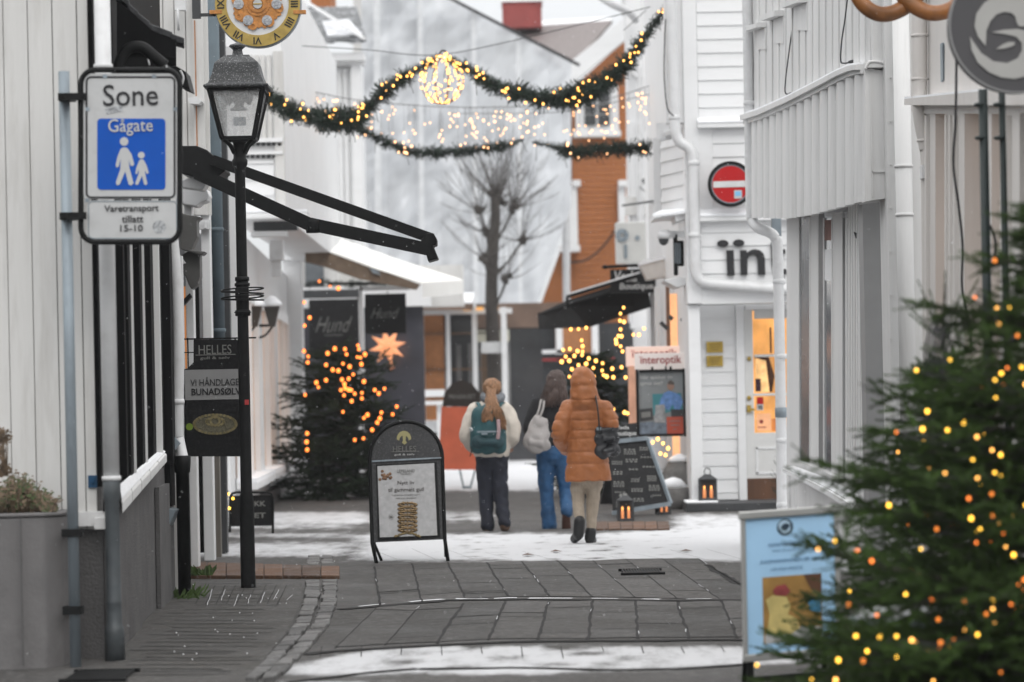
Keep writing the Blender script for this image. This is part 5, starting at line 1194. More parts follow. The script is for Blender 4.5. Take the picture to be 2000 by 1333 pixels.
mb = MB(); mb.bar(P(1107,576,47)+V(0,0,.005), P(1250,533,47)+V(0,0,.005), .06, .025); mb.prism([P(1056,612,50.35),P(1100,597,49),P(1120,594,48.6),P(1108,601,48.6),P(1060,617,50.3)], (0,.1,0)); mb.build('snow', m_snow, t)
# ------------------------------------------------------------------ light boxes and posters of the optician
for i, (x0, y0, x1, y1, d, lab) in enumerate(((1240,690,1338,722,39.4,'white light box sign with red writing above the man poster'),(1223,677,1330,716,40.6,'second white light box sign half hidden behind the first'))):
    t = thing('light_box', lab, 'sign', P((x0+x1)/2, y1, d), 'optician light boxes')
    mb = MB(); mb.pbox(x0, y0, x1, y1, d, .14); b_ = mb.build('box', EM('pale_light_box' if i == 0 else 'peach_light_box', (.82,.72,.68) if i == 0 else (.95,.55,.40), .30 if i == 0 else .5), t, bevel=.01)
    b_.data.materials[0].node_tree.nodes['Principled BSDF'].inputs['Base Color'].default_value = (.6,.56,.54,1)
    text('ïnteroptik', (x0+x1)/2+1, (y0+y1)/2-(4 if i else 1), d-.006, 20, m_letter_red, b_, wpx=(x1-x0)*.84, off=.012)
    mb = MB(); mb.bar(P(x1-2,(y0+y1)/2,d+.07), P(x1+12,(y0+y1)/2,d+.5), .06, .06); mb.build('arm', m_black, t)
t = thing('man_poster', 'black framed poster of a man in blue shirt leaning on machines', 'poster', P(1291, 853, 39.2)); d = 39.2
mb = MB()
for a in ((1243,722,1248,853),(1335,720,1340,853),(1248,722,1335,727),(1248,848,1335,853)): mb.pbox(*a, d-.03, .10)
for a in ((1272,717,1276,723),(1299,716,1302,722),(1308,716,1312,722),(1338,730,1344,746),(1338,826,1344,838)): mb.pbox(*a, d, .05)
mb.build('frame', m_black, t)
mb = MB(); mb.pbox(1247, 726, 1336, 849, d, .03); pp = mb.build('sheet', M('poster_grey', (.22,.235,.24), .4, var=.35, scale=1.6), t)
def ppart(pts, mat, k): mb = MB(); mb.pprism(pts, d-.004*k, .004); return mb.build('print', mat, pp)
ppart([(1274,770),(1330,768),(1334,800),(1276,812)], M('teal_print', (.05,.22,.25), .5), 1)
ppart([(1290,780),(1297,768),(1306,764),(1314,766),(1328,772),(1334,785),(1328,800),(1318,800),(1314,790),(1306,802),(1296,796),(1286,800)], M('blue_shirt_print', (.12,.24,.50), .5, var=.3, scale=20), 2)
mb = MB(); mb.disc(1310, 754, 7, d-.01, .004, 16, 9); mb.build('print', M('skin_print', (.32,.20,.15), .5), pp)
ppart([(1304,747),(1310,743),(1317,748),(1316,752),(1305,751)], M('hair_print', (.10,.08,.07), .5), 3)
ppart([(1310,800),(1334,800),(1334,824),(1312,820)], m_darkgrey, 2)
ppart([(1280,792),(1298,790),(1300,826),(1278,826)], M('machine_print', (.30,.31,.32), .5, var=.4, scale=15), 3)
ppart([(1249,800),(1274,797),(1276,820),(1250,824)], m_darkgrey, 2); ppart([(1252,806),(1270,804),(1271,814),(1253,817)], m_letter_g, 3)
ppart([(1249,826),(1310,822),(1304,848),(1249,848)], M('bluegrey_print', (.15,.19,.24), .5, var=.5, scale=12), 1)
ppart([(1302,815),(1334,814),(1335,847),(1303,848)], M('orange_red_print', (.46,.085,.05), .5, var=.1), 4)
mb = MB()
for j, w in enumerate((22,18,8)): mb.pbox(1318-w/2, 822+j*8, 1318+w/2, 823.5+j*8, d-.022, .003)
mb.build('print', m_letter_g, pp)
text('Når sjekket du', 1282, 738, d-.006, 9, m_letter_w, pp, wpx=62); text('synet sist?', 1272, 750, d-.006, 9, m_letter_w, pp, wpx=44)
mb = MB(); mb.pbox(1228, 715, 1244, 850, 40.6, .05); pp2 = mb.build('rear_sheet', EM('peach_rear_poster', (.75,.40,.27), .5, var=.2), t)
# menu board
g0, g1 = G(1200, 1000), G(1308, 985)
t = thing('menu_board', 'black chalk menu board leaning by the optician steps', 'sign board', G(1250, 1002)); d = 36.4
def lean(px, py): 
    k = (1000-py)*.0016; return P(px, py, d+k)
mb = MB(); q = [lean(1197,1004),lean(1308,980),lean(1268,858),lean(1190,868)]; mb.prism(q, (0,.04,0)); bd = mb.build('board', m_blacksign, t)
mb = MB(); mb.bar(lean(1195,1003)-V(0,.02,0), lean(1310,984)-V(0,.02,0), .05, .05); mb.bar(lean(1190,864)-V(0,.02,0), lean(1264,856)-V(0,.02,0), .04, .05); mb.bar(lean(1264,856)-V(0,.02,0), lean(1310,984)-V(0,.02,0), .03, .04); mb.build('frame', m_galv, t)
mb = MB()
def bl(u, v): return (lerp(lerp(1197,1308,u), lerp(1190,1268,u), v), lerp(lerp(1002,980,u), lerp(868,858,u), v))
for c in range(3):
    for r in range(6):
        x, y = bl(.16+c*.33, .12+r*.15); w = random.uniform(8, 13)
        for j in range(random.choice((1,2,2,3))):
            n_ = random.randint(3, 5)
            for i in range(n_): mb.prism([lean(x-w+i*2*w/n_, y+j*4)-V(0,.008,0), lean(x-w+(i+.6)*2*w/n_, y+j*4)-V(0,.008,0), lean(x-w+(i+.6)*2*w/n_, y+j*4-2.2)-V(0,.008,0), lean(x-w+i*2*w/n_, y+j*4-2.4)-V(0,.008,0)], (0,.006,0))
x, y = bl(.22,.22); mb.prism([lean(x+9*cos(2*pi*k/14), y+5*sin(2*pi*k/14))-V(0,.012,0) for k in range(14)], (0,.006,0)); mb.build('chalk_writing', m_letter_g, bd)
mb = MB(); mb.prism([lean(1201,870),lean(1246,864),lean(1243,826),lean(1198,832)], (0,.03,0)); tp = mb.build('name_plate', m_blacksign, t)
text('Vesla', 1216, 836, lean(1216,830).y-.01, 9, m_letter_w, tp, wpx=26, off=.02); text('Boutique', 1221, 848, lean(1221,846).y-.02, 12, m_letter_w, tp, wpx=44, off=.02)
mb = MB(); mb.bar(G(1210,1015)+V(0,.2,0), lean(1214,990)+V(0,.1,0), .05, .05); mb.bar(G(1285,1004)+V(0,.2,0), lean(1285,985)+V(0,.1,0), .05, .05); mb.bar(G(1180,985)+V(0,.9,0), lean(1195,880)+V(0,.05,0), .04, .04); mb.build('leg', m_black, t)
mb = MB(); mb.prism([P(1172,985,37.2),P(1240,985,37.2),P(1240,905,37.2),P(1190,905,37.2)], (0,.04,0)); mb.build('rear_board', m_blacksign, t)
# candle lanterns
def candle_lantern(px, py, w, h, label, lit_only=False):
    g = G(px, py); t = thing('candle_lantern', label, 'lantern', g, 'candle lanterns by the optician steps'); s = g.y/F; w *= s/2; h *= s
    if 1340 < px < 1385: g = V(g.x, FD-.15, .13); t.location = g
    mb = MB()
    for sx in (-1,1):
        for sy in (-1,1): mb.box(g.x+sx*w-.012, g.x+sx*w+.012, g.y+sy*w-.012, g.y+sy*w+.012, g.z, g.z+h*.72)
    mb.box(g.x-w-.015, g.x+w+.015, g.y-w-.015, g.y+w+.015, g.z, g.z+.03)
    vs = [V(g.x+a*w*1.15, g.y+b*w*1.15, g.z+h*.70) for a,b in ((-1,-1),(1,-1),(1,1),(-1,1))]+[V(g.x+a*w*.35, g.y+b*w*.35, g.z+h*.86) for a,b in ((-1,-1),(1,-1),(1,1),(-1,1))]
    mb.add(vs, [(3,2,1,0),(4,5,6,7),(0,1,5,4),(1,2,6,5),(2,3,7,6),(3,0,4,7)]); mb.build('frame', m_darkgrey, t)
    mb = MB(); mb.box(g.x-w*.9, g.x+w*.9, g.y+w*.8, g.y+w*.9, g.z+.03, g.z+h*.7); mb.build('rear_pane', m_darkgrey, t)
    mb = MB(); mb.tube([V(g.x+w*.4*cos(a), g.y, g.z+h*.93+w*.5*sin(a)) for a in [2*pi*k/16 for k in range(16)]], .006, 5, closed=True); mb.build('ring_handle', m_black, t)
    mb = MB()
    for ox in (-.42,.45): mb.lathe(g.x+ox*w, g.y, [(w*.2,g.z+.03),(w*.2,g.z+h*.34),(.01,g.z+h*.36)], 10)
    cnd = mb.build('candle', EM('glowing_wax', (1,.36,.14), .7), t)
    mb = MB()
    for ox in (-.42,.45): mb.ell((g.x+ox*w, g.y, g.z+h*.42), (.012,.012,h*.07), 8, 6)
    mb.build('flame', m_flame, cnd)
candle_lantern(1360, 985, 29, 56, 'grey candle lantern with ring handle on the door step')
candle_lantern(1222, 1018, 28, 58, 'candle lantern standing in front of the black menu board')
candle_lantern(1297, 1005, 22, 44, 'small candle lantern right of the black menu board')
# ------------------------------------------------------------------ right: curved bay front house
cv = [(1466,31.0),(1500,29.3),(1560,27.0),(1620,25.0),(1685,23.3),(1700,23.0)]
bh = thing('bay_front_house', 'light grey house with curved bay of windows beside the blue poster', 'house', (3.6, 27, 0))
def interp(tab, x):
    for (a, ya), (b, yb) in zip(tab[:-1], tab[1:]):
        if x <= b: return lerp(ya, yb, (x-a)/(b-a))
    return tab[-1][1]
def cd_(px): return interp(cv, px)
yl = lambda px: interp([(1466,231),(1500,221),(1560,195),(1620,165),(1660,144),(1685,134),(1700,132)], px)    # ledge
yo = lambda px: interp([(1466,424),(1550,426),(1600,418),(1660,402),(1700,392),(1740,385)], px)            # lower edge of the overhang
m_lg = M('pale_grey_painted_wood', (.62,.62,.615), .55, var=.05, scale=3, stretch=(1,1,.1), bump=.12, bscale=25, dirt_shade=(.36,.355,.34), dirt_shade_amt=.45, dirt_shade_scale=5)
def strip(mb, pxs, yt, yb, out, th=.25):     # curved wall slab following the bay, out = metres proud of the wall line
    n_ = len(pxs); vs = []
    for px in pxs:
        d = cd_(px); a, b = P(px, yt(px), d), P(px, yb(px), d)
        for o in (out, out-th): vs += [V(a.x-o, d, a.z), V(b.x-o, d, b.z)]
    fs = []
    for i in range(n_-1):
        k, j = i*4, (i+1)*4; fs += [(k,j,j+1,k+1),(k+2,k+3,j+3,j+2),(k,k+2,j+2,j),(k+1,j+1,j+3,k+3)]
    fs += [(0,1,3,2), ((n_-1)*4, (n_-1)*4+2, (n_-1)*4+3, (n_-1)*4+1)]; mb.add(vs, fs)
R_ = [1466+ (1700-1466)*i/26 for i in range(27)]
mb = MB(); strip(mb, R_, lambda p: -90, lambda p: yl(p)-6, .0)
for p0 in range(1475, 1700, 13):
    strip(mb, [p0, p0+9], lambda p: -90, lambda p: yl(p)-5, .012, .02)
mb.build('upper_wall', m_lg, bh)
mb = MB(); strip(mb, R_, lambda p: yl(p)+12, yo, .035, .05)
mb.build('overhang_wall', m_lg, bh)
mb = MB(); px = 1478
while px < 1690:
    w = 7+ (px-1478)*.035; d = cd_(px); n_ = 7; vs = []
    for i in range(n_):
        a = pi*i/(n_-1); p = px+w*.5*(1-cos(a)); o = .036+.03*sin(a); dd = cd_(p); t0, b0 = P(p, yl(p)+11, dd), P(p, yo(p)+1.5, dd); vs += [V(t0.x-o, dd, t0.z), V(b0.x-o, dd, b0.z)]
    mb.add(vs, [(2*i,2*i+2,2*i+3,2*i+1) for i in range(n_-1)], True); px += w+4.5
mb.build('battens', m_lg, bh, fix=False)
mb = MB(); strip(mb, R_, lambda p: yl(p)-6, lambda p: yl(p)+4, .11, .12); strip(mb, R_, lambda p: yl(p)+4, lambda p: yl(p)+12, .075, .08); lg = mb.build('ledge', m_lg, bh)
mb = MB(); strip(mb, R_[1:], lambda p: yl(p)-10, lambda p: yl(p)-6.2, .10, .1); mb.build('snow', m_snow, lg)
for i, (x, y, w, h) in enumerate(((1476,52,22,18),(1506,30,28,22),(1548,5,32,22))):
    mb = MB(); strip(mb, [x, x+w*.5, x+w], lambda p: y-(p-x)*.35, lambda p: y+h*.5-(p-x)*.35, .10, .1); mb.build('upper_window_sill', m_lg, bh)
    mb = MB(); strip(mb, [x+8, x+w], lambda p: y+h*.5-(p-x)*.35+1, lambda p: y+h*2.5, .02, .02); mb.build('sill_panel', m_lg, bh)
mb = MB(); q = P(1469,300,30.8)
mb.tube(smooth_path([P(1458,-80,30.6),P(1461,60,30.6),P(1464,240,30.6),P(1467,400,30.6),P(1470,430,30.6),P(1482,446,30.5),P(1502,454,30.4),P(1514,466,30.4),P(1519,500,30.4),P(1525,800,30.4),P(1528,1015,30.4),P(1528,1120,30.4)], 7), 10.5*30.5/F, 14)
for x, y in ((1466,200),(1520,551),(1524,697),(1526,860),(1527,985)):
    q = P(x,y,30.5); mb.lathe(q.x, 30.4 if y > 450 else 30.6, [(.054,q.z-.025),(.064,q.z-.018),(.064,q.z+.018),(.054,q.z+.025)], 14)
dp = mb.build('downpipe', m_pipe, bh)
mb = MB(); q = P(1526,806,30.4); mb.lathe(q.x, 30.4, [(.055,q.z-.05),(.063,q.z-.045),(.063,q.z+.045),(.055,q.z+.05)], 14); mb.build('steel_band', m_galv, dp)
mb = MB(); q = P(1516,440,30.35); mb.pbox(1508, 424, 1526, 480, 30.6, .1); mb.build('grey_back_board', m_galv, bh)  # grey board behind the bend of the downpipe
# near end: flat panel of the overhang, pilaster and round pipe
ND = 22.9
mb = MB(); mb.pprism([(1690,134),(1742,140),(1742,386),(1700,392),(1690,394)], ND, .4); mb.pbox(1703, -90, 1737, 134, ND, .4); mb.build('overhang_end', m_lg, bh)
mb = MB(); mb.pbox(1701, 142, 1703.5, 385, ND-.012, .02); mb.pbox(1735, 142, 1737.5, 384, ND-.012, .02); mb.pbox(1703, 334, 1736, 337, ND-.012, .02); mb.pbox(1690, 120, 1735, 132, ND-.05, .1); mb.build('panel_edge', m_lg, bh)
mb = MB(); mb.tube(smooth_path([P(1690,136,22.85),P(1698,122,22.85),P(1720,122,22.85),P(1733,130,22.85),P(1737,145,22.85)], 5), .012, 6); mb.build('cable_loop', m_lg, bh)
mb = MB(); mb.pbox(1737, -90, 1826, 1180, 22.75, .5); 
for k in range(11): mb.pbox(1739, 150+k*85, 1741.5, 153+k*85, 22.73, .04)
mb.build('end_pilaster', m_lg, bh)
mb = MB(); q = P(1768,400,22.55); z0, z1 = 0, P(1768,-90,22.55).z; mb.tube([V(q.x,22.6,z0), V(q.x,22.6,z1)], .062, 18)
for y in (325, 420): z = P(1768,y,22.6).z; mb.lathe(q.x, 22.6, [(.063,z-.012),(.07,z-.01),(.07,z+.01),(.063,z+.012)], 18)
mb.build('downpipe', m_lg, bh)
mb = MB(); mb.pbox(1692, 380, 1738, 1180, 23.6, .3); mb.build('recess_wall', M('recess_shade_grey', (.27,.27,.27), .6, var=.05), bh)  # darker copy of the house grey, with the recess shadow in its colour
mb = MB(); mb.hexa([P(1470,414,31),P(1564,414,27),P(1738,374,23.3),P(1860,420,26)], [P(1470,408,31),P(1564,408,27),P(1738,368,23.3),P(1860,414,26)]); mb.build('soffit', M('shaded_soffit_grey', (.26,.26,.26), .7), bh)  # shade under the overhang is put into this darker grey
# bay windows
bv = [(1540,29.5),(1585,28.6),(1645,26.6),(1660,25.6),(1700,24.6)]
def bpost(mb, x0, x1, y0, y1, o=.0, th=.12):
    d0, d1 = interp(bv, x0), interp(bv, x1)
    a, b, c, e = P(x0,y0,d0), P(x1,y0,d1), P(x1,y1,d1), P(x0,y1,d0)
    mb.prism([V(a.x-o,d0,a.z),V(b.x-o,d1,b.z),V(c.x-o,d1,c.z),V(e.x-o,d0,e.z)], (th,0,0))
sy = lambda px: interp([(1530,912),(1560,930),(1600,955),(1640,975),(1660,985),(1700,1000)], px)
for x0, x1 in ((1538,1561),(1585,1599),(1628,1645)): mb = MB(); bpost(mb, x0, x1, 402, sy(x1)-4, .008, .02); mb.build('window_post', m_lg, bh)
for i, (x0, x1, m_) in enumerate(((1561,1585,m_bayglass),(1610,1628,m_glassgrey),(1646,1656,m_glass))):
    mb = MB(); bpost(mb, x0, x1, 404, sy((x0+x1)/2)-4, .0, .012); w_ = mb.build('window_pane', m_, bh)
    mb = MB(); bpost(mb, x0, x0+2, 426, sy(x0)-8, .012, .014); bpost(mb, x1-2, x1, 426, sy(x1)-8, .012, .014); bpost(mb, x0, x1, sy(x0)-16, sy(x0)-6, .012, .014); mb.build('sash', m_lg, w_)
mb = MB(); bpost(mb, 1610, 1626, 488, 548, .006, .004); mb.build('white_reflection', m_board, bh)  # white strip painting a reflection on the pane
mb = MB(); bpost(mb, 1610, 1626, 430, 470, .006, .004); mb.build('reddish_reflection', M('brick_red_reflection', (.20,.10,.08), .8, var=.3), bh)  # reddish strip, likewise a reflection painted on the pane
mb = MB(); bpost(mb, 1600, 1609, 404, sy(1604)-6, .004, .02); mb.build('window_reveal', M('grey_reveal_paint', (.15,.15,.15), .6), bh)
mb = MB()
for k in range(7): bpost(mb, 1659+k*5.0, 1662.5+k*5.0, 380, 1000, .012, .05)
bpost(mb, 1657, 1695, 372, 1000, .0, .05); mb.build('ribbed_pilaster', m_lg, bh)
mb = MB(); mb.pprism([(1668,453),(1676,457),(1684,455),(1686,475),(1680,473),(1672,465)], 25.2, .04); mb.build('metal_hook', m_darkgrey, bh)
mb = MB(); vs = []; kk = 10
for i in range(kk+1):
    u = i/kk; sag = -4*sin(pi*u)
    ft, fb, bk = P(lerp(1528,1662,u), lerp(916,986,u)+sag, lerp(28.9,24.2,u)), P(lerp(1528,1662,u), lerp(923,998,u)+sag, lerp(28.9,24.2,u)), P(lerp(1549,1676,u), lerp(910,966,u)+sag, lerp(29.3,24.7,u))
    vs += [ft, fb, bk, bk-V(0,0,.05)]
mb.add(vs, [f for i in range(kk) for k, j in ((i*4, i*4+4),) for f in ((k,j,j+1,k+1),(k,k+2,j+2,j),(k+1,j+1,j+3,k+3),(k+2,k+3,j+3,j+2))]+[(0,1,3,2),(kk*4,kk*4+2,kk*4+3,kk*4+1)]); sl = mb.build('bay_sill', m_board, bh)
mb = MB(); c = [vs[4*2]+V(.004,0,.002), vs[4*9]+V(.004,0,.002), vs[4*9+2]+V(-.01,0,.002), vs[4*2+2]+V(-.01,0,.002)]
for i in range(1, kk-1):
    a_, b_, c_, d_ = vs[4*i], vs[4*i+4], vs[4*i+6], vs[4*i+2]; q = [a_.lerp(d_,.12), b_.lerp(c_,.12), c_.lerp(b_,.15), d_.lerp(a_,.15)]; mb.hexa([v+V(0,0,.001) for v in q], [v+V(0,0,.012) for v in q])
mb.build('snow', m_snow, sl)
mb = MB(); p = 1536
while p < 1690:
    d = interp(bv, max(1540,p)); a, b = P(p, sy(p)+8, d), P(p+3.6, sy(p)+8, d-.05); mb.hexa([V(a.x,a.y,0),V(b.x,b.y,0),V(b.x+.1,b.y,0),V(a.x+.1,a.y,0)], [a, b, b+V(.1,0,0), a+V(.1,0,0)]); p += 4.6
mb.build('ribbed_base', m_lg, bh)
mb = MB(); a, b = P(1545,900,29.2), P(1700,900,24.4); mb.hexa([V(a.x+.05,a.y,0),V(b.x+.05,b.y,0),V(b.x+.3,b.y,0),V(a.x+.3,a.y,0)], [V(a.x+.05,a.y,.8),V(b.x+.05,b.y,.6),V(b.x+.3,b.y,.6),V(a.x+.3,a.y,.8)]); mb.build('base_wall', m_lg, bh)
# cables with little sockets on the upper wall
for i, (pts, lab) in enumerate(([[(1550,28),(1548,50),(1540,110),(1534,160),(1534,182),(1544,184)],'grey cable dropping to a socket on the upper wall left of the corner'],[[(1656,-10),(1650,40),(1644,80),(1642,118),(1648,124),(1660,122)],'grey cable dropping to the higher socket on the curved ledge'])):
    d = cd_(pts[-1][0])-.16; t = thing('wall_cable', lab, 'cable', P(*pts[-1], d), 'cables on the bay front house')
    mb = MB(); mb.tube(smooth_path([P(x,y,d) for x,y in pts], 6), .006, 6); mb.build('cord', m_darkgrey, t)
    x, y = pts[-1]; mb = MB(); mb.tube([P(x-3,y,d), P(x+3,y-1,d), P(x+6,y-4,d), P(x+6,y+6,d)], [.01,.014,.02,.02], 8); mb.build('plug', m_darkgrey, t)
    mb = MB(); mb.pbox(x+6, y-8, x+20, y+8, d, .12); mb.build('socket', m_lg, t)

# ------------------------------------------------------------------ nearest house on the right
nh = thing('corner_shop_house', 'grey white shop house with pilasters and warm windows behind the near spruce', 'house', (3.6, 18, 0))
m_ng = M('warm_grey_paint', (.60,.575,.55), .6, var=.06, scale=3, stretch=(1,1,.1), dirt_shade=(.3,.28,.26), dirt_shade_amt=.4)
nv = [(1790,21.5),(1850,19.6),(1920,17.8),(2000,16.2),(2120,14.4)]
nd_ = lambda px: interp(nv, px)
def nstrip(mb, x0, x1, y0, y1, o=0.0, th=.15, dz=0):
    a0, a1 = P(x0, y0, nd_(x0)), P(x1, y0-dz, nd_(x1)); b1, b0 = P(x1, y1, nd_(x1)), P(x0, y1, nd_(x0))
    mb.prism([V(p.x-o, p.y, p.z) for p in (a0,a1,b1,b0)], (th,0,0))
mb = MB(); nstrip(mb, 1788, 2120, -90, 220, .03, .3); nstrip(mb, 1788, 2120, 180, 1400, -.10, .2); mb.build('wall', m_ng, nh)
mb = MB(); q = P(2120,500,14.4); planks(mb, (q.x+.1, 14.42), (q.x+6, 14.42), -.02, 4.0, .16, .006, .022, (0,-1)); mb.box(q.x-.02, q.x+6, 14.42, 14.8, -.02, 4.0); mb.build('front_wall', m_ng, nh)
mb = MB(); nstrip(mb, 1806, 2117, 205, 222, .07, .3, 26); nstrip(mb, 1806, 2112, 193, 205, .14, .3, 30); cn = mb.build('cornice', m_ng, nh)
mb = MB(); nstrip(mb, 1806, 2108, 189, 192.5, .14, .3, 30); mb.build('snow', m_snow, cn)
mb = MB()
for x0, x1 in ((1822,1842),(1862,1900),(1940,1954),(1975,2010)): nstrip(mb, x0, x1, 215, 1400, .05, .2)
for x0, x1 in ((1828,1831),(1868,1871),(1876,1879),(1885,1888),(1980,1983),(1990,1993)): nstrip(mb, x0, x1, 225, 1400, .075, .1)
mb.build('pilaster', m_ng, nh)
mb = MB()
for x0, x1 in ((1843,1861),(1901,1912),(1936,1941),(1955,1974)): nstrip(mb, x0, x1, 235, 900, -.06, .06)
mb.build('warm_window', EM('dusky_lit_window', (.46,.31,.22), .55, var=.25, scale=2), nh)
mb = MB(); mb.tube(smooth_path([P(1796,-90,20.5),P(1796,160,20.5),P(1796,205,20.5),P(1801,245,20.5),P(1809,285,20.5),P(1813,330,20.5),P(1816,600,20.5),P(1820,1180,20.5)], 6), 15*20.5/F, 14)
for y, x in ((70,1796),(155,1796),(275,1807)): q = P(x,y,20.5); mb.lathe(q.x, 20.5, [(.052,q.z-.01),(.058,q.z-.008),(.058,q.z+.008),(.052,q.z+.01)], 12)
dp = mb.build('downpipe', m_ng, nh)
mb = MB(); mb.pbox(1801, 322, 1825, 348, 20.4, .12); mb.pbox(1812, 330, 1822, 345, 20.35, .1); mb.build('clamp_box', m_pipe, dp)
mb = MB(); mb.pbox(1840, 84, 1850, 158, 19.65, .08); 
for k in range(5): mb.pbox(1841+k*2, 86, 1842+k*2, 156, 19.62, .05)
mb.build('vent', m_galv, nh)
mb = MB(); mb.pprism([(1858,475),(1876,452),(1876,488)], 18.8, .02); mb.build('white_pennant', m_board, nh)
for x, r in ((1924, 9),(1961, 6.5)):
    d = 15.6; mb = MB(); q = P(x, 400, d); mb.tube([V(q.x,d,0), V(q.x,d,P(x,175,d).z)], r*d/F, 12)
    for y in (205, 270): z = P(x,y,d).z; mb.ell((q.x-.02, d-.01, z), (.03,.02,.012), 8, 6)
    tag(mb.build('sign_post', M('dark_green_iron', (.012,.022,.022), .5, var=.2)), 'dark green iron post %s behind the spruce' % ('thicker and left' if r > 8 else 'thinner and right'), 'post', 'iron posts under the round sign')
# loose cable
t = MB(); t.tube(smooth_path([P(1868,-20,16.5),P(1868,120,16.5),P(1866,240,16.5),P(1862,320,16.5),P(1872,400,16.5),P(1880,480,16.5),P(1879,560,16.5),P(1890,620,16.5),P(1898,680,16.3)], 6), .007, 6)
tag(t.build('hanging_cable', m_wire), 'black cable hanging down in front of the warm shop windows', 'cable')
t = MB(); t.tube(smooth_path([P(1933,440,15.4),P(1944,470,15.4),P(1942,505,15.4),P(1935,520,15.4)], 6), .007, 6); tag(t.build('hanging_cable', m_wire), 'short black cable loop at the thicker green post', 'cable')
# round sign
RD = 14.6
rs = thing('round_sign', 'big round dark grey shop sign with pale swirl emblem', 'sign', P(1985, 180, RD))
rx_, ry_ = 1986, 50
mb = MB(); mb.disc(rx_, ry_, 131, RD, .10, 64); dsk = mb.build('disc', M('charcoal_sign', (.062,.06,.064), .55, var=.06), rs)
mb = MB(); mb.ring(rx_, ry_, 129, 133, RD-.006, .10, 64); mb.build('rim', M('light_grey_rim', (.2,.2,.2), .5), rs)
zq = lambda pts: [(1400+x/3.333, y/3.333) for x, y in pts]
mb = MB()
# outer hook of the swirl
outer = [(1750,300),(1700,240),(1678,170),(1690,90),(1740,20),(1810,-30),(1900,-60),(2000,-60),(2050,-20),(2060,60),(2040,140),(2005,175),(1965,172),(1950,140),(1945,110),(1920,85),(1870,78),(1820,95),(1780,140),(1755,200),(1752,260)]
mb.pprism(zq(outer), RD-.008, .006)
low = [(1648,240),(1660,330),(1700,410),(1770,470),(1850,505),(1940,515),(2040,490),(2110,440),(2150,360),(2150,290),(2110,240),(2040,205),(1960,190),(1870,195),(1790,212),(1870,222),(1950,240),(1985,280),(1988,330),(1960,380),(1890,412),(1800,400),(1720,345),(1675,280)]
mb.pprism(zq(low), RD-.008, .006)
mb.pprism(zq([(1820,322),(1860,290),(1900,275),(1935,275),(1942,290),(1915,305),(1870,318)]), RD-.008, .006)
mb.build('emblem', M('pale_grey_emblem', (.36,.355,.34), .5, var=.05), dsk)
mb = MB(); mb.bar(P(1990,-80,RD+.05), P(1990,-120,RD+.05), .03, .03); mb.bar(P(1890,-90,RD+.05), P(2150,-90,RD+.05), .03, .04); mb.build('hanger', m_black, rs)
# pretzel
PD = 18
t = thing('bakery_pretzel', 'hanging golden brown pretzel sign at the top of the picture', 'sign', P(1775, 40, PD))
mp = M('glazed_pretzel', (.22,.085,.022), .4, var=.5, scale=6, dirt_shade=(.10,.035,.012), dirt_shade_amt=.7, dirt_shade_scale=5)
pth = [(1790,-130),(1700,-120),(1662,-60),(1676,-5),(1706,24),(1742,26),(1782,2),(1806,-40),(1800,-80),(1776,-110),(1750,-80),(1748,-40),(1772,0),(1810,24),(1848,22),(1876,-2),(1890,-60),(1856,-118),(1790,-130)]
mb = MB(); sp_ = smooth_path([P(x, y, PD+.04*sin(i*1.3)) for i, (x, y) in enumerate(pth)], 8)
mb.tube(sp_, [.038+.012*sin(i*pi/len(sp_)) for i in range(len(sp_))], 14); mb.build('dough_loop', mp, t)
mb = MB(); mb.tube([P(1790,-128,PD), P(1790,-190,PD)], .012, 6); mb.build('hanger', m_black, t)
# small flood lamp on the bay house corner
mb = MB(); mb.pprism([(1463,80),(1473,78),(1475,142),(1466,140)], 31, .1); tag(mb.build('wall_lamp', m_darkgrey), 'slim dark lamp at the far corner of the bay front house', 'lamp')
# ------------------------------------------------------------------ greenery helpers
import numpy as np
def twig_template(n, ln, w, L, seed):
    r = np.random.RandomState(seed); t = r.rand(n); a = r.rand(n)*2*pi
    ax = np.stack([t*L, np.zeros(n), np.zeros(n)], 1)
    rad = np.stack([np.zeros(n), np.cos(a), np.sin(a)], 1); ln_ = ln*(.7+.5*r.rand(n))*(1-.45*t)
    tip = ax+rad*(ln_*.8)[:,None]; tip[:,0] += ln_*.62
    side = np.stack([np.zeros(n), -np.sin(a), np.cos(a)], 1)*w/2
    return np.stack([ax-side, ax+side, tip], 1).reshape(-1, 3)
class Greens:
    def __init__(s, seed, n=80, ln=.018, w=.003, L=.14): s.r = np.random.RandomState(seed); s.T = [twig_template(n, ln, w, L, seed+i) for i in range(5)]; s.L = L; s.out = []
    def twig(s, p, d, scale=1.0):
        d = np.array(d, float); d /= np.linalg.norm(d)+1e-9; u = np.array([0,0,1.]) if abs(d[2]) < .9 else np.array([0,1.,0])
        a = np.cross(u, d); a /= np.linalg.norm(a); b = np.cross(d, a); t = s.T[s.r.randint(5)]*scale
        s.out.append(np.array(p)+t[:,0:1]*d+t[:,1:2]*a+t[:,2:3]*b)
    def build(s, name, mat, parent=None):
        v = np.concatenate(s.out).astype(np.float32)
        off = np.array(wloc(parent)) if parent is not None else np.array([v[:,0].mean(), v[:,1].mean(), v[:,2].min()])
        v = v-off; n = len(v)//3; me = bpy.data.meshes.new(name)
        me.vertices.add(len(v)); me.vertices.foreach_set('co', v.astype(np.float32).ravel())
        me.loops.add(3*n); me.loops.foreach_set('vertex_index', np.arange(3*n, dtype=np.int32))
        me.polygons.add(n); me.polygons.foreach_set('loop_start', np.arange(0, 3*n, 3, dtype=np.int32)); me.update(calc_edges=True); me.validate()
        me.materials.append(mat); o = bpy.data.objects.new(name, me); SC.collection.objects.link(o)
        if parent is not None: o.parent = parent
        else: o.location = off
        return o
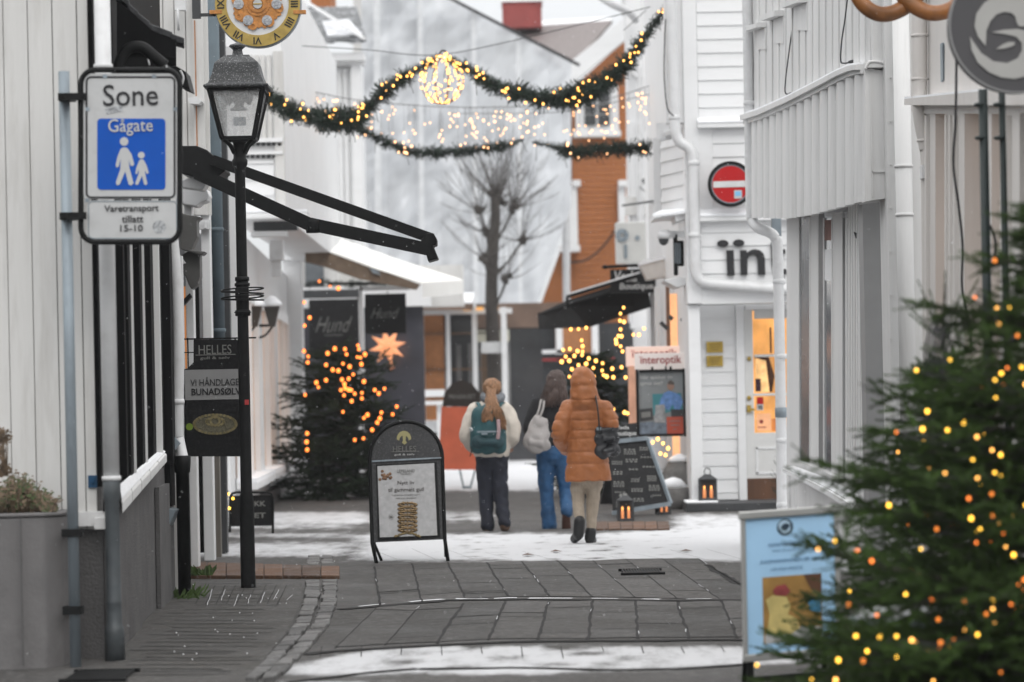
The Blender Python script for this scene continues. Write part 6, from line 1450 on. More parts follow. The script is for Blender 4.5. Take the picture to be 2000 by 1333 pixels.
def spruce(base, height, radius, label, seed, nb=200, z0=.25, n=80, ln=.018, w=.003, L=.14, leader=True, droop=.25, fill=1.0, power=.8, group=None, nmat=None, rag=(.5,1.2)):
    rs = random.Random(seed); t = thing('spruce_tree', label, 'tree', base, group); G_ = Greens(seed, n, ln, w, L); B = MB(); base = Vector(base)
    B.tube([base, base+V(0,0,height*.5), base+V(0,0,height)], [.045*height/2.5, .025*height/2.5, .004], 8); surf = []
    for k in range(nb):
        f = (k+.5)/nb; f = f**1.15; z = z0+(height*.95-z0)*f; R = radius*(1-f)**power+.06
        a = k*2.39996+rs.uniform(-.35,.35); l = R*rs.uniform(*rag)*(1.18 if rs.random() < .12 else 1); zz = z+rs.uniform(-.06,.06)*height/2.5; up_ = rs.uniform(-.12,.38)
        pts = []; m_ = max(3, int(l/(L*.5)))
        for i in range(m_+1):
            u = i/m_; pts.append(base+V(cos(a+.12*u*rs.uniform(-1,1))*l*u, sin(a)*l*u, zz+l*(up_*u-droop*u*u+.16*u**3)))
        B.tube(pts, [.010*(1-.8*i/m_) for i in range(m_+1)], 4)
        for i in range(1, m_+1):
            tan = (pts[i]-pts[i-1]).normalized(); side = V(-tan.y, tan.x, 0); u = i/m_
            if u > .2: G_.twig(pts[i-1], tan, 1.0)
            if u > .3:
                for sgn in (-1,1):
                    if rs.random() < fill:
                        ll = max(L*.8, l*.40*(1.1-u*.8)); q = pts[i].copy(); dv = (tan*.85+side*sgn*rs.uniform(.45,.95)+V(0,0,rs.uniform(-.55,.5))).normalized(); kk = max(1, int(ll/(L*.75)))
                        for h in range(kk):
                            G_.twig(q, dv, rs.uniform(.75,1.1))
                            if h and rs.random() < .6: G_.twig(q, (dv+side*rs.uniform(-.8,.8)+V(0,0,rs.uniform(-.5,.2))).normalized(), rs.uniform(.6,.9))
                            q = q+dv*L*.7; dv = (dv+V(rs.uniform(-.25,.25), rs.uniform(-.25,.25), rs.uniform(-.2,.3))).normalized()
        surf.append((pts[-1], pts[len(pts)*2//3]))
    if leader:
        top = base+V(0,0,height)
        for h in range(3): G_.twig(top-V(0,0,L*(h+.1)), (0,0,1), .9)
        for zz, kk, ll in ((.0,5,1.0),(.16,6,1.3)):
            for j in range(kk):
                aa = 2*pi*j/kk+zz*9; q = top-V(0,0,L*.8+zz); dv = V(cos(aa), sin(aa), .95).normalized()
                for h in range(int(ll*1.6)): G_.twig(q, dv, 1); q = q+dv*L*.7
    B.build('trunk', m_bark, t, fix=False); G_.build('foliage', nmat or m_needle, t)
    return t, surf
# ------------------------------------------------------------------ near spruces on the right
g = P(2075, 900, 12.2); b1 = V(g.x, 12.2, 0)
t1, s1 = spruce(b1, 2.28, 1.10, 'big dark spruce with warm lights at the right edge of the picture', 11, 480, .10, 80, .023, .0056, .13, power=.74, rag=(.42,1.2), group='lit spruces')
g = P(1862, 900, 13.6); b2_ = V(g.x, 13.6, 0)
t2, s2 = spruce(b2_, 1.66, .66, 'smaller spruce with bare upright leader shoots beside the blue poster', 23, 320, .10, 80, .022, .0056, .13, leader=False, power=.66, rag=(.42,1.2), group='lit spruces')
L2 = Greens(91, 190, .022, .0042, .15); nd2 = P(1842,668,13.6)
for px_, py_ in ((1768,592),(1800,566),(1818,574),(1846,545),(1872,588),(1905,556),(1893,610),(1790,625)):
    e = P(px_, py_, 13.6+random.uniform(-.12,.12)); dv = e-nd2; k_ = max(1, round(dv.length/.10))
    for h in range(k_): L2.twig(nd2+dv*(h/k_), dv, .85)
for k_ in range(5): L2.twig(P(1852-k_*2,820-k_*34,13.6), (0,.0,1), .7)
L2.build('leader_shoots', m_needle, t2)
mb = MB(); mb.tube([P(1855,860,13.6), P(1842,668,13.6), P(1846,560,13.6)], [.014,.010,.004], 6); mb.build('leader_stem', m_bark, t2)
def tree_lights(base, surf, label, n, mats, r, seed):
    rs = random.Random(seed); t = thing('string_lights', label, 'lights', base, 'light strings on the spruces'); c = Vector(base); pts = []
    cand = []
    for p, q in surf:
        for k in (.0,.35,.7,1.0):
            v = p.lerp(q, k); x, y = proj(*v)
            if v.y < c.y-.12 and x < 2008 and y < 1335: cand.append(v)
    rs.shuffle(cand)
    for p in cand:
        p = p+V(rs.uniform(-.05,.05), -.07, rs.uniform(-.04,.06))
        if all((p-o).length > .075 for o in pts): pts.append(p)
        if len(pts) >= n: break
    for p in pts: bulb(t, p, r*rs.uniform(.7,1.3), rs.choice(mats))
    mb = MB(); pts.sort(key=lambda p: p.z)
    for p, q in zip(pts[:-1], pts[1:]):
        if (p-q).length < .4: mb.tube([p+V(0,.02,0), p.lerp(q,.5)+V(0,.06,-.03), q+V(0,.02,0)], .002, 4)
    if mb.v: mb.build('wire', m_wire, t, fix=False)
    return t
m_dimb = EM('dim_amber_bulb', (1.0,.28,.04), 1.6)
tree_lights(b1, s1, 'warm fairy lights spread over the big spruce at the right edge', 100, [m_bulby, m_bulby, m_bulby, m_bulb, m_bulbo, m_dimb], .0064, 3)
tree_lights(b2_, s2, 'warm fairy lights spread over the smaller spruce by the poster', 34, [m_bulby, m_bulby, m_bulb, m_bulbo, m_dimb], .0062, 4)
# bundle of dark cable on the small tree top
mb = MB()
for k in range(5):
    x = 1806+k*7; mb.tube(smooth_path([P(x+20,618,13.5), P(x+8,650,13.45), P(x,690,13.4), P(x+6,730,13.42), P(x+14,700,13.5), P(x+22,640,13.5)], 5), .005, 5)
tag(mb.build('cable_bundle', m_wire, fix=False), 'loops of dark cable hung on the top of the smaller spruce', 'cable')
# snowy cafe table between the trees
g = P(1792, 1205, 12.6); t = thing('cafe_table', 'small snow covered table standing among the near spruces', 'table', (g.x, 12.6, 0))
mb = MB(); mb.lathe(g.x, 12.6, [(.0,g.z-.03),(.27,g.z-.03),(.28,g.z),(.0,g.z)], 24); mb.build('tabletop', m_galv, t)
mb = MB(); mb.lathe(g.x, 12.6, [(.0,g.z+.001),(.26,g.z+.001),(.25,g.z+.03),(.0,g.z+.04)], 24); mb.build('snow', m_snow, t)
mb = MB(); mb.lathe(g.x, 12.6, [(.2,0),(.18,.02),(.025,.05),(.025,g.z-.03)], 14); mb.build('leg', m_black, t)
# ------------------------------------------------------------------ blue poster stand
BD = 15.0
t = thing('poster_stand', 'grey framed poster stand with pale blue poster in front of the near spruce', 'poster stand', V(P(1545,1300,BD).x, BD, 0))
ctr = P(1545,1140,BD); w, h = 98*BD/F, 142*BD/F
yaw = radians(14)
def bp_(u, v, o=0): return V(ctr.x+u*w*1.0, BD+u*w*math.tan(yaw)-o, ctr.z+v*h+u*.010)   # u,v in -1..1, turned a little about the vertical
def bquad(mb, u0, v0, u1, v1, o, dep): mb.prism([bp_(u0,v0,o), bp_(u1,v0,o), bp_(u1,v1,o), bp_(u0,v1,o)], (0,dep,0))
m_alu = M('brushed_aluminium', (.36,.36,.35), .4, metal=.35, var=.08, scale=4)
mb = MB(); bquad(mb,-1,-1,-.90,1,.012,.035); bquad(mb,.90,-1,1,1,.012,.035); bquad(mb,-1.04,.925,1.04,1.03,.02,.05); bquad(mb,-1.0,-1.03,1.0,-.925,.02,.05); mb.build('frame', m_alu, t, bevel=.006)
mb = MB(); bquad(mb,-.90,-.925,.90,.925,0,.012); pst = mb.build('poster', M('pale_blue_poster', (.36,.58,.80), .3, var=.06, scale=3, bump=.25, bscale=5), t)
def bpoly(pts, mat, o): 
    mb = MB(); mb.prism([bp_(u,v,o) for u,v in pts], (0,.002,0)); return mb.build('print', mat, pst)
bpoly([(-.58,-.80),(.62,-.80),(.62,.11),(-.58,.11)], M('print_ochre', (.30,.17,.05), .4, var=.3, scale=6), .002)
bpoly([(-.55,-.80),(.60,-.80),(.60,-.62),(.2,-.60),(-.55,-.66)], M('print_table', (.42,.42,.42), .4, var=.1), .004)
bpoly([(-.50,-.62),(-.45,-.40),(-.52,-.20),(-.38,-.14),(-.10,-.18),(-.02,-.30),(-.08,-.42),(.10,-.48),(.16,-.62),(0,-.68),(-.35,-.70)], M('print_marzipan', (.52,.42,.16), .4, var=.25, scale=12), .006)
bpoly([(-.38,-.08),(-.30,-.02),(-.12,.0),(-.02,-.10),(-.10,-.16),(-.32,-.15)], M('print_ribbon', (.25,.05,.05), .4, var=.3, scale=15), .007)
bpoly([(.26,.11),(.62,.11),(.62,-.25),(.40,-.10)], m_brown, .005)
bpoly([(.32,-.2),(.60,-.2),(.60,-.42),(.38,-.40)], M('print_cyan', (.06,.22,.38), .4), .006)
mb = MB(); cc = [(-.10+.165*cos(2*pi*k/28), .78+.115*sin(2*pi*k/28)) for k in range(28)]; mb.prism([bp_(u,v,.003) for u,v in cc], (0,.002,0)); mb.build('emblem', M('dark_blue_print', (.025,.045,.07), .4), pst)
mb = MB()
for a0, r0 in ((.3,.075),(2.6,.065)):
    k = 12; vs = []
    for i in range(k+1):
        a = a0+i*3.9/k; r = r0; wd = .022*sin(pi*i/k)+.004; vs += [bp_(-.10+(r-wd)*1.45*cos(a), .78+(r-wd)*sin(a), .006), bp_(-.10+(r+wd)*1.45*cos(a), .78+(r+wd)*sin(a), .006)]
    mb.add(vs, [(2*i,2*i+1,2*i+3,2*i+2) for i in range(k)])
mb.build('emblem', M('pale_print', (.40,.55,.68), .4), pst)
def btext(s, v, hh, ww, mat, name='lettering', u=0):
    o = text(s, 1545, 1140, BD, 10, mat, pst, name=name, wpx=10)
    off = wloc(pst); vs = [V(*x.co)+off for x in o.data.vertices]; xs = [q.x for q in vs]; zs = [q.z for q in vs]
    cx, cz = (min(xs)+max(xs))/2, (min(zs)+max(zs))/2; sx, sz = (max(xs)-min(xs))/2, (max(zs)-min(zs))/2
    for x, q in zip(o.data.vertices, vs): x.co = bp_(u+(q.x-cx)/sx*ww, v+(q.z-cz)/sz*hh, .004+(BD-q.y)*.3)-off
m_bt = M('slate_blue_print', (.08,.17,.28), .4)
btext('KONDITORMESTER', .55, .022, .36, m_bt, u=-.08); btext('bakeri & konditori', .47, .012, .28, m_bt, u=-.08); btext('JULEMARSIPANEN ER HER', .32, .028, .62, m_bt); btext('LÅ OSS FRISTE', .22, .022, .32, m_bt, u=-.08)
for u in (-.86,.80):
    mb = MB(); q = bp_(u,-1,0); mb.bar(V(q.x,q.y+.01,q.z), V(q.x,q.y+.01,0), .032, .03, (0,1,0)); mb.bar(V(q.x,q.y+.02,q.z+.35), V(q.x,q.y+.42,0), .025, .025, (0,1,0)); mb.build('leg', m_black, t)
mb = MB(); a, b = bp_(-.86,-1,0), bp_(.8,-1,0); mb.bar(V(a.x,a.y+.01,a.z-.10), V(b.x,b.y+.01,b.z-.10), .03, .03, (0,1,0)); mb.build('crossbar', m_black, t)
# ------------------------------------------------------------------ arched sandwich board
SD = G(800, 1099).y
t = thing('sandwich_board', 'black arched sandwich board with jewellery poster standing in the street', 'sandwich board', G(800,1100))
def sp2(px, py, o=0): k = (1100-py)*.0009; return P(px, py, SD+k-o)
def sprism(mb, pts, o, dep): mb.prism([sp2(x, y, o) for x, y in pts], (0,dep,0))
arch = [(727,1062),(722,905)]+[(793-71*cos(pi*k/18), 895-71*sin(pi*k/18)) for k in range(19)]+[(864,905),(869,1056)]
mb = MB(); mb.tube([sp2(736,1103)]+[sp2(x, y) for x, y in arch]+[sp2(875,1096)], .017, 10); fr = mb.build('front_frame', m_black, t)
mb = MB(); mb.tube([sp2(742,1100)+V(0,.36,.0)]+[sp2(x*.985+12, y+4)+V(0,.05+(y-823)*.0011,0) for x, y in arch]+[sp2(869,1092)+V(0,.36,.0)], .014, 10); mb.build('rear_frame', m_black, t)
mb = MB(); sprism(mb, [(728,1060),(725,900)]+[(793-67*cos(pi*k/18), 895-67*sin(pi*k/18)) for k in range(19)]+[(861,900),(866,1054)], .0, .03); bd = mb.build('board', M('snow_dusted_black_board', (.02,.02,.022), .4, var=.3, dirt_shade=(.35,.35,.36), dirt_shade_amt=.2, dirt_shade_scale=60), t)
mb = MB(); sprism(mb, [(726,900),(862,893),(862,896),(726,903)], .02, .02); mb.build('crossbar', m_galv, t)
mb = MB(); sprism(mb, [(738,1056),(734,908),(853,903),(860,1050)], .012, .012); bx = mb.build('poster_rim', m_black, t)
mb = MB(); sprism(mb, [(742,1050),(737,911),(848,905),(854,1046)], .016, .004); ps2 = mb.build('poster', M('white_wet_poster', (.42,.42,.425), .35, var=.12, scale=25), t)
def stext(s, px, py, hh, ww, mat, par, o, **k): return text(s, px, py, sp2(px, py, o).y, hh, mat, par, wpx=ww, **k)
stext('HELLES', 790, 877, 11, 45, m_letter_g, bd, .006); stext('gull & sølv', 790, 888.5, 4.5, 40, m_letter_w, bd, .006, off=.012)
mb = MB(); sprism(mb, [(764,882.5),(818,881.5),(818,882.3),(764,883.3)], .006, .004); mb.build('rule', m_letter_g, bd)
mb = MB(); pts = [(789+14*cos(a), 858-15*sin(a)) for a in [pi*k/16-.25 for k in range(0,17)]]+[(776,860),(781,853),(786,852),(787,860),(785,865),(790,869),(795,865),(793,860),(793,852),(798,853),(802,860)]
mb.add([sp2(x,y,.006) for x,y in [(789+14*cos(pi*k/14-.1), 857-15*sin(pi*k/14-.1)) for k in range(16)]]+[sp2(789+9*cos(pi*k/14-.1), 860-9*sin(pi*k/14-.1), .006) for k in range(16)], [(k,k+1,17+k,16+k) for k in range(15)])
sprism(mb, [(786,848),(793,848),(792,861),(795,865),(790,869),(785,865),(787,861)], .007, .003); mb.build('gold_emblem', M('pale_gold_print', (.32,.29,.13), .5), bd)
stext('LEPELAND', 793, 920, 6, 34, m_letter_g, ps2, .019); stext('GULL OG SØLV', 793, 925.5, 2.2, 22, m_letter_g, ps2, .019)
mgt = M('grey_brown_print', (.10,.09,.08), .5)
stext('Nytt liv', 793, 944, 9.5, 33, mgt, ps2, .019); stext('til gammelt gull', 793, 957.5, 10, 70, mgt, ps2, .019)
stext('Vi gir dine gamle smykker nytt liv', 793, 967, 3.2, 56, m_letter_g, ps2, .019); stext('spør oss i butikken', 793, 973, 3.2, 40, m_letter_g, ps2, .019)
mb = MB(); rr = random.Random(5)
for k in range(7):
    y = 986+k*8.2; mb.tube([sp2(796+18*cos(2*pi*i/16), y+3.2*sin(2*pi*i/16)+(rr.random()-.5), .021) for i in range(16)], .0095, 6, closed=True)
    for i in range(5): q = sp2(782+i*7, y+rr.uniform(-2,2), .03); mb.ell(q, (.008,.006,.009), 6, 4)
mb.tube([sp2(784+k*4, 984-(3.5 if k % 2 else 0), .02) for k in range(7)], .006, 5); mb.build('ring_stack_picture', M('antique_gold_print', (.22,.15,.075), .45, metal=.3, var=.55, scale=70), ps2)
mb = MB()
for k in range(16): q = sp2(754+rr.gauss(0,7), 936+rr.gauss(0,6), .02); mb.ell(q, (.014,.003,.014), 8, 5)
mb.build('nugget_picture', M('gold_nugget_print', (.20,.11,.06), .4, var=.5, scale=50), ps2)
mb = MB()
for k in range(26): x = 772+k*1.9; q = sp2(x, 1048-7*sin(pi*k/25)+rr.uniform(-1,1.5), .02); mb.ell(q, (.014,.003,.009), 6, 4)
mb.build('gold_dust_picture', M('gold_dust_print', (.22,.16,.07), .5, var=.5, scale=50), ps2)
mb = MB()
for k in range(4): a = pi*k/4; mb.bar(sp2(764-6*cos(a), 1010-6*sin(a), .02), sp2(764+6*cos(a), 1010+6*sin(a), .02), .003, .003)
mb.build('sparkle_print', m_letter_g, ps2)
# ------------------------------------------------------------------ red orange board farther off
t = thing('red_street_board', 'orange red street board with dark arched top behind the walking girl', 'sandwich board', G(900, 955)); d = G(900,955).y
mb = MB(); mb.pprism([(856,918),(862,795),(944,795),(930,918)], d, .05); mb.build('board', M('orange_red_board', (.66,.15,.075), .5, var=.12, scale=3), t)
mb = MB(); mb.pprism([(864,794),(868,768),(882,750),(902,742),(922,750),(936,768),(940,794)], d, .06); hd = mb.build('arched_top', m_brown, t); hd.data.materials[0] = M('dark_brown_board', (.03,.022,.018), .5)
text('PRINSHUSET', 903, 775, d-.01, 9, m_letter_g, hd, wpx=52, off=.01)
mb = MB()
for x0, x1 in ((898,906),(928,918)): mb.bar(P(x0,918,d+.02), P(x1,955,d+.02), .03, .03)
mb.pbox(903, 950, 921, 957, d, .1); mb.build('leg', m_galv, t)
# ------------------------------------------------------------------ garlands and light curtain
def garland(px_pts, d, rs_px, label, seed, nb, bmat, br, group='garlands across the street', dens=26, extra=None):
    pts = smooth_path([P(x, y, d) for x, y in px_pts], 10); rs = random.Random(seed)
    t = thing('garland', label, 'garland', pts[len(pts)//2], group); Gx = Greens(seed, 46, .034, .008, .13); m_ = len(pts)
    for i in range(m_-1):
        f = i/(m_-1)*(len(rs_px)-1); r = lerp(rs_px[int(f)], rs_px[min(int(f)+1, len(rs_px)-1)], f-int(f))*d/F*.9
        tan = (pts[i+1]-pts[i]).normalized(); r *= .75+.75*abs(noise.noise(V(i*.11, seed, 0)))+(.25 if noise.noise(V(i*.37, seed, 4)) > .25 else 0); k = max(5, int(dens*r/.11))
        for j in range(k):
            p = pts[i].lerp(pts[i+1], rs.random()); a = rs.uniform(0, 2*pi); n1 = tan.cross(V(0,1,0)).normalized(); n2 = tan.cross(n1)
            rad = n1*cos(a)+n2*sin(a); dv = (tan*rs.uniform(-.9,.9)+rad*rs.uniform(.3,1)).normalized(); Gx.twig(p+rad*r*rs.uniform(0,.45), dv, min(1.25, r/.10*rs.uniform(.75,1.1)))
    Gx.build('greenery', m_needle_g, t)
    mb = MB()
    for i in range(4, m_, 17): mb.tube([pts[i], pts[i]+V(rs.uniform(-.08,.08), -.03, -rs.uniform(.12,.30))], .004, 4)
    mb.tube(pts, .012, 6); mb.build('core_wire', m_wire, t)
    for k in range(nb):
        i = rs.randrange(m_-1); f = i/(m_-1)*(len(rs_px)-1); r = lerp(rs_px[int(f)], rs_px[min(int(f)+1, len(rs_px)-1)], f-int(f))*d/F
        p = pts[i].lerp(pts[i+1], rs.random()); bulb(t, p+V(rs.uniform(-.4,.4)*r, -r*rs.uniform(.5,1.1), rs.uniform(-1.1,.9)*r), br*rs.uniform(.85,1.2), bmat)
    return t
GD = 38.5
garland([(500,172),(522,186),(550,208),(585,224),(630,233),(672,236),(700,232),(722,205),(760,172),(800,146),(835,124),(858,112)], GD, [11,16,19,20,20,22,20,15,14,14,11,8], 'left arm of the lit fir garland rising to the glowing ball', 31, 52, m_bulb, .013)
garland([(868,112),(890,124),(925,142),(960,166),(1010,182),(1060,193),(1105,194),(1140,182),(1180,164),(1210,140),(1235,108),(1258,75),(1280,45),(1303,14)], GD, [7,10,14,18,18,20,20,24,24,22,19,15,13,11,7], 'right arm of the lit fir garland rising to the white house', 32, 60, m_bulb, .013)
garland([(678,246),(700,252),(730,266),(770,284),(800,297),(850,299),(900,296),(950,292),(990,284),(1021,273)], 45, [9,10,11,13,14,14,14,13,10,5], 'dark lower garland hanging left of the bare tree top', 33, 14, m_bulbp, .014)
garland([(1040,278),(1065,283),(1095,290),(1125,299),(1180,292),(1230,292),(1265,290)], 45, [5,8,12,15,16,15,17], 'short dark lower garland in front of the ochre house', 34, 8, m_bulbp, .014)
# glowing ball under the apex
t = thing('light_ball', 'wire ball of warm lights hung at the peak of the garland', 'light ball', P(863, 205, GD)); c = P(863,158,GD); r = 42*GD/F
mb = MB()
for k in range(5):
    a = pi*k/5; mb.tube([V(c.x+r*cos(a)*cos(b)*1.0, c.y+r*sin(a)*cos(b), c.z+r*1.1*sin(b)) for b in [2*pi*i/36 for i in range(36)]], .006, 5, closed=True)
mb.build('wire_cage', M('rusty_wire', (.20,.09,.05), .6), t)
mb = MB(); q = P(866,112,GD); mb.tube([V(q.x+8*GD/F*cos(a), GD, q.z+13*GD/F*sin(a)) for a in [pi*1.15*k/14-.2 for k in range(15)]], .012, 6); mb.build('top_hoop', m_wire, t)
rr = random.Random(9)
for k in range(96):
    a = pi*(k % 5)/5; b = rr.uniform(0, 2*pi); bulb(t, V(c.x+r*cos(a)*cos(b), c.y+r*sin(a)*cos(b), c.z+r*1.1*sin(b)), .0135*rr.uniform(.8,1.2), rr.choice([m_bulb, m_bulb, m_bulbp]))
xb = MB()
for k in range(70):
    a, b = rr.uniform(0,2*pi), math.asin(rr.uniform(-1,1)); xb.ell((c.x+r*cos(a)*cos(b), c.y+r*sin(a)*cos(b), c.z+r*1.1*sin(b)), (.012,.012,.014), 7, 5)
tag(xb.build('small_bulbs', m_bulb, t, fix=False), None, None, kind='stuff')
# curtain of lights
t = thing('light_curtain', 'sparse curtain of pale warm lights hanging across the street', 'lights', P(960, 280, 47)); mb = MB(); rr = random.Random(12)
top = smooth_path([P(520,172,47), P(600,178,47), P(700,196,47), P(860,209,47), P(1010,209,47), P(1120,204,47), P(1200,190,47), P(1268,168,47)], 8); mb.tube(top, .006, 4)
top2 = smooth_path([P(880,222,47.6), P(1010,222,47.6), P(1120,216,47.6), P(1268,185,47.6)], 8); mb.tube(top2, .005, 4); cnt = 0
while cnt < 98:
    px = rr.choice([rr.uniform(700,1265), rr.uniform(700,1265), rr.uniform(560,700), rr.uniform(870,1180)]); i = min(range(len(top)), key=lambda q: abs(proj(*top[q])[0]-px)); p = top[i]; L_ = rr.uniform(.1,.65); p = V(p.x+rr.uniform(-.1,.1), 47+rr.uniform(-.3,.3), p.z)
    mb.tube([p, p-V(rr.uniform(-.02,.02),0,L_)], .0025, 3)
    for k in range(rr.randint(1,3)): bulb(t, p-V(rr.uniform(-.02,.02),0,L_*rr.uniform(.25,1)), .012*rr.uniform(.8,1.25), m_bulbp); cnt += 1
xb = MB()
for k in range(110):
    px = rr.uniform(560, 1266); i = min(range(len(top)), key=lambda q: abs(proj(*top[q])[0]-px)); p = top[i]; q = V(p.x+rr.uniform(-.1,.1), 47+rr.uniform(-.3,.3), p.z-rr.uniform(.05,.62)); xb.ell(q, (.011,.011,.013), 7, 5); mb.tube([V(q.x,q.y,p.z), q], .0022, 3)
tag(xb.build('small_bulbs', m_bulbp, t, fix=False), None, None, kind='stuff')
mb.build('wires', M('thin_grey_wire', (.12,.12,.12), .6), t, fix=False)
# overhead wires
for pts, d, lab in (([(590,90),(720,98),(850,108),(1010,78),(1270,14)], 42, 'thin wire carrying the ball of lights over the street'),([(1218,60),(1262,20)], 48, 'short thin wire below the gutter of the white row house')):
    mb = MB(); mb.tube(smooth_path([P(x, y, d) for x, y in pts], 6), .006, 5); tag(mb.build('overhead_wire', m_wire), lab, 'wire', 'overhead wires')
# lamp cable down the white house corner
mb = MB(); mb.tube(smooth_path([P(1300,38,37.6), P(1298,80,37.6), P(1297,140,37.6), P(1300,190,37.6), P(1305,216,37.6), P(1316,227,37.6)], 6), .008, 5); tag(mb.build('wall_cable', m_wire), 'black cable running down the white house from the garland end', 'cable')
# ------------------------------------------------------------------ lit spruces farther off
g = G(672, 974)
ta, sa = spruce(g, 2.25, .98, 'dark wide spruce with amber lights at the left shop corner', 41, 270, .04, 60, .05, .013, .26, leader=False, power=.34, nmat=m_needle_f, rag=(.4,1.25))
# foliage hanging low to the ground around it
t = thing('string_lights', 'amber fairy lights on the dark spruce at the left shop corner', 'lights', g, 'light strings on the spruces'); rr = random.Random(2)
lst = [(661,568),(594,594),(605,625),(595,640),(594,690),(602,700),(601,712),(654,686),(674,686),(677,696),(699,678),(701,686),(640,695),(637,717),(698,701),(704,702),(713,697),(670,714),(706,716),(683,721),(650,727),(661,729),(690,735),(668,746),(681,744),(711,750),(673,755),(674,763),(666,766),(681,766),(686,766),(693,773),(707,771),(672,776),(707,782),(687,788),(732,766),(740,773),(751,763),(618,752),(622,760),(637,747),(596,775),(670,808),(711,820),(718,815),(745,810),(767,813),(742,822),(737,830),(775,798),(600,851),(599,868),(600,883),(693,863),(710,860),(727,844)]
for x, y in lst: bulb(t, P(x, y, g.y-1.15+rr.uniform(-.05,.1)), .024*rr.uniform(.8,1.2), m_bulbo)
g = G(1165, 975); g = V(P(1165,900,44).x, 44, 0)
tb, sb = spruce(g, 2.1, .66, 'green spruce with golden lights beside the optician light boxes', 42, 170, .1, 55, .05, .013, .24, leader=False, power=.45, nmat=m_needle_f)
t = thing('string_lights', 'golden fairy lights arching over the spruce beside the light boxes', 'lights', g, 'light strings on the spruces')
lst = [(1218,604),(1212,616),(1211,630),(1219,633),(1212,647),(1208,660),(1214,661),(1203,668),(1204,675),(1212,680),(1216,690),(1115,647),(1130,646),(1145,644),(1136,668),(1100,687),(1113,685),(1138,680),(1138,690),(1137,697),(1122,699),(1097,711),(1112,709),(1130,717),(1150,704),(1164,709),(1159,722),(1117,725),(1112,739),(1160,738),(1177,713),(1176,727),(1179,736),(1214,721),(1196,724),(1185,740),(1198,741),(1222,741),(1237,657),(1248,658),(1258,645),(1198,803),(1220,810),(1226,811),(1275,868),(1285,862),(1295,870),(1305,880),(1290,890),(1300,893),(1212,862),(1105,700),(1145,715),(1128,690)]
for x, y in lst: bulb(t, P(x, y, (43.0 if x < 1240 else 38.9)+rr.uniform(-.1,.1)), .021*rr.uniform(.8,1.2), m_bulb)
mb = MB(); mb.tube(smooth_path([P(1218,600,43.1), P(1212,625,43.1), P(1210,655,43.1), P(1204,675,43.1), P(1216,692,43.1)], 6), .012, 5); mb.build('wire', m_wire, t)
# greenery over the corner shop window
garland([(596,556),(630,552),(680,556),(740,555),(800,552)], 55, [6,8,9,8,5], 'fir garland above the corner shop window and the hanging sign', 36, 3, m_bulbo, .018)
# spruce sprig at the foot of the optician door
mb = Greens(77, 40, .03, .006, .12); rr = random.Random(4)
for k in range(26): p = P(1526+rr.uniform(-9,6), 975-rr.uniform(0,70), 37.2); mb.twig(p, (rr.uniform(-.8,.5), rr.uniform(-.4,.4), rr.uniform(.2,1)), rr.uniform(.7,1.2))
o = mb.build('fir_sprig', m_needle_g); tag(o, 'fir sprig by the optician door behind the white downpipe', 'plant')
# ------------------------------------------------------------------ falling snow
rr = random.Random(8); mb = MB()
for k in range(5200):
    d = rr.uniform(15, 62)
    p = P(rr.uniform(-60,2060), rr.uniform(-40,1300), d)
    if p.z < .05: continue
    r = rr.uniform(.0012,.0028); a, b, c = r*rr.uniform(.7,1.3), r, r*rr.uniform(.7,1.4)
    mb.add([p+V(a,0,0), p+V(-a,0,0), p+V(0,b,0), p+V(0,-b,0), p+V(0,0,c), p+V(0,0,-c)], [(0,2,4),(2,1,4),(1,3,4),(3,0,4),(2,0,5),(1,2,5),(3,1,5),(0,3,5)])
tag(mb.build('falling_snow', m_snow, fix=False), 'fine snowflakes falling through the street air', 'snow', kind='stuff')
# ------------------------------------------------------------------ people
def blob(name, paths, mat, parent, voxel=.013, smooth=6, quilt=None):
    """paths: list of (points, radii, flat) fused into one continuous skin"""
    mb = MB()
    for pts, rad, flat in paths:
        pts = [Vector(p) for p in pts]
        if len(pts) == 1: r = rad[0]; mb.ell(pts[0], (r, r*flat, r), 16, 10); continue
        n0 = len(pts); sp = smooth_path(pts, 6); rr = []
        for i in range(len(sp)): f = i/(len(sp)-1)*(n0-1); k = min(int(f), n0-2); rr.append(lerp(rad[k], rad[k+1], f-k))
        mb.tube(sp, rr, 18, flat=flat)
        for p, r in (((sp[0], rr[0]),) if flat < .72 and len(pts) > 3 else ((sp[0], rr[0]), (sp[-1], rr[-1]))): mb.ell(p, (r*.98, r*.98*flat, r*.98), 14, 8)
    me = bpy.data.meshes.new('b'); me.from_pydata(mb.v, [], mb.f); o = bpy.data.objects.new('b', me); SC.collection.objects.link(o)
    m = o.modifiers.new('r', 'REMESH'); m.mode = 'VOXEL'; m.voxel_size = voxel; m.use_smooth_shade = True
    s = o.modifiers.new('s', 'SMOOTH'); s.iterations = smooth; s.factor = .5
    m2 = bpy.data.meshes.new_from_object(o.evaluated_get(bpy.context.evaluated_depsgraph_get())); bpy.data.objects.remove(o)
    off = wloc(parent)
    for v in m2.vertices:
        c = v.co.copy()
        if quilt: c = quilt(c)
        v.co = c-off
    m2.materials.clear(); m2.materials.append(mat); m2.name = name
    for p in m2.polygons: p.use_smooth = True
    o = bpy.data.objects.new(name, m2); SC.collection.objects.link(o); o.parent = parent; return o
m_skin = M('skin', (.52,.30,.22), .5, var=.08, scale=8)
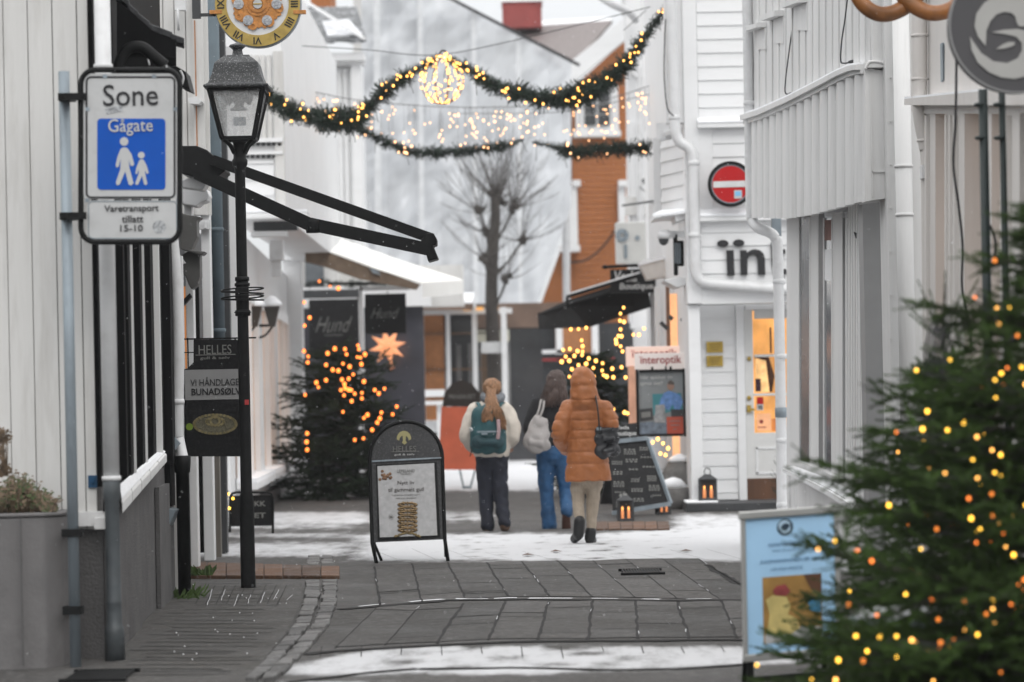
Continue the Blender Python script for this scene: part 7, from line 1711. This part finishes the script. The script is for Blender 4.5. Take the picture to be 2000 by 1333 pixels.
def hand(k, wrist, d, up, s, curl=.6):
    """palm and five bent fingers as short chains"""
    d = d.normalized(); side = d.cross(up).normalized(); nrm = side.cross(d); out = []
    out.append(([wrist, wrist+d*.045*s, wrist+d*.085*s], [.022*s,.030*s,.028*s], .6))
    for i, (o, L) in enumerate(((-.027,.062),(-.009,.072),(.009,.068),(.026,.054))):
        b = wrist+d*.085*s+side*o*s; a = d; q = [b]
        for j in range(3): a = (a-nrm*curl*(.5+j*.25)).normalized(); q.append(q[-1]+a*L*s/3)
        out.append((q, [.0095*s,.009*s,.0085*s,.007*s], 1.0))
    b = wrist+d*.03*s-side*.03*s; out.append(([b, b+(d*.6-side*.8)*.03*s, b+(d*1.0-side*.5-nrm*.3)*.055*s], [.012*s,.011*s,.009*s], 1.0)); return out
def person(label, J, sk, foot):
    return thing('person', label, 'person', foot, None)
def face(J, x, y, s, dy):
    c = J(x, y, dy); q = []
    q.append(([c], [.085], 1.12)); q.append(([c+V(0,.04,-.075)], [.055], 1.2)); q.append(([c+V(0,.10,-.02), c+V(0,.118,-.045)], [.010,.016], 1.0))
    for sx in (-1,1): q.append(([c+V(sx*.083,.01,-.02), c+V(sx*.088,0,.015)], [.013,.017], 1.0)); q.append(([c+V(sx*.03,.088,.012)], [.016], .6))
    q.append(([c+V(-.02,.1,-.075), c+V(.02,.1,-.075)], [.009,.009], .8)); return q
def eyes(J, x, y, dy, par):
    c = J(x, y, dy); mb = MB()
    for sx in (-1,1): mb.ell(c+V(sx*.031,.098,.012), (.011,.008,.008), 8, 6)
    mb.build('eyes', m_white_sign, par)
# ---- woman in the orange coat
D1 = G(1146,1061).y; s1_ = D1/F; J = lambda x, y, dy=0.0: P(x, y, D1+dy)
R = lambda *a: [v*s1_ for v in a]
wo = person('person walking away in hooded orange quilted coat, beige trousers and black boots', J, s1_, G(1146,1061))
body = face(J, 1139, 746, s1_, .03)+[([J(1139,760), J(1141,790)], R(11,13), 1.0), ([J(1142,792), J(1144,830), J(1146,880), J(1147,930)], R(26,30,26,29), .65),
 ([J(1131,930), J(1129,975,.03), J(1132,1025,-.08)], R(11,9,6), 1.0), ([J(1161,930), J(1157,985,.05), J(1154,1045,0)], R(11,9,6), 1.0),
 ([J(1118,800), J(1098,845,-.02), J(1106,872,.2)], R(10,8,6), 1.0), ([J(1178,800), J(1192,835,-.02), J(1186,858,.22)], R(10,8,6), 1.0)]
body += hand(0, J(1107,873,.21), V(.3,.9,-.2), V(0,0,1), 1.0)+hand(1, J(1186,860,.23), V(-.3,.9,-.2), V(0,0,1), 1.0)
bo = blob('body', body, m_skin, wo, .012, 3); eyes(J, 1139, 746, .03, wo)
m_coat = M('orange_quilted_nylon', (.32,.112,.036), .5, var=.12, scale=9, bump=.35, bscale=26)
yq = [J(1146, y).z for y in (781,802,821,841,857,883,906)]
axis = J(1146, 850)
def quilt(c):
    k = min(abs(c.z-z) for z in yq); dv = V(c.x-axis.x, c.y-axis.y, 0); dent = math.exp(-(k/.011)**2)*(.008+.008*abs(noise.noise(c*6)))*min(1, dv.length/.08)
    return c-dv.normalized()*dent+noise.noise_vector(c*14)*.010
coat = [([J(1143,772), J(1144,788), J(1145,812), J(1146,845), J(1147,880), J(1148,912), J(1149,940)], R(21,33,36,37,40,43,46), .66),
 ([J(1110,796), J(1098,826,-.03), J(1093,848,-.03), J(1103,872,.15), J(1112,880,.22)], R(16,17,17,15,12), 1.0),
 ([J(1180,796), J(1192,820,-.03), J(1193,836,-.02), J(1187,858,.2)], R(16,16,15,12), 1.0),
 ([J(1139,750,.0), J(1139,744,.0)], R(26,26), 1.0), ([J(1138,735,.0)], R(20), 1.1), ([J(1140,760,-.01), J(1142,782,-.02)], R(26,29), .95)]
blob('coat', coat, m_coat, wo, .011, 3, quilt)
m_beige = M('beige_corduroy', (.33,.275,.215), .85, var=.12, scale=12, stretch=(4,4,.3), bump=.3, bscale=40)
blob('trousers', [([J(1147,905), J(1147,925)], R(27,30), .7), ([J(1130,925), J(1129,950,.02), J(1129,975,.03), J(1132,1016,-.08)], R(17,14.5,12.5,9.5), 1.0), ([J(1162,925), J(1160,955,.03), J(1157,985,.05), J(1154,1038,0)], R(18,15,12.5,9.5), 1.0)], m_beige, wo, .010, 2, lambda c: c+noise.noise_vector(c*16)*.010)
m_boot = M('black_boot_leather', (.014,.014,.015), .5, var=.2)
for x, y0, y1, dy, toe in ((1132,1018,1044,-.10,(1122,1058)),(1154,1038,1052,0,(1157,1060))):
    blob('boot', [([J(x,y0,dy), J(x-2,y1,dy)], R(11.5,11), 1.0), ([J(x-2,y1,dy), J(toe[0],toe[1]-5,dy+.14)], R(10,9), 1.0), ([J(x-2,y1+4,dy-.02), J(x-3,y1+5,dy+.08)], R(8,8), 1.0)], m_boot, wo, .012, 2)
# shoulder bag (a thing of its own, carried)
bg_ = thing('shoulder_bag', 'black shoulder bag on the back of the orange coat', 'bag', J(1185, 902, -.2))
blob('bag_body', [([J(1172,842,-.10), J(1198,838,-.06)], R(11,11), .6), ([J(1174,858,-.11), J(1197,856,-.08)], R(15,15), .5), ([J(1176,882,-.11), J(1198,878,-.09)], R(17,15), .5)], M('black_leather', (.02,.021,.024), .35, var=.3, scale=9, bump=.3, bscale=14), bg_, .013, 4, lambda c: c+noise.noise_vector(c*14)*.012)
mb = MB(); mb.tube(smooth_path([J(1171,846,-.17), J(1169,815,-.20), J(1166,790,-.17), J(1163,774,-.06), J(1163,772,.1)], 6), 4.6*s1_, 10, flat=.35, up=(1,0,0)); mb.build('strap', m_boot, bg_)
mb = MB(); mb.bar(J(1165,838,-.185), J(1174,838,-.185), .02, .03); mb.build('buckle', m_galv, bg_)
# ---- girl with backpack
D2 = G(968,1037).y; s2_ = D2/F; J2 = lambda x, y, dy=0.0: P(x, y, D2+dy)
R2 = lambda *a: [v*s2_ for v in a]
gi = person('person walking away in cream puffer jacket, wide navy trousers and brown boots', J2, s2_, G(968,1037))
body = face(J2, 961, 757, s2_, .0)+[([J2(961,770), J2(961,792)], R2(10,12), 1.0), ([J2(961,796), J2(961,830), J2(960,885)], R2(24,27,28), .65),
 ([J2(947,885), J2(949,955,.03), J2(953,1025)], R2(11,9,6), 1.0), ([J2(975,885), J2(978,955), J2(986,1020,-.12)], R2(11,9,6), 1.0), ([J2(932,805), J2(915,848), J2(925,872,.2)], R2(10,8,6), 1.0), ([J2(990,808), J2(1001,850), J2(994,868,.12)], R2(10,8,6), 1.0)]
body += hand(0, J2(926,873,.2), V(.3,.9,-.2), V(0,0,1), 1.0)+hand(1, J2(995,870,.12), V(.1,.9,-.3), V(0,0,1), 1.0)
blob('body', body, m_skin, gi, .012, 3); eyes(J2, 961, 757, 0, gi)
m_creamj = M('cream_puffer_cloth', (.53,.48,.42), .7, var=.08, scale=9, bump=.3, bscale=16)
wob = lambda c: c+noise.noise_vector(c*11)*.012
blob('jacket', [([J2(961,782), J2(961,800), J2(960,845), J2(960,882), J2(960,893)], R2(19,36,39,37,33), .7), ([J2(930,802), J2(918,830,-.02), J2(915,854,-.02), J2(926,874,.14)], R2(17,18,17,13), 1.0), ([J2(988,803), J2(1000,832,-.02), J2(1000,854,-.02), J2(994,868,.1)], R2(17,17,15,11), 1.0)], m_creamj, gi, .012, 4, wob)
blob('scarf', [([J2(948,778,-.05), J2(961,783,-.09), J2(977,779,-.04)], R2(10,11,10), 1.0), ([J2(946,774,.03), J2(961,776,.08), J2(979,775,.04)], R2(9,9,9), 1.0)], M('grey_scarf', (.16,.17,.185), .9, var=.3, scale=30, bump=.5), gi, .012, 3)
m_navy = M('dark_navy_denim', (.014,.016,.026), .8, var=.3, scale=10)
blob('trousers', [([J2(960,872), J2(960,892)], R2(27,30), .75), ([J2(946,888), J2(948,935,.03), J2(950,985,.02), J2(953,1028,-.02)], R2(19,16.5,13.5,13.5), 1.0), ([J2(975,888), J2(976,935), J2(980,985,-.03), J2(986,1022,-.12)], R2(19,16.5,13.5,13), 1.0)], m_navy, gi, .010, 2, lambda c: c+noise.noise_vector(c*13)*.012)
m_bbt = M('brown_boot_suede', (.12,.07,.045), .8, var=.3, scale=20)
for x, y, dy in ((953,1029,-.02),(986,1024,-.12)): blob('boot', [([J2(x,y-6,dy), J2(x,y+4,dy)], R2(10.5,11), 1.0), ([J2(x,y+4,dy), J2(x+2,y+4,dy+.16)], R2(9,8), 1.0)], m_bbt, gi, .010, 2)
m_hair1 = M('copper_blond_hair', (.24,.125,.062), .5, var=.45, scale=30, stretch=(3,3,.3), bump=.5, bscale=40)
ponyt = [([J2(961,757,-.02)], R2(18.5), 1.0), ([J2(958,766,-.09), J2(957,790,-.20), J2(952,815,-.30), J2(944,822,-.32)], R2(9,11,8,3), .8), ([J2(960,768,-.10), J2(966,792,-.22), J2(978,818,-.28), J2(987,838,-.26)], R2(8,9,7,2.5), .8), ([J2(960,775,-.1), J2(961,800,-.24), J2(960,822,-.31)], R2(8,9,3), .8)]
blob('hair', ponyt, m_hair1, gi, .010, 3, lambda c: c+noise.noise_vector(V(c.x*60, c.y*60, c.z*8))*.012)
bpk = thing('backpack', 'dark teal backpack on the cream puffer jacket', 'backpack', J2(955, 882, -.3))
m_teal = M('teal_pack_cloth', (.022,.075,.085), .7, var=.2, scale=8, bump=.3, bscale=12)
blob('pack_body', [([J2(936,808,-.22), J2(936,850,-.22), J2(933,872,-.22)], R2(15,18,16), .8), ([J2(970,808,-.22), J2(972,850,-.22), J2(974,872,-.22)], R2(15,17,16), .8), ([J2(953,806,-.23), J2(953,850,-.24), J2(953,872,-.23)], R2(18,21,18), .8)], m_teal, bpk, .013, 4, lambda c: c+noise.noise_vector(c*10)*.008)
blob('front_pocket', [([J2(934,864,-.33), J2(972,864,-.33)], R2(14,14), .6)], M('dark_teal_cloth', (.012,.04,.048), .7), bpk, .012, 3)
mb = MB(); mb.pbox(932, 842, 978, 845, D2-.37, .02); mb.pbox(940, 846, 952, 849.5, D2-.40, .02); mb.build('zip_and_badge', m_galv, bpk)
mb = MB(); mb.tube(smooth_path([J2(973,820,-.36), J2(974,840,-.38), J2(972,858,-.38)], 5), .02, 8, flat=.5); mb.build('pink_tassel', M('dusty_pink_cord', (.32,.22,.23), .8), bpk)
mb = MB(); mb.tube([J2(921,838,-.3), J2(919,840,-.31)], .022, 8); mb.build('side_bottle_cap', m_white_sign, bpk)
for x0, x1 in ((938,930),(972,988)):
    mb = MB(); mb.tube(smooth_path([J2(x0,800,-.22), J2((x0+x1)/2,788,-.10), J2(x1,792,.06), J2(x1,815,.16)], 5), .022, 8, flat=.4); mb.build('shoulder_strap', m_teal, bpk)
mb = MB(); mb.tube(smooth_path([J2(920,870,-.25), J2(921,880,-.27), J2(918,892,-.27)], 4), .006, 5); mb.build('loose_strap', m_boot, bpk)
# ---- girl in black jacket and jeans
D3 = G(1080,1034).y+.15; s3_ = D3/F; J3 = lambda x, y, dy=0.0: P(x, y, D3+dy)
R3 = lambda *a: [v*s3_ for v in a]
gj = person('person walking away in black jacket and blue jeans with loose brown hair', J3, s3_, G(1080,1034))
body = face(J3, 1086, 744, s3_, .0)+[([J3(1085,758), J3(1083,782)], R3(10,12), 1.0), ([J3(1082,784), J3(1080,830), J3(1080,880)], R3(24,26,27), .65),
 ([J3(1066,880), J3(1067,955,.02), J3(1073,1026)], R3(11,9,6), 1.0), ([J3(1097,880), J3(1103,930,.02), J3(1104,966,.03), J3(1107,1000,-.15)], R3(11,9,7,6), 1.0), ([J3(1052,796), J3(1040,840), J3(1050,866,.18)], R3(10,8,6), 1.0), ([J3(1110,796), J3(1118,840), J3(1112,866,.18)], R3(10,8,6), 1.0)]
body += hand(0, J3(1051,867,.18), V(.2,.8,-.4), V(0,0,1), 1.0)+hand(1, J3(1112,867,.18), V(-.2,.8,-.4), V(0,0,1), 1.0)
blob('body', body, m_skin, gj, .012, 3); eyes(J3, 1086, 744, 0, gj)
m_blkj = M('black_wool_jacket', (.012,.012,.014), .9, var=.25, scale=20)
blob('jacket', [([J3(1083,764), J3(1082,782), J3(1081,820), J3(1081,858), J3(1082,872)], R3(18,34,37,35,33), .7), ([J3(1050,790), J3(1040,818,-.02), J3(1036,840,-.02), J3(1047,864,.14)], R3(15,15,14,11), 1.0), ([J3(1114,790), J3(1124,818,-.02), J3(1124,842,-.02), J3(1114,864,.14)], R3(15,14,13,11), 1.0)], m_blkj, gj, .012, 4, wob)
m_jean = M('blue_denim', (.02,.075,.175), .8, var=.25, scale=7, dirt_shade=(.07,.15,.27), dirt_shade_amt=.5, dirt_shade_scale=4)
blob('jeans', [([J3(1081,868), J3(1081,886)], R3(28,30), .78), ([J3(1066,884), J3(1066,925,.02), J3(1068,970,.03), J3(1073,1028)], R3(20,17,13,15), 1.0), ([J3(1098,884), J3(1101,925,.02), J3(1104,965,.02), J3(1107,1000,-.16)], R3(19,15.5,11.5,12.5), 1.0)], m_jean, gj, .010, 2, lambda c: c+noise.noise_vector(c*15)*.011)
m_wsh = M('offwhite_trainer', (.5,.49,.47), .7)
blob('shoe', [([J3(1073,1029), J3(1074,1031,.14)], R3(9.5,8.5), .8)], m_wsh, gj, .012, 2)
blob('shoe', [([J3(1106,1004,-.19), J3(1106,1031,-.11)], R3(8,9.5), .6), ([J3(1106,1006,-.15), J3(1106,1024,-.06)], R3(8,8), .8)], M('brown_shoe_sole', (.085,.04,.03), .7, var=.3), gj, .012, 2)
m_hair2 = M('brown_hair', (.055,.034,.028), .5, var=.4, scale=30, stretch=(3,3,.3), bump=.5, bscale=40)
blob('hair', [([J3(1086,742,-.02)], R3(19.5), 1.0), ([J3(1084,750,-.06), J3(1078,772,-.12), J3(1068,792,-.16)], R3(18,15,5), .7), ([J3(1090,750,-.06), J3(1096,772,-.1), J3(1106,790,-.1)], R3(17,14,5), .7), ([J3(1086,752,-.07), J3(1086,776,-.13)], R3(18,14), .7)], m_hair2, gj, .011, 3, lambda c: c+noise.noise_vector(V(c.x*60, c.y*60, c.z*8))*.012)
tb_ = thing('tote_bag', 'soft grey tote bag hanging at the black jacket and jeans', 'bag', J3(1050, 882, -.3))
blob('bag_body', [([J3(1050,822,-.24), J3(1048,850,-.24), J3(1046,866,-.24)], R3(13,23,22), .55), ([J3(1034,864,-.24), J3(1062,868,-.24)], R3(15,15), .6), ([J3(1060,824,-.22), J3(1062,850,-.22)], R3(10,13), .55)], M('grey_canvas', (.33,.31,.30), .85, var=.12, scale=6, bump=.3, bscale=10), tb_, .013, 4, lambda c: c+noise.noise_vector(c*11)*.018)
mb = MB(); mb.tube(smooth_path([J3(1052,820,-.26), J3(1060,800,-.22), J3(1062,782,-.12), J3(1060,778,.04), J3(1058,800,.16)], 5), .022, 8, flat=.4); mb.tube(smooth_path([J3(1044,822,-.26), J3(1052,802,-.22), J3(1056,784,-.14), J3(1056,778,.02)], 5), .018, 8, flat=.4); mb.build('handle', M('grey_canvas_strap', (.28,.265,.255), .85), tb_)
# loose strands of hair
rr = random.Random(44); mb = MB()
for k in range(110):
    a = rr.uniform(-1, 1); x0 = 1086+a*13; w_ = rr.uniform(-1,1)*5
    mb.tube(smooth_path([J3(x0, 726+abs(a)*8, -.03-.06*(1-abs(a))), J3(x0+a*6, 745, -.12*(1-a*a*.7)-.02), J3(1083+a*20+w_, 768, -.17+.08*a*a), J3(1083+a*23+w_*1.6, rr.uniform(784,798), -.19+.08*a*a)], 4), [.0045]*9+[.0035]*4, 4)
mb.build('loose_hair', m_hair2, gj, fix=False)
mb = MB()
for k in range(90):
    a = rr.uniform(-1, 1); s_ = rr.choice((-1,1)); e = (944+rr.uniform(-4,8), rr.uniform(812,826)) if s_ < 0 else (986+rr.uniform(-10,4), rr.uniform(822,842))
    mb.tube(smooth_path([J2(960+a*15, 744+abs(a)*6, -.06), J2(960+a*8, 762, -.13), J2(960+a*6+s_*3, 785, -.22+rr.uniform(-.03,0)), J2(lerp(960,e[0],.6)+a*7, 806, -.31+rr.uniform(-.03,0)), J2(*e, -.33)], 4), [.0045]*12+[.003]*5, 4)
mb.build('loose_hair', m_hair1, gi, fix=False)
# ------------------------------------------------------------------ snowy air
hz = MB(); hz.box(-405, 405, -45, 605, -1.1, 17.0)
hm = bpy.data.materials.new('snowy_air'); hm.use_nodes = True; t_ = hm.node_tree; t_.nodes.clear()
vo = t_.nodes.new('ShaderNodeVolumePrincipled'); vo.inputs['Color'].default_value = (.93,.95,.97,1); vo.inputs['Density'].default_value = .00055; vo.inputs['Anisotropy'].default_value = .2
mo = t_.nodes.new('ShaderNodeOutputMaterial'); t_.links.new(vo.outputs[0], mo.inputs['Volume'])
hm.cycles.homogeneous_volume = True
tag(hz.build('haze', hm), 'thin snowy haze filling the whole street', 'haze', kind='stuff')
